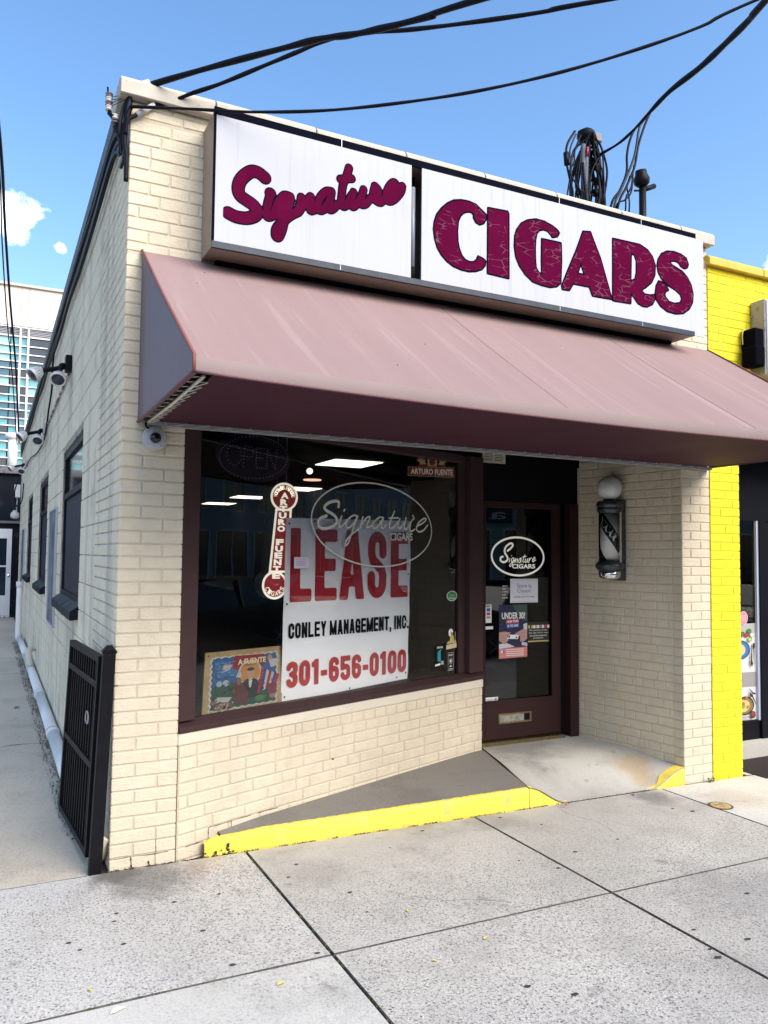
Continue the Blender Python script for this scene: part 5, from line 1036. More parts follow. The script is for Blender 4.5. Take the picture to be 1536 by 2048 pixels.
for k, s_ in enumerate(('MON-SAT', '9AM', '7 PM', 'SUN', '12-5')): dtext(s_, 3.155, 3.205-.02*(k % 2), 1.412-k*.024, 1.420-k*.024, 0, DECALW, t)
# vent on the fascia
vt = thing('air_vent', 'small cream louvred vent on the dark fascia above the door', 'vent', (3.09, 1.01, 2.47))
FV = Frame((0, 1.018), (1, 0))
vz0, vz1, vx0, vx1 = 2.43, 2.545, 2.985, 3.212
g = MB()
for a0, a1, b0, b1 in ((vx0, vx1, vz0, vz0+.02), (vx0, vx1, vz1-.014, vz1), (vx0, vx0+.018, vz0+.02, vz1-.014), (vx1-.026, vx1, vz0+.02, vz1-.014), ((vx0+vx1)/2-.012, (vx0+vx1)/2+.006, vz0+.02, vz1-.014)): g.fbox(FV, a0, a1, b0, b1, -.001, .010)
VC = mat('cream_vent_metal', (.55, .50, .40), .5, var=[(20, .1, None)])
g.build('vent_frame', VC, vt)
for k in range(6):
    z = vz0+.028+k*.0135; mb = MB(); mb.add([FV(vx0+.018, z, .001), FV(vx1-.026, z, .001), FV(vx1-.026, z+.006, .008), FV(vx0+.018, z+.006, .008)], [(0, 1, 2, 3)]); mb.add([FV(vx0+.018, z-.001, .001), FV(vx1-.026, z-.001, .001), FV(vx1-.026, z+.0045, .008), FV(vx0+.018, z+.0045, .008)], [(3, 2, 1, 0)]); mb.build('louvre', VC, vt)
rect('vent_backing', FV, vx0+.01, vx1-.01, vz0+.01, vz1-.01, .0005, BLACK, vt)
# ------------------------------------------------------------------ barber pole
bp_ = thing('barber_pole', 'black and white barber pole with opal ball on the shaded brick wall by the door', 'barber pole', (3.945, .576, 1.48))
cx, cy = 3.948, .577
MB().lathe((cx, cy, 2.229), [(.102*math.sin(math.pi*k/20), -.102*math.cos(math.pi*k/20)) for k in range(21)], n=32).build('ball', OPAL, bp_, True)
MB().lathe((cx, cy, 0), [(.0, 2.142), (.05, 2.142), (.055, 2.122), (.098, 2.118), (.106, 2.10), (.106, 2.075), (.098, 2.07), (.104, 2.062), (.104, 2.045), (.092, 2.03), (.088, 2.018), (0, 2.018)], n=32).build('top_cap', DKCHROME, bp_, True)
CP = MB().lathe((cx, cy, 0), [(0, 1.632), (.076, 1.632), (.076, 2.02), (0, 2.02)], n=40).build('cylinder', mat('white_pole_cylinder', (.74, .73, .70), .35), bp_, True)
def cyl(a, z, r=.0768): return Vector((cx+r*math.cos(a), cy+r*math.sin(a), z))
a0 = math.radians(250)
def helix(z_lo, z_hi, ang0, turn, wd, name, m_, r):
    v = []; n = 40
    for k in range(n+1):
        u = k/n; z = z_lo+(z_hi-z_lo)*u; a = ang0+turn*u
        for q in (-.5, .5): v.append(cyl(a, min(max(z+q*wd, 1.634), 2.018), r))
    return mesh(name, v, [(2*k, 2*k+2, 2*k+3, 2*k+1) for k in range(n)], m_, CP)
for k in range(4):
    zt_ = 2.115+.345*(1-k)
    helix(zt_, zt_-.0019*300, math.radians(100), math.radians(300), .150, 'black_stripe', BLACK, .0768+.00015*k)
v, f = text_verts('XIKAR', .05); lo, hi = v.min(0), v.max(0); u = (v-lo)/(hi-lo)
V = []; an_ = math.radians(-52)
for x, y in u:
    s_ = (x-.5)*.235; t_ = (y-.5)*.052; dx = s_*math.cos(an_)-t_*math.sin(an_); dz = s_*math.sin(an_)+t_*math.cos(an_)
    V.append(cyl(math.radians(214)+dx/.0768, 1.897+dz, .0776))
mesh('lettering', V, f, WHITE, CP)
pg = glass('pole_glass', (.95, .97, .97), 1.35)
MB().lathe((cx, cy, 0), [(.090, 1.632), (.090, 2.02)], n=32).build('glass_sleeve', pg, bp_, True)
MB().lathe((cx, cy, 0), [(0, 1.555), (.10, 1.555), (.118, 1.59), (.112, 1.606), (.096, 1.622), (.090, 1.636), (0, 1.636)], n=32).build('bottom_collar', DKCHROME, bp_, True)
MB().lathe((cx, cy, 0), [(0.0, 1.478), (.045, 1.479), (.070, 1.484), (.086, 1.498), (.090, 1.52), (.090, 1.556), (0, 1.556)], n=32).build('chrome_bowl', CHROME, bp_, True)
bk = MB().box(cx+.04, cx+.115, cy-.065, cy+.065, 1.47, 2.135).build('back_plate', DKCHROME, bp_); bevel(bk, .006, 2)
MB().box(cx+.02, cx+.04, cy-.095, cy-.075, 1.62, 2.03).build('chrome_strip', CHROME, bp_)
# ------------------------------------------------------------------ camera dome on the corner pier
dc = thing('dome_camera', 'round grey dome security camera on the corner pier under the awning', 'security camera', (.169, -.02, 2.28))
MB().lathe((.169, -.003, 2.281), [(0, 0), (.063, 0), (.066, .012), (.066, .030), (.058, .040), (.030, .044), (0, .044)], (0, -1, 0), 32).build('housing', GREYP, dc, True)
MB().lathe((.172, -.045, 2.281), [(.030, 0), (.029, .010), (.022, .022), (.010, .029), (0, .030)], (0, -1, 0), 24).build('lens_dome', mat('dark_dome', (.004, .006, .014), .06), dc, True)
for a in (2.4, -.9): MB().lathe((.169+.05*math.cos(a), -.040, 2.281+.05*math.sin(a)), [(0, 0), (.005, 0), (.004, .004), (0, .005)], (0, -1, 0), 10).build('screw', CHROME, dc)
MB().tube(smoothpath([(.14, -.02, 2.37), (.118, -.05, 2.355), (.125, -.045, 2.335), (.16, -.02, 2.33), (.17, -.012, 2.34)]), .0055, 6).build('camera_cable', CABLE, dc, True)
# ------------------------------------------------------------------ floodlights on the alley wall
def flood(y, z, label, first, sc=1.0):
    t = thing('floodlight', label, 'floodlight', (0, y, z), 'floodlights along the alley wall')
    bx = MB().box(-.055, -.001, y-.06, y+.06, z-.075, z+.075).build('junction_box', IRON if first else GREYP, t); bevel(bx, .008, 2)
    for k, (dy, dx, dz, ax) in enumerate(((-.05, -.10, -.12, (-.22, -.72, -.66)), (.10, -.26, -.07, (-.72, -.30, -.62)))):
        e = Vector((dx, y+dy, z+dz)); MB().tube(smoothpath([(-.05, y+dy*.3, z-.02), (-.09, y+dy*.6, z-.03), e]), .022, 8).build('arm', IRON, t, True)
        axv = Vector(ax).normalized()
        h = MB().lathe(e-axv*.02, [(0, 0), (.032, 0), (.040, .03), (.066, .085), (.070, .11), (.064, .115), (.055, .103), (0, .103)], ax, 28).build('lamp_head', mat('white_lamp_shell', (.72, .73, .75), .3), t, True)
        MB().lathe(e+axv*.086, [(0, 0), (.055, 0), (.052, .004), (0, .006)], ax, 20).build('lens', mat('grey_lens', (.035, .045, .06), .15), h, True)
        fb = MB(); a = axv.orthogonal().normalized(); b = axv.cross(a)
        for q in range(18):
            an2 = q*2*math.pi/18; d_ = a*math.cos(an2)+b*math.sin(an2); fb.tube([e-axv*.02+d_*.042+axv*.02, e-axv*.02+d_*.068+axv*.082], .0045, 4)
        fb.build('cooling_fins', mat('white_lamp_shell', (.72, .73, .75), .3), h)
    return t
flood(3.30, 3.38, 'twin floodlight with black box and white ribbed heads nearest the street', True)
flood(6.68, 3.25, 'twin floodlight with grey box above the gap between first and second alley window', False)
flood(12.9, 3.42, 'small white twin floodlight farthest down the alley wall', False)
# ------------------------------------------------------------------ cables and conduits on the alley wall
def tubething(name, label, cat, pts, r, m_, group=None, smooth=4, n=6):
    p0 = Vector(pts[0]); b = MB().tube(smoothpath(pts, smooth) if len(pts) > 2 and smooth > 1 else pts, r, n); v = [Vector(q)-p0 for q in b.v]
    o = MB(); o.v = v; o.f = b.f; o = o.build(name, m_, None, True); o.location = p0; return tag(o, label, cat, group)
rr = random.Random(2)
for k, (x, z, m_, lb) in enumerate(((-.030, 4.10, CABLE, 'uppermost of the black cables strung under the alley roof edge'), (-.022, 4.045, CABLEB, 'weathered blue grey cable running second below the alley roof edge'), (-.028, 3.985, CABLE, 'lowest sagging black cable along the top of the alley wall'))):
    pts = [(x, .10, z-.1)]+[(x-rr.uniform(0, .012), .4+q*1.0, z-.02*k*math.sin(q*1.1)**2-rr.uniform(0, .02)) for q in range(17)]
    tubething('wall_cable', lb, 'cable', pts, .014 if k != 1 else .010, m_, 'cables along the alley roof edge')
for q in range(1, 16, 2): pass
tubething('drop_cable', 'thin black cable hanging down the alley wall from the roof edge to the second floodlight', 'cable', [(-.02, 5.3, 4.05), (-.03, 5.5, 3.86), (-.02, 5.7, 3.6), (-.03, 6.0, 3.40), (-.03, 6.5, 3.18), (-.025, 7.3, 3.12), (-.03, 8.8, 3.16), (-.03, 10.7, 3.30), (-.03, 12.8, 3.36)], .011, CABLE)
tubething('rusty_conduit', 'rust spotted white conduit slanting between the first two floodlights', 'conduit', [(-.018, 3.36, 3.30), (-.018, 5.0, 3.28), (-.018, 6.6, 3.26)], .012, mat('rusty_white_conduit', (.55, .52, .48), .6, var=[(4, .9, None, (.14, .05, .025), (.46, .54))]), None, 1)
tubething('drop_cable', 'black cable loop dangling by the farthest floodlight', 'cable', [(-.03, 13.0, 3.36), (-.12, 13.4, 3.2), (-.20, 13.8, 2.9), (-.14, 14.2, 2.62), (-.04, 14.3, 2.75), (-.03, 14.0, 3.1)], .012, CABLE)
# service bracket with insulators at the roof corner
sb = thing('service_bracket', 'iron bracket with stacked porcelain insulators at the roof corner', 'insulator bracket', (-.05, .05, 3.85))
MB().box(-.032, -.004, .02, .06, 3.80, 4.14).build('wall_bar', IRON, sb)
INS = [Vector(p) for p in D['INS']]
MB().tube([(-.02, .04, 3.98), INS[1]+Vector((0, 0, -.035))], .013, 6).tube([(-.02, .04, 3.90), INS[2]+Vector((0, 0, -.045))], .013, 6).tube([INS[1]+Vector((0, 0, -.045)), INS[0]+Vector((0, 0, .045))], .005, 6).build('arm', IRON, sb, True)
def insul(c, n, m1, m2):
    for k in range(n):
        z = c.z+k*.024; MB().lathe((c.x, c.y, z), [(0, 0), (.018, 0), (.021, .005), (.014, .010), (.013, .015), (.021, .020), (.018, .024), (0, .024)], n=20).build('insulator', (m1, m2)[k % 2], sb, True)
insul(INS[1]+Vector((0, 0, -.025)), 4, PORCW, PORC); insul(INS[2]+Vector((0, 0, -.03)), 2, PORC, PORCW)
for k in range(4):
    a = INS[0]+Vector((.018, 0, -.005-.018*k)); MB().tube([a, Vector((.0, -.02, 4.165-.012*(k % 2)))], .0016, 4).build('tie_wire', CABLEB, sb)
bunch = [((-.012, -.012, 4.16), (-.022, .0, 4.08), (-.028, -.004, 3.96), (-.022, -.006, 3.86), (-.018, -.008, 3.76)),
         ((-.006, -.02, 4.15), (-.016, -.01, 4.06), (-.012, -.012, 3.94), (-.020, .012, 3.84), (-.03, .10, 3.80)),
         ((-.0, -.016, 4.14), (-.020, .01, 4.05), (-.04, .03, 3.95), (-.03, .06, 3.88), (-.028, .2, 3.92)),
         ((-.01, .01, 4.16), (-.04, .03, 4.09), (-.05, .045, 3.98), (-.04, .08, 3.9), (-.03, .3, 3.98)),
         ((.0, -.018, 4.10), (-.02, -.014, 4.03), (-.030, -.01, 3.92), (-.018, -.012, 3.82), (-.016, -.012, 3.68))]
for k, p in enumerate(bunch): MB().tube(smoothpath(p), .010 if k < 4 else .013, 6).build('service_cable', (CABLE, CABLEB)[k % 2], sb, True)
# overhead lines
SL = [Vector(p) for p in D['SLEEVE']]
WR = D['WIRES']
def ext(pts, end):
    return [Vector(p) for p in pts]+[Vector(end)]
POLE = Vector((7.2, -13.9, 7.4))
ends = {'A': (2.35, -4.8, 3.95+1.0), 'B': (4.6, -5.0, 5.0), 'C': (5.2, -4.6, 6.0), 'D': (1.9, -5.2, 5.1)}
lab = {'A': 'thick black service cable rising from the corner sleeves, leftmost where it leaves the sky', 'B': 'black cable crossing the thick one above the sign and leaving towards the upper middle', 'C': 'long sagging black cable passing over the sign to the upper right corner', 'D': 'very thick twisted black cable coming down to the roof masts from upper right'}
rad = {'A': .0155, 'B': .0115, 'C': .0085, 'D': .015}
for k in 'ABCD':
    pts = [Vector(p) for p in WR[k]]; d_ = (pts[-1]-pts[-3]).normalized(); pts += [pts[-1]+d_*2.5, pts[-1]+d_*6+Vector((0, 0, .4)), pts[-1]+d_*12+Vector((0, 0, 1.6))]
    r = [rad[k]]*0
    sp = smoothpath(pts, 6); r = [rad[k]*(1+.12*math.sin(i*.9)) for i in range(len(sp))]
    if k == 'D': r = [.0105+.0105*min(1, max(0, (i-14)/14)) + .0015*math.sin(i) for i in range(len(sp))]
    p0 = sp[0].copy(); b = MB().tube([q-p0 for q in sp], r, 8).build('overhead_cable', CABLE, None, True); b.location = p0; tag(b, lab[k], 'cable')
sl = thing('cable_sleeve', 'pair of thick grey sleeves at the start of the thickest corner cable', 'cable sleeve', tuple(SL[0]))
MB().tube([SL[0]+Vector((-.008, 0, .012)), SL[1]+Vector((0, 0, .016))], .017, 10).build('sleeve', mat('grey_sleeve', (.45, .46, .48), .5), sl, True)
MB().tube([SL[0]+Vector((.008, -.01, -.014)), SL[1]+Vector((.0, -.01, -.012))], .017, 10).build('sleeve', mat('grey_sleeve', (.45, .46, .48), .5), sl, True)
sl = thing('cable_sleeve', 'single slimmer grey sleeve on the lower corner cable', 'cable sleeve', tuple(SL[2]))
MB().tube([SL[2], SL[3]], .016, 10).build('sleeve', mat('grey_sleeve', (.45, .46, .48), .5), sl, True)
MB().tube(smoothpath([SL[3], SL[2], SL[4]+Vector((.006, -.01, .02)), SL[4]+Vector((0, 0, -.05))]), .0115, 6).tube([SL[3], Vector(WR['B'][0])], .0115, 6).build('tail', CABLE, sl, True)
for i, l in enumerate(D['ALLEY']):
    pts = [Vector(p) for p in l]; pts = [pts[0]+(pts[0]-pts[1])*1.6+Vector((-.15, 0, .4))]+pts
    tubething('overhead_cable', ('thicker', 'thinner')[i]+' black cable hanging in the open sky over the alley', 'cable', pts, (.022, .012)[i], CABLE)
# masts on the roof
def mast(name, label, x, y, z0, z1, r):
    t = thing(name, label, 'mast', (x, y, z0)); MB().lathe((x, y, 0), [(0, z0), (r, z0), (r, z1), (0, z1)], n=12).build('pipe', IRON, t, True); return t
t = mast('service_mast', 'roof mast wrapped in looping black cables behind the parapet', 3.644, .5, 3.9, 5.12, .034)
MB().lathe((3.644, .5, 5.08), [(0, -.04), (.05, -.03), (.082, .0), (.088, .03), (.07, .055), (.05, .075), (0, .085)], (0.35, -.2, 1), 9).build('weather_head', IRON, t, True)
bevel(MB().box(3.70, 3.79, .46, .54, 5.07, 5.15).build('head_hood', mat('dull_grey_hood', (.16, .17, .18), .6), t), .01, 1)
for k, z in enumerate((4.96, 4.84, 4.72, 4.62)):
    MB().lathe((3.69, .46, z), [(0, 0), (.03, 0), (.034, .012), (.022, .025), (.03, .036), (0, .04)], (1, -.3, .35), 12).tube([(3.60, .47, z-.02), (3.70, .47, z+.02)], .012, 6).build('rack_insulator', IRON, t, True)
for k, (px_, wz) in enumerate(((3.56, 4.9), (3.585, 4.72))):
    MB().tube([(3.555+k*.03, .43, 4.98-.1*k), (3.565+k*.02, .44, 4.42)], .020, 8).build('grey_conduit', mat('pale_blue_grey_metal', (.10, .115, .15), .5, spec=.2, var=[(9, .4, None)]), t, True)
for k, l in enumerate(D['MASTCAB'][:7]):
    MB().tube(smoothpath([Vector(p) for p in l]+[Vector(l[-1])+Vector((0, .05, -.35))]), .0095 if k in (0, 3, 4) else .007, 6).build('loop_cable', (CABLE, CABLEB)[k % 3 == 1], t, True)
for k in range(12):
    hw, hh, cx_, cz_, yy_ = rr.uniform(.06, .15), rr.uniform(.26, .38), 3.644+rr.uniform(-.03, .045), 4.72+rr.uniform(-.04, .03), .5+rr.uniform(-.09, .05)
    pl_ = [Vector((cx_+hw*math.cos(a)*(1-.25*math.sin(a)), yy_+.02*math.sin(3*a+k), cz_+hh*math.sin(a))) for a in [q*2*math.pi/22 for q in range(23)]]
    MB().tube(pl_, rr.choice((.0075, .009, .0115)), 6).build('loop_cable', (CABLE, CABLEB)[k % 4 == 1], t, True)
MB().tube([(3.575, .40, 4.95), (3.572, .40, 4.88)], .010, 6).build('red_splice', mat('red_tape', (.35, .02, .05), .5), t, True)
MB().tube([Vector(D['MASTCAB'][0][2]), Vector(D['MASTCAB'][0][3])], .022, 8).build('splice', CABLE, t, True)
dcb = thing('drop_cables', 'bundle of black cables fanning down behind the parapet between the two masts', 'cable bundle', tuple(D['MASTCAB'][7][-1]))
for k, l in enumerate(D['MASTCAB'][7:]):
    MB().tube(smoothpath([Vector(p) for p in l]+[Vector(l[-1])+Vector((0, .05, -.35))]), .010 if k < 3 else .0075, 6).build('cable', (CABLE, CABLEB)[k == 1], dcb, True)
t = mast('vent_mast', 'short plain roof mast with a black cap right of the cable bundle', 4.263, .5, 3.9, 4.86, .030)
MB().lathe((4.258, .5, 4.82), [(0, 0), (.04, .0), (.062, .02), (.068, .06), (.05, .10), (.045, .135), (0, .14)], (-.2, -.1, 1), 8).build('cap', IRON, t, True)
MB().tube([(4.24, .5, 4.78), (4.39, .49, 4.85)], .022, 8).tube([(4.17, .5, 4.765), (4.28, .5, 4.79)], .008, 6).build('side_arm', IRON, t, True)
# ------------------------------------------------------------------ gate and post
gp = thing('gate_post', 'square black iron post with pointed cap leaning at the shop corner', 'gate post', (-.068, .012, 0))
def shear(x, z, k=.036): return x+k*z
def sbox(mb_, x0, x1, y0, y1, z0, z1):
    v = [(shear(x, z), y, z) for z in (z0, z1) for x, y in ((x0, y0), (x1, y0), (x1, y1), (x0, y1))]
    return mb_.add(v, [(0, 3, 2, 1), (4, 5, 6, 7), (0, 1, 5, 4), (1, 2, 6, 5), (2, 3, 7, 6), (3, 0, 4, 7)])
PX0, PX1 = -.100, -.038
bevel(sbox(MB(), PX0, PX1, -.02, .042, -.03, 1.125).build('post', IRON, gp), .004, 2)
mb = sbox(MB(), PX0-.005, PX1+.005, -.025, .047, 1.126, 1.142); x0, x1 = shear(PX0, 1.142), shear(PX1, 1.142); xm = (x0+x1)/2
mb.add([(x0, -.02, 1.143), (x1, -.02, 1.143), (x1, .042, 1.143), (x0, .042, 1.143), (xm-.014, -.003, 1.168), (xm+.014, -.003, 1.168), (xm+.014, .025, 1.168), (xm-.014, .025, 1.168)], [(0, 1, 5, 4), (1, 2, 6, 5), (2, 3, 7, 6), (3, 0, 4, 7), (4, 5, 6, 7)])
bevel(mb.build('cap', IRON, gp), .003, 1)
ga = thing('iron_gate', 'low black iron bar gate folded back against the alley wall', 'gate', (-.09, .10, 0))
G0, G1 = Vector((-.092, .10, 0)), Vector((-.158, 1.02, 0)); gt = (G1-G0).normalized(); gn = Vector((gt.y, -gt.x, 0)); GL = (G1-G0).length
def gbox(mb_, a0, a1, z0, z1, d0, d1):
    v = []
    for z in (z0, z1):
        for a, d in ((a0, d0), (a1, d0), (a1, d1), (a0, d1)): p = G0+gt*a+gn*d; v.append((p.x+.036*z, p.y, z))
    return mb_.add(v, [(0, 1, 2, 3), (7, 6, 5, 4), (0, 4, 5, 1), (1, 5, 6, 2), (2, 6, 7, 3), (3, 7, 4, 0)])
gbox(MB(), 0, .036, .05, 1.10, -.018, .018).build('hinge_stile', IRON, ga); gbox(MB(), GL-.036, GL, .05, 1.10, -.018, .018).build('latch_stile', IRON, ga)
for z in (.05, .50, .93, 1.066): gbox(MB(), .0365, GL-.0365, z, z+.034, -.017, .017).build('rail', IRON, ga)
for k in range(11):
    a = .036+(GL-.072)*(k+1)/12
    for z0, z1 in ((.0845, .4995), (.5345, .9295), (.9645, 1.0655)): gbox(MB(), a-.008, a+.008, z0, z1, -.008, .008).build('bar', IRON, ga)
pth = []
for k in range(16):
    a = -.6+k*.42; r = .045*(1-k*.03); p = G0+gt*(.14+r*math.cos(a))+gn*(-.028); pth.append((p.x+.036*.72, p.y, .75+r*math.sin(a)))
MB().tube(pth, .004, 5).build('scroll', RAIL, ga, True)
for z in (.2, .9): sbox(MB(), -.088, -.07, .043, .098, z, z+.03).build('hinge', IRON, ga)
# ------------------------------------------------------------------ drain pipes
pv = thing('drain_pipe', 'long white plastic drain pipe lying along the foot of the alley wall', 'pipe', (-.06, 1.1, .05))
MB().tube([(-.062, 1.15, .056), (-.062, 3.2, .057)], .051, 18).build('pipe_length', PVC, pv, True)
MB().tube([(-.062, 3.2, .057), (-.062, 5.3, .058)], .051, 18).build('pipe_length', PVC, pv, True)
MB().tube([(-.062, 5.3, .058), (-.066, 9.0, .060)], .051, 18).build('pipe_length', PVC, pv, True)
MB().tube([(-.066, 9.0, .060), (-.085, 11.6, .062)], .051, 18).build('pipe_length', PVC, pv, True)
for y in (3.2, 5.3, 9.0): MB().tube([(-.063, y-.06, .058), (-.063, y+.06, .058)], .058, 18).build('coupling', PVC, pv, True)
MB().tube(smoothpath([(-.085, 11.55, .062), (-.10, 11.68, .07), (-.105, 11.72, .16), (-.105, 11.72, 1.02)], 5), .051, 16).build('riser', PVC, pv, True)
MB().lathe((-.105, 11.72, 1.0), [(0, 0), (.062, 0), (.062, .10), (0, .10)], n=18).build('collar', PVC, pv, True)
MB().tube(smoothpath([(.0, 7.6, .32), (-.06, 7.58, .32), (-.10, 7.5, .29), (-.095, 7.42, .2), (-.07, 7.4, .11)], 5), .042, 14).build('elbow', mat('cream_pvc', (.60, .56, .46), .45), pv, True)
MB().tube(smoothpath([(-.012, .04, .16), (-.03, .05, .12), (-.028, .10, .05), (-.03, .2, -.01)], 4), .024, 10).build('stub_end', mat('cream_pvc', (.60, .56, .46), .45), pv, True)
# boards on the alley wall
for y0, y1, lb in ((4.35, 5.30, 'grey weathered board between the first and second alley windows'), (12.9, 14.4, 'pale grey board past the last alley window')):
    t = thing('wall_board', lb, 'wall board', (0, y0, .89)); MB().box(-.014, -.002, y0, y1, .90, 2.10).build('sheet', GREYBOARD, t)
    MB().box(-.024, -.001, y0-.02, y0, .88, 2.12).box(-.024, -.001, y1, y1+.02, .88, 2.12).box(-.024, -.001, y0, y1, 2.10, 2.12).box(-.024, -.001, y0, y1, .88, .90).build('edge_trim', GREYP, t)
t = thing('meter_box', 'small white electrical box with glass jar lamp at the far end of the alley', 'electrical box', (-.1, 16.0, 2.9))
bevel(MB().box(-.16, -.03, 15.9, 16.1, 2.92, 3.22).build('box', PVC, t), .01, 1); MB().tube([(-.09, 16, 2.92), (-.10, 16, 2.62)], .012, 8).build('conduit', GREYP, t, True)
MB().lathe((-.13, 16, 2.42), [(0, 0), (.07, .01), (.10, .05), (.09, .13), (.05, .17), (.04, .20), (0, .20)], n=14).build('glass_jar', mat('milky_glass', (.55, .56, .55), .3, bump=[(40, .8, .01, None)]), t, True)
# ------------------------------------------------------------------ yellow neighbour
ye = thing('yellow_shop', 'bright yellow painted brick shop joined to the right of the cream one', 'shop building', (4.46, 0, 0))
def ybox(*a): return MB().box(*a).build('wall', YMORT, ye)
ybox(4.460, 4.783, R_, .44, -.12, 2.62); ybox(4.460, 9.2, R_, .25, 2.621, 3.999)
BR.clear()
lay(FF, 4.456, 4.787, -.075, 2.62, YEL, phase=.548, pattern=[[4.62], [4.70], [4.565], [4.70]], seed=21)
lay(FF, 4.456, 6.4, 2.62, 3.998, YEL, phase=.575, seed=22, L=.222)
lay(Frame((4.787, .44), (0, -1)), .0, .43, -.075, 2.62, YEL, phase=.548, seed=23) if False else None
lay(Frame((4.787, .002), (0, 1)), .005, .43, -.075, 2.62, YEL, phase=.548, seed=23)
finish_bricks(ye, list(BR), 'brickwork'); BR.clear()
YC = mat('yellow_coping_paint', (.60, .42, .04), .6, bump=[(60, .3, .003, None)], var=[(6, .15, None), (25, .5, None, (.25, .18, .05), (.60, .72))])
coping(ye, [4.425, 5.06, 5.70, 6.34, 6.98, 7.6, 8.2], .27, 4.001, 4.082, YC, y0=-.05)
BLK2 = mat('black_shopfront', (.005, .005, .009), .45, spec=.12)
MB().box(4.79, 9.0, .45, .52, 2.0, 2.62).box(4.79, 5.57, .45, .50, .07, .232).box(5.57, 5.655, .43, .52, .07, 2.0).box(6.55, 6.62, .43, .52, .07, 2.0).box(4.79, 9.0, .10, .449, 2.56, 2.62).build('shopfront_frame', BLK2, ye)
MB().box(5.545, 5.57, .445, .47, .232, 2.0).build('blue_white_trim', mat('pale_blue_trim', (.45, .50, .68), .4), ye)
rect('shop_pane', Frame((0, .468), (1, 0)), 4.79, 5.545, 1.09, 2.0, 0, GLASS, ye)
rect('shop_pane', Frame((0, .468), (1, 0)), 6.62, 9.0, .1, 2.0, 0, GLASS, ye)
d2 = MB().box(5.656, 5.75, .44, .48, .085, 1.99).box(6.46, 6.549, .44, .48, .085, 1.99).box(5.75, 6.46, .44, .48, .085, .34).box(5.75, 6.46, .44, .48, 1.90, 1.99).build('door', BLK2, ye)
rect('door_pane', Frame((0, .456), (1, 0)), 5.75, 6.46, .34, 1.90, 0, GLASS, d2)
MB().lathe((5.845-.11, .44, .86), [(0, 0), (.012, 0), (.012, .03), (.026, .04), (.026, .055), (0, .062)], (0, -1, 0), 16).build('knob', CHROME, d2, True)
MB().box(4.79, 9, 3.0, 3.05, 0, 2.7).box(4.79, 9, .5, 3.05, -.02, 0).box(4.79, 9, .5, 3.05, 2.63, 2.66).build('interior', DARKROOM, ye)
MB().box(9.001, 9.2, .01, 8, -.1, 2.62).build('wall', YMORT, ye); MB().box(4.46, 9.2, .26, 8, 3.7, 3.75).build('roof', MATS['roof_felt'], ye)
o = MB().box(4.792, 9.0, .33, .449, -.2, .068).build('shop_step', CON_RAMP, None); o['kind'] = 'structure'
po = thing('food_poster', 'white window poster with noodle bowls, small dishes and black cutlery beside the yellow pillar', 'poster', (5.2, .465, .24))
FP = Frame((0, .4685), (1, 0)); 
pk = [0]
def pshape(pts, col, nm='printed_shape'):
    pk[0] += 1; return polyf(nm, FP, pts, .0005*pk[0], mat('print_%02x%02x%02x' % tuple(int(255*c) for c in col), col, .45), po)
rect('sheet', FP, 4.80, 5.543, .236, 1.085, .0003, mat('poster_white', (.62, .61, .62), .5), po)
pshape([(4.80, 1.0), (5.543, 1.0), (5.543, 1.085), (4.80, 1.085)], (.40, .39, .40)); pshape([(4.80, .535), (5.543, .525), (5.543, .655), (4.80, .66)], (.30, .28, .28))
for cx_, cz_, rx_, rz_, cols in ((5.345, .855, .125, .085, ((.02, .05, .16), (.05, .16, .38), (.55, .50, .28), (.35, .40, .12))), (5.395, .365, .115, .082, ((.03, .03, .02), (.22, .16, .05), (.62, .50, .18), (.25, .33, .08))), (5.02, .80, .12, .09, ((.03, .03, .03), (.2, .05, .03), (.5, .3, .1), (.1, .2, .05))), (5.05, .36, .11, .08, ((.04, .04, .05), (.45, .42, .35), (.3, .1, .04), (.1, .2, .05)))):
    for k, cl in enumerate(cols): pshape(circ(cx_-(.02 if k > 1 else 0)*(k-1), cz_, rx_*(1, .88, .68, .34)[k], rz_*(1, .86, .66, .3)[k]), cl, 'bowl_print')
for x_, z_, cl in ((5.452, 1.018, (.05, .22, .04)), (5.415, .985, (.40, .04, .06)), (5.485, .985, (.60, .62, .52)), (5.455, .945, (.38, .50, .12)), (5.36, .995, (.12, .16, .03))):
    pshape(circ(x_, z_, .030, .021), tuple(c*.5 for c in cl), 'dish_print'); pshape(circ(x_, z_, .023, .016), cl, 'dish_print')
pshape(circ(5.40, .435, .02, .012), (.50, .10, .06)); pshape(circ(5.43, .36, .018, .012), (.6, .2, .12)); pshape(circ(5.36, .39, .015, .012), (.5, .08, .05))
for x_, z_ in ((5.466, .760), ): pshape([(x_-.006, z_+.02), (x_+.004, z_+.10), (x_+.010, z_+.10), (x_+.012, z_-.0), (x_+.022, z_-.03), (x_+.008, z_-.06), (x_-.008, z_-.03)], (.02, .02, .025), 'spoon_print')
pshape([(5.497, .72), (5.503, .72), (5.507, .86), (5.515, .88), (5.513, .91), (5.487, .91), (5.485, .88), (5.493, .86)], (.02, .02, .025), 'fork_print')
pshape([(5.43, .515), (5.437, .515), (5.48, .48), (5.515, .47), (5.51, .46), (5.475, .463)], (.02, .02, .025), 'spoon_print'); pshape([(5.44, .485), (5.475, .455), (5.52, .375), (5.514, .37), (5.465, .44), (5.44, .445)], (.02, .02, .025), 'fork_print')
pshape(circ(5.475, .285, .035, .032), (.06, .02, .02), 'cup_print'); pshape(circ(5.475, .29, .024, .021), (.30, .04, .04), 'cup_print'); pshape([(5.28, .25), (5.43, .25), (5.43, .262), (5.28, .262)], (.45, .46, .5)); pshape([(5.28, .275), (5.43, .275), (5.43, .288), (5.28, .288)], (.45, .46, .5))
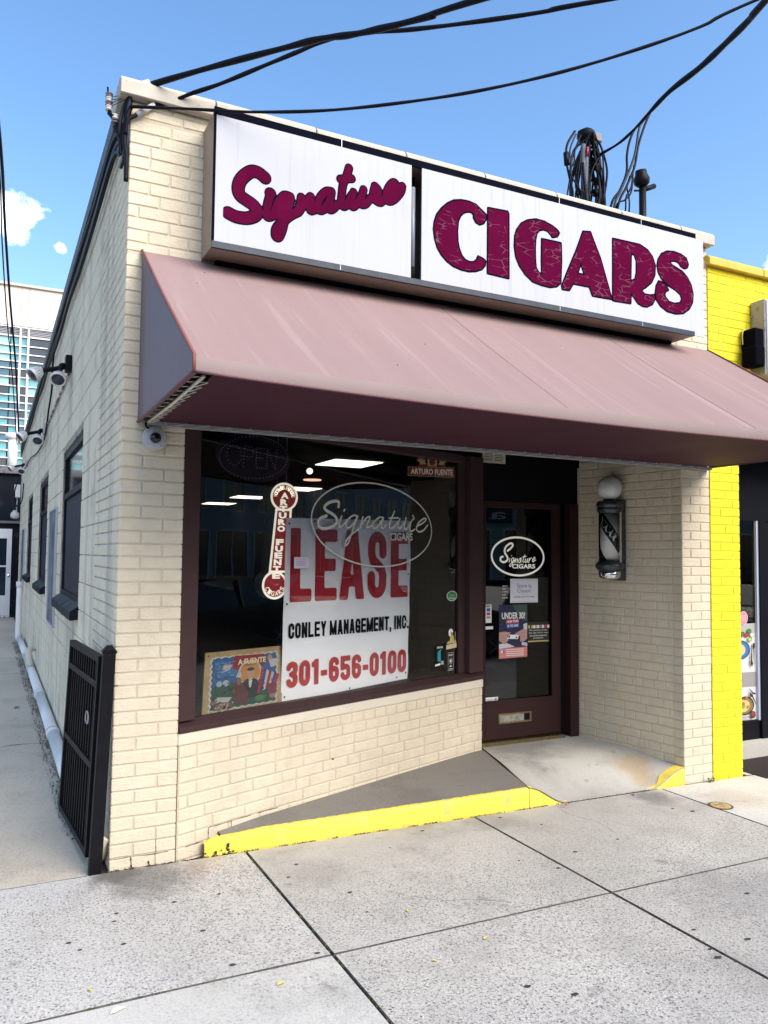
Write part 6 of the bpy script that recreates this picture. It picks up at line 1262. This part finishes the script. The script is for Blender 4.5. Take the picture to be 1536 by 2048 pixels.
st_ = thing('window_sticker', 'round pink sticker on the dark glass above the noodle poster', 'sticker', (5.385, .455, 1.13))
FP2 = Frame((0, .4640), (1, 0)); disc('rim', FP2, (5.385, 1.135), .058, .060, .0005, mat('pale_pink_print', (.70, .45, .47), .5), st_); disc('field', FP2, (5.385, 1.135), .052, .054, .001, mat('pink_print', (.62, .22, .28), .5), st_); 
for k in range(3): rect('print_line', FP2, 5.35, 5.42, 1.15-k*.018, 1.157-k*.018, .0015, mat('pale_pink_print', (.70, .45, .47), .5), st_)
MATM = mat('dark_brown_ribbed_mat', (.030, .020, .018), .9, bump=[(60, 1, .006, (1, 12, 1))], var=[(200, .4, None)])
dm = MB(); 
for k in range(26):
    y0 = -.13+k*.018; dm.box(4.885, 5.95, y0, y0+.013, gz(5.4)-.002, gz(5.4)+.011)
dm.box(4.88, 5.955, -.135, .34, gz(5.4)-.002, gz(5.4)+.006); tag(dm.build('door_mat', MATM), 'dark brown ribbed doormat in front of the neighbouring shop door', 'doormat')
bs = thing('wall_sign', 'white box sign with grey side fixed high on the yellow wall', 'shop sign', (5.5, -.1, 3.15))
bevel(MB().box(4.945, 7.3, -.135, -.005, 3.15, 3.772).build('box', mat('scuffed_grey_tin', (.33, .30, .28), .6, bump=[(9, .8, .012, (1, 1, 1))], var=[(20, .5, None, (.08, .06, .06), (.56, .62))]), bs), .004, 1)
MB().box(4.962, 7.285, -.145, -.136, 3.165, 3.758).build('face', SIGNW, bs)
wl = thing('wall_lamp', 'black wall lamp on the yellow brick just left of the white box sign', 'wall lamp', (4.87, -.07, 3.3))
LB = mat('matt_black_lamp', (.004, .004, .007), .85, spec=.02); bevel(MB().box(4.825, 4.925, -.14, -.002, 3.36, 3.52).build('housing', LB, wl), .01, 2); bevel(MB().box(4.79, 4.91, -.17, -.03, 3.20, 3.37).build('lamp_body', LB, wl), .02, 2)
MB().tube(smoothpath([(4.815, -.03, 3.40), (4.812, -.03, 3.49), (4.84, -.03, 3.525), (4.935, -.03, 3.52)]), .006, 6).build('flex', mat('pale_yellow_flex', (.6, .5, .15), .5), wl, True)
# ------------------------------------------------------------------ end of the alley
sh = thing('dark_shed', 'dark flat roofed annex with a white door closing the end of the alley', 'annex building', (-2, 17.7, 0))
DKW = mat('blue_black_siding', (.007, .009, .016), .5, spec=.1, var=[(2, .4, None), (3, .5, None, (.06, .07, .085), (.55, .7))])
MB().box(-8, .9, 17.62, 21, -.2, 3.62).build('wall', DKW, sh); MB().box(-8.1, .95, 17.5, 21.1, 3.62, 3.80).build('roof_edge', mat('mossy_roof_edge', (.14, .14, .15), .9, var=[(12, .6, None)]), sh)
MB().box(-8, .9, 17.55, 17.62, 2.36, 2.42).build('ledge', mat('slate_trim', (.10, .11, .12), .6), sh)
WD = mat('white_door_paint', (.62, .63, .66), .5, var=[(3, .05, None)])
d3 = MB().box(-1.24, -1.12, 17.57, 17.61, .0, 2.22).box(-.25, -.14, 17.57, 17.61, .0, 2.22).box(-1.12, -.25, 17.57, 17.61, .0, .55).box(-1.12, -.25, 17.57, 17.61, 1.98, 2.22).box(-1.12, -.25, 17.57, 17.61, 1.26, 1.30).build('door', WD, sh)
MB().box(-1.12, -.25, 17.60, 17.605, .55, 1.26).box(-1.12, -.25, 17.60, 17.605, 1.30, 1.98).build('door_pane', mat('dark_door_glass', (.01, .015, .03), .08), d3)
MB().lathe((-.19, 17.57, 1.05), [(0, 0), (.02, 0), (.02, .03), (.03, .05), (0, .06)], (0, -1, 0), 10).build('knob', CHROME, d3)
vp = thing('vent_pipe', 'white capped vent pipe standing on the dark annex roof', 'vent pipe', (-.18, 18.6, 3.8))
MB().lathe((-.18, 18.6, 3.8), [(0, 0), (.12, 0), (.12, .82), (.11, .83), (.19, .84), (.19, .98), (0, .98)], n=18).build('pipe', PVC, vp, True)
fb = thing('office_block', 'large pale building with white barred teal windows seen beyond the alley', 'office building', (0, 40, 0))
PALE = mat('pale_pink_panel', (.62, .55, .50), .6, var=[(1, .03, None)])
MB().box(-14, 9, 40.3, 55, 13.36, 15.45).build('upper_wall', PALE, fb); MB().box(-14.1, 9.1, 40.15, 55, 15.45, 15.58).build('parapet', mat('grey_parapet', (.45, .44, .42), .7), fb)
for x in (-7, -3.5, .41, .77, 4.4): MB().box(x-.02, x+.02, 40.28, 40.31, 13.40, 15.44).build('panel_joint', mat('panel_joint_grey', (.40, .37, .35), .7), fb)
MB().box(-14, 9, 40.2, 40.6, 13.26, 13.36).build('shadow_band', mat('dark_band', (.05, .05, .07), .6), fb)
MB().box(-14, 9, 40.45, 55, 0, 13.26).build('core_wall', mat('dark_core', (.04, .05, .06), .6), fb)
TEALG = [mat('teal_pane_%s' % n, c, .08, spec=.8) for n, c in (('light', (.08, .30, .35)), ('mid', (.02, .10, .16)), ('dark', (.004, .014, .028)), ('pale', (.24, .46, .50)))]
bars = [13.26, 12.78, 12.3, 11.86, 11.47, 11.08, 10.64, 10.18, 9.71, 9.32, 8.94, 8.5, 8.11, 7.7, 7.29, 6.83, 6.44, 6.0, 5.5, 5.0]
cols = [-6.2, -4.4, -2.6, -1.0, -.05, .40, .78, 2.2, 4.0, 6.0]
for z in bars: MB().box(-14, 9, 40.08, 40.2, z-.026, z+.026).build('window_bar', mat('white_bar', (.72, .74, .75), .5), fb)
for x in cols:
    if x not in (-.05,): MB().box(x-.045, x+.045, 40.0, 40.1, 4.5, 13.2).build('mullion', mat('white_bar', (.72, .74, .75), .5), fb)
rr = random.Random(11)
for i in range(len(cols)-1):
    for j in range(len(bars)-1):
        if j == 0:
            for q in range(5): MB().box(cols[i]+.05, cols[i+1]-.05, 40.15, 40.25, 12.84+q*.08, 12.88+q*.08).build('louvre', mat('grey_louvre', (.30, .30, .34), .5), fb)
            m_ = TEALG[2]
        else:
            k = (0 if i % 3 else 3) if j < 4 else rr.choice((0, 1, 2, 2) if i in (4, 5) else (0, 0, 1, 3, 2))
            if i >= 6 and j in (1, 2, 3): k = 2
            if j in (4, 9, 13): k = 1
            m_ = TEALG[k]
        rect('pane', Frame((0, 40.22), (1, 0)), cols[i]+.03, cols[i+1]-.03, bars[j+1]+.04, bars[j]-.04, 0, m_, fb)
# ------------------------------------------------------------------ across the street (seen in the glass)
def facade(x0, x1, h, col, label, seed, sign=None, brick=True):
    rr = random.Random(seed); t = thing('street_building', label, 'building', ((x0+x1)/2, -17, 0))
    m_ = mat('street_wall_%d' % seed, col, .8, bump=[(30, .4, .01, (1, 1, 3))], var=[(14, .25, (1, 1, 3)), (1, .1, None)])
    MB().box(x0, x1-.05, -26, -17.0, -.3, h).build('wall', m_, t); MB().box(x0-.05, x1, -26, -16.85, h, h+.25).build('cornice', mat('street_cornice', (.3, .29, .27), .7), t)
    FO = Frame((0, -17.0), (-1, 0)); n = max(2, int((x1-x0)/2.6)); wd = (x1-x0)/n
    wm = mat('street_white_frame', (.6, .6, .58), .5); gm = mat('street_dark_glass', (.02, .03, .04), .06, spec=.8)
    fl = 0
    for z0, z1 in ([(.6, 2.6)]+[(3.6+2.9*k, 5.2+2.9*k) for k in range(8) if 5.6+2.9*k < h]):
        for k in range(n):
            a = x0+wd*(k+.5)-wd*(.40 if fl == 0 else .28); b = x0+wd*(k+.5)+wd*(.40 if fl == 0 else .28)
            fr = MB().box(a-.06, b+.06, -17, -16.94, z0-.06, z0).box(a-.06, b+.06, -17, -16.94, z1, z1+.06).box(a-.06, a, -17, -16.94, z0, z1).box(b, b+.06, -17, -16.94, z0, z1).box((a+b)/2-.03, (a+b)/2+.03, -17, -16.95, z0, z1).build('window', wm, t)
            MB().box(a, b, -16.99, -16.98, z0, z1).build('pane', gm, fr)
        fl += 1
    if sign:
        a, b, z0, z1, s_, c1, c2 = sign
        MB().box(a-.3, b+.3, -17, -16.9, z0-.15, z1+.15).build('name_board', mat('board_%d' % seed, c1, .5), t); text('lettering', Frame((0, -16.88), (-1, 0)), s_, -b, -a, z0, z1, 0, mat('board_text_%d' % seed, c2, .5), t, bold=.01)
    return t
facade(-13, -2, 6.5, (.22, .20, .18), 'low grey brown brick building across the street on the far left', 31)
facade(-2, 9, 5.5, (.30, .27, .23), 'low tan brick building directly across the street', 32)
facade(9, 19, 9.0, (.30, .42, .38), 'pale green building across the street reflected in the door', 33, (13.2, 16.0, 3.0, 3.35, 'arie', (.01, .012, .04), (.7, .72, .7)))
facade(19, 31, 12.0, (.30, .33, .37), 'grey brick building across the street with white framed windows', 34, (25, 28.5, 2.85, 3.2, 'OPTICAL', (.02, .04, .10), (.6, .6, .6)) if False else None)
facade(31, 52, 13.0, (.33, .36, .40), 'long grey brick building across the street carrying the music school name', 35, (39.5, 45.8, 2.80, 3.15, "AMERICA'S MUSIC SCHOOL", (.18, .19, .2), (.75, .75, .75)))
facade(52, 68, 14.0, (.24, .27, .32), 'tall slate grey building at the far right end of the street', 36)
def car(x, y, L_, col, label):
    t = thing('parked_car', label, 'car', (x, y, -.27)); W2 = .92; z0 = -.27
    paint = mat('car_paint_%s' % label.split()[0], col, .22, spec=.7, coat=.6)
    P = [(-.5, .35), (-.495, .62), (-.46, .80), (-.30, .93), (.30, .96), (.46, .90), (.495, .70), (.5, .35), (.38, .22), (-.38, .22)]
    v = []; n = len(P)
    for w_, sc in ((-W2, .985), (-W2*.93, 1), (W2*.93, 1), (W2, .985)): v += [(x+a*L_*sc, y+w_, z0+.0+(h if abs(w_) < W2 else .22+(h-.22)*.97)) for a, h in P]
    f = [tuple(range(n))[::-1], tuple(range(3*n, 4*n))]+[(r*n+k, (r+1)*n+k, (r+1)*n+(k+1) % n, r*n+(k+1) % n) for r in range(3) for k in range(n)]
    bevel(MB().add(v, f).build('body', paint, t), .04, 2)
    C = [(-.30, .93), (-.20, 1.38), (-.02, 1.46), (.25, 1.45), (.36, 1.30), (.44, .95)]
    def loft(C, k0, k1, nm, m_):
        v = []; n = len(C)
        for w_, sh_ in ((-W2*.95, 0), (W2*.95, 0)): v += [(x+a*L_, y+w_*(1 if h < 1 else .80), z0+h) for a, h in C]
        f = [tuple(range(n))[::-1], tuple(range(n, 2*n))]+[(k, n+k, n+(k+1) % n, (k+1) % n) for k in range(n)]
        return bevel(MB().add(v, f).build(nm, m_, t), .03, 2)
    loft(C, 0, 0, 'cabin_glass', mat('car_glass', (.01, .012, .016), .05, spec=.8))
    MB().box(x-.17*L_, x+.30*L_, y-W2*.74, y+W2*.74, z0+1.445, z0+1.475).build('roof', paint, t)
    for a0, a1 in (((-.30, .94), (-.19, 1.40)), ((.03, .94), (.03, 1.44)), ((.43, .95), (.35, 1.32))):
        for s_ in (-1, 1): MB().tube([(x+a0[0]*L_, y+s_*W2*.96, z0+a0[1]), (x+a1[0]*L_, y+s_*W2*.80, z0+a1[1])], .03, 6).build('pillar', paint, t)
    for a in (-.32, .31):
        for s_ in (-1, 1):
            wh = MB().lathe((x+a*L_, y+s_*(W2-.22), z0+.33), [(0, 0), (.30, 0), (.335, .03), (.335, .19), (.30, .22), (.21, .22), (.21, .20), (0, .20)], (0, s_, 0), 26).build('wheel', mat('tyre_rubber', (.015, .015, .015), .8), t, True)
            rm = MB().lathe((x+a*L_, y+s_*(W2-.02), z0+.33), [(.17, -.02), (.21, -.02), (.215, .012), (.18, .012)], (0, s_, 0), 26).lathe((x+a*L_, y+s_*(W2-.02), z0+.33), [(0, 0), (.05, 0), (.05, .012), (0, .012)], (0, s_, 0), 12)
            for q in range(5):
                an2 = q*2*math.pi/5; rm.tube([(x+a*L_, y+s_*(W2-.01), z0+.33), (x+a*L_+.19*math.cos(an2), y+s_*(W2-.01), z0+.33+.19*math.sin(an2))], .022, 5)
            rm.build('rim', mat('alloy_rim', (.5, .5, .52), .3, metal=.8), wh)
    for s_ in (-1, 1):
        bevel(MB().box(x-.497*L_, x-.46*L_, y+s_*.62-.2, y+s_*.62+.2, z0+.60, z0+.73).build('headlight', mat('car_lamp', (.6, .62, .65), .1), t), .02, 2); bevel(MB().box(x+.47*L_, x+.499*L_, y+s_*.66-.16, y+s_*.66+.16, z0+.66, z0+.85).build('taillight', mat('tail_lamp', (.35, .02, .02), .2), t), .02, 2)
        MB().box(x-.27*L_, x+.38*L_, y+s_*(W2*.985)-.006, y+s_*(W2*.985)+.006, z0+.90, z0+.925).build('chrome_strip', CHROME, t)
    return t
car(8.9, -6.0, 4.6, (.010, .013, .026), 'dark blue parked car nearest the shop door')
car(15.0, -6.0, 4.5, (.08, .085, .09), 'grey parked car standing behind the dark blue one')
car(22.0, -6.05, 4.5, (.012, .012, .012), 'black parked car third along the kerb')
# ------------------------------------------------------------------ shop lights
def lightpanel(x, y, label, w_=.6, d_=.62):
    t = thing('ceiling_light', label, 'ceiling light', (x, y, 2.74), 'lit square ceiling lights')
    MB().box(x-w_/2-.02, x+w_/2+.02, y-d_/2-.02, y+d_/2+.02, 2.742, 2.749).build('frame', mat('light_frame', (.5, .5, .48), .5), t)
    MB().box(x-w_/2, x+w_/2, y-d_/2, y+d_/2, 2.734, 2.7415).build('diffuser', TROFF, t)
lightpanel(3.16, 4.12, 'lit ceiling light nearest the shop window'); lightpanel(3.80, 10.25, 'lit ceiling light in the middle of the shop'); lightpanel(3.80, 12.5, 'lit ceiling light farthest back at left'); lightpanel(4.0, 7.9, 'lit ceiling light against the right wall'); lightpanel(3.0, 13.9, 'dimmest and farthest lit ceiling light')
sp = thing('spot_light', 'tiny round lit spotlight on the dark shop ceiling', 'spotlight', (2.75, 4.3, 2.6)); MB().lathe((2.66, 4.1, 2.62), [(0, 0), (.035, 0), (.035, .01), (0, .01)], (-.3, -1, -.3), 14).build('lit_lens', TROFF, sp); MB().lathe((2.665, 4.12, 2.625), [(0, 0), (.045, 0), (.04, .09), (.01, .12), (0, .12)], (.3, 1, .3), 14).build('can', IRON, sp)
sp = thing('spot_light', 'dim orange oval light deeper on the dark shop ceiling', 'spotlight', (3.6, 6.1, 2.73)); MB().lathe((3.55, 6.3, 2.735), [(0, 0), (.13, 0), (.13, .012), (0, .012)], n=20).build('lit_lens', mat('dim_orange_light', (.8, .4, .25), .5, emit=((1, .45, .28), .7)), sp)
# ------------------------------------------------------------------ small things on the ground
mc = thing('utility_cover', 'small round tan utility cover set in the pale pavement by the yellow pillar', 'utility cover', (3.93, -.49, 0))
zc = gz(3.93)+.002
def mcm(r): return [(0, 0), (r, 0), (r, .0015), (0, .0015)]
MB().lathe((3.955, -.49, zc-.001), [(0, 0), (.082, 0), (.082, .003), (.075, .0045), (.072, .003), (0, .003)], n=28).build('rim', mat('rusty_ring', (.10, .06, .03), .7, var=[(30, .4, None)]), mc)
MB().lathe((3.955, -.49, zc+.002), [(0, 0), (.068, 0), (.066, .002), (0, .002)], n=28).build('lid', mat('tan_lid', (.50, .36, .17), .7, var=[(60, .5, None, (.16, .10, .05), (.5, .62))]), mc)
GF = lambda a, z, d=0: Vector((3.955+a, -.49+z, zc+.0042+d))
text('lettering', GF, 'SEWER', -.045, .045, .005, .028, 0, MATS['rusty_ring'], mc, bold=.02); text('lettering', GF, 'C.O.', -.022, .022, -.03, -.010, 0, MATS['rusty_ring'], mc, bold=.02)
def leaf(x, y, s, rot, m_, label, cat='leaf', nm='fallen_leaf'):
    z = gz(x)+.003; n = 7; v = []; L_ = [(-.5, 0, 0), (-.25, .22, .15), (.1, .26, .22), (.5, 0, .08), (.1, -.24, .25), (-.25, -.2, .12)]
    for a, b, c in L_: v.append((x+s*(a*math.cos(rot)-b*math.sin(rot)), y+s*(a*math.sin(rot)+b*math.cos(rot)), z+c*s*.5))
    v.append((x, y, z)); f = [(6, k, (k+1) % 6) for k in range(6)]
    o = MB().add([(p[0]-x, p[1]-y, p[2]-z) for p in v], f).build(nm, m_); o.location = (x, y, z); return tag(o, label, cat)
leaf(1.394, -1.424, .035, .4, LEAFY, 'yellow leaf just in front of the cross joint, rightmost of the fallen leaves'); leaf(1.209, -1.05, .03, 1.2, LEAFY, 'yellow leaf in the middle of the slab below the kerb'); leaf(1.09, -1.502, .026, 2.2, LEAFY, 'upright little yellow leaf left of the dark stains')
leaf(.456, -1.407, .04, .2, LEAFY, 'yellow leaf near the bottom left corner joint'); leaf(-.214, -1.147, .025, 1.9, LEAFY, 'tiny yellow leaf on the coarse pebbly slab at lower left')
PINK = mat('pink_petal', (.65, .12, .25), .6)
leaf(2.99, -.045, .045, .6, PINK, 'pink petal at the left foot of the entrance ramp', 'petal', 'fallen_petal'); leaf(3.57, -.06, .035, 1.6, mat('crimson_petal', (.35, .02, .05), .6), 'crimson petal on the joint at the right of the ramp', 'petal', 'fallen_petal')
leaf(-.139, -1.335, .06, .3, WHITE, 'scrap of white paper on the joint at lower left', 'paper scrap', 'paper_scrap')
leaf(-.30, 4.9, .09, .9, mat('red_scrap', (.4, .05, .03), .6), 'red scrap beside the white pipe in the alley', 'litter', 'litter_scrap')
def tufts(name, label_pts, m_, hmin, hmax, seed, per=1, sp=.02):
    rr = random.Random(seed); mb = MB()
    for x, y, z in label_pts:
        for _ in range(per):
            a = rr.random()*6.28; h = rr.uniform(hmin, hmax); w_ = .0022; bx, by = x+rr.uniform(-sp, sp), y+rr.uniform(-sp*.4, sp*.4); ln = rr.uniform(.3, 1.3)*h
            tx, ty = bx+math.cos(a)*ln, by+math.sin(a)*ln; mx_, my = bx+math.cos(a)*ln*.4, by+math.sin(a)*ln*.4
            px_, py_ = -math.sin(a)*w_, math.cos(a)*w_
            mb.add([(bx-px_, by-py_, z), (bx+px_, by+py_, z), (mx_+px_*.8, my+py_*.8, z+h*.7), (mx_-px_*.8, my-py_*.8, z+h*.7), (tx, ty, z+h*.85)], [(0, 1, 2, 3), (3, 2, 4)])
    return tag(mb.build(name, m_), kind='stuff')
rr = random.Random(4)
def along(x0, y0, x1, y1, n, keep=1.0):
    out = []
    for k in range(n):
        t = k/n; 
        if math.sin(t*37)+math.sin(t*91)+rr.uniform(-1, 1) > 1.2-2.6*keep: x = x0+(x1-x0)*t; out.append((x, y0+(y1-y0)*t, gz(x)-.006))
    return out
tufts('weeds', along(-.12, .6, -.16, 11.5, 700, .8)+along(-.115, 1.1, -.13, 11, 500, .8), DRYW, .01, .045, 1, 2, .05)
tufts('joint_moss', along(.73, -.1, .73, -2.3, 220, .25)+along(2.25, -.05, 2.25, -.5, 60, .15)+along(-.5, -1.275, .73, -1.275, 90, .1), WEED, .004, .012, 2, 3, .006)
tufts('joint_debris', along(.56, -.012, 3.0, -.012, 420, .5)+along(3.05, -.012, 3.85, -.012, 160, .7)+along(0, -.010, .55, -.010, 120, .5), DRYW, .004, .014, 3, 3, .012)
wp = thing('weed', 'small green weed growing from the crack between cream pier and yellow pillar', 'weed', (4.43, -.02, -.05))
mb = MB()
for k in range(60):
    a = rr.random()*6.28; r = rr.uniform(.005, .06); x, y, z = 4.40+r*math.cos(a)*1.3, -.035+r*.35*math.sin(a), gz(4.4)+rr.uniform(.0, .03)
    mb.add([(x, y, z), (x+rr.uniform(-.012, .012), y+rr.uniform(-.01, .01), z+.008), (x+rr.uniform(-.014, .014), y+.008, z-.002)], [(0, 1, 2)])
mb.build('leaves', WEED, wp)
tufts('alley_weeds', [(-.9+.1*k, 17.45, 0) for k in range(9)], WEED, .05, .12, 6, 12, .08)
db = MB()
for k in range(90):
    x = rr.choice((rr.uniform(-.16, -.10),)); y = rr.uniform(.5, 12); s_ = rr.uniform(.003, .011)
    z = -.004; db.add([(x+s_*math.cos(q), y+s_*1.6*math.sin(q), z+.001) for q in (0, 2, 4)]+[(x, y, z+s_*.7)], [(0, 1, 3), (1, 2, 3), (2, 0, 3)])
tag(db.build('alley_litter', mat('dark_litter', (.04, .033, .025), .95, spec=.05, var=[(60, .8, None)])), kind='stuff')
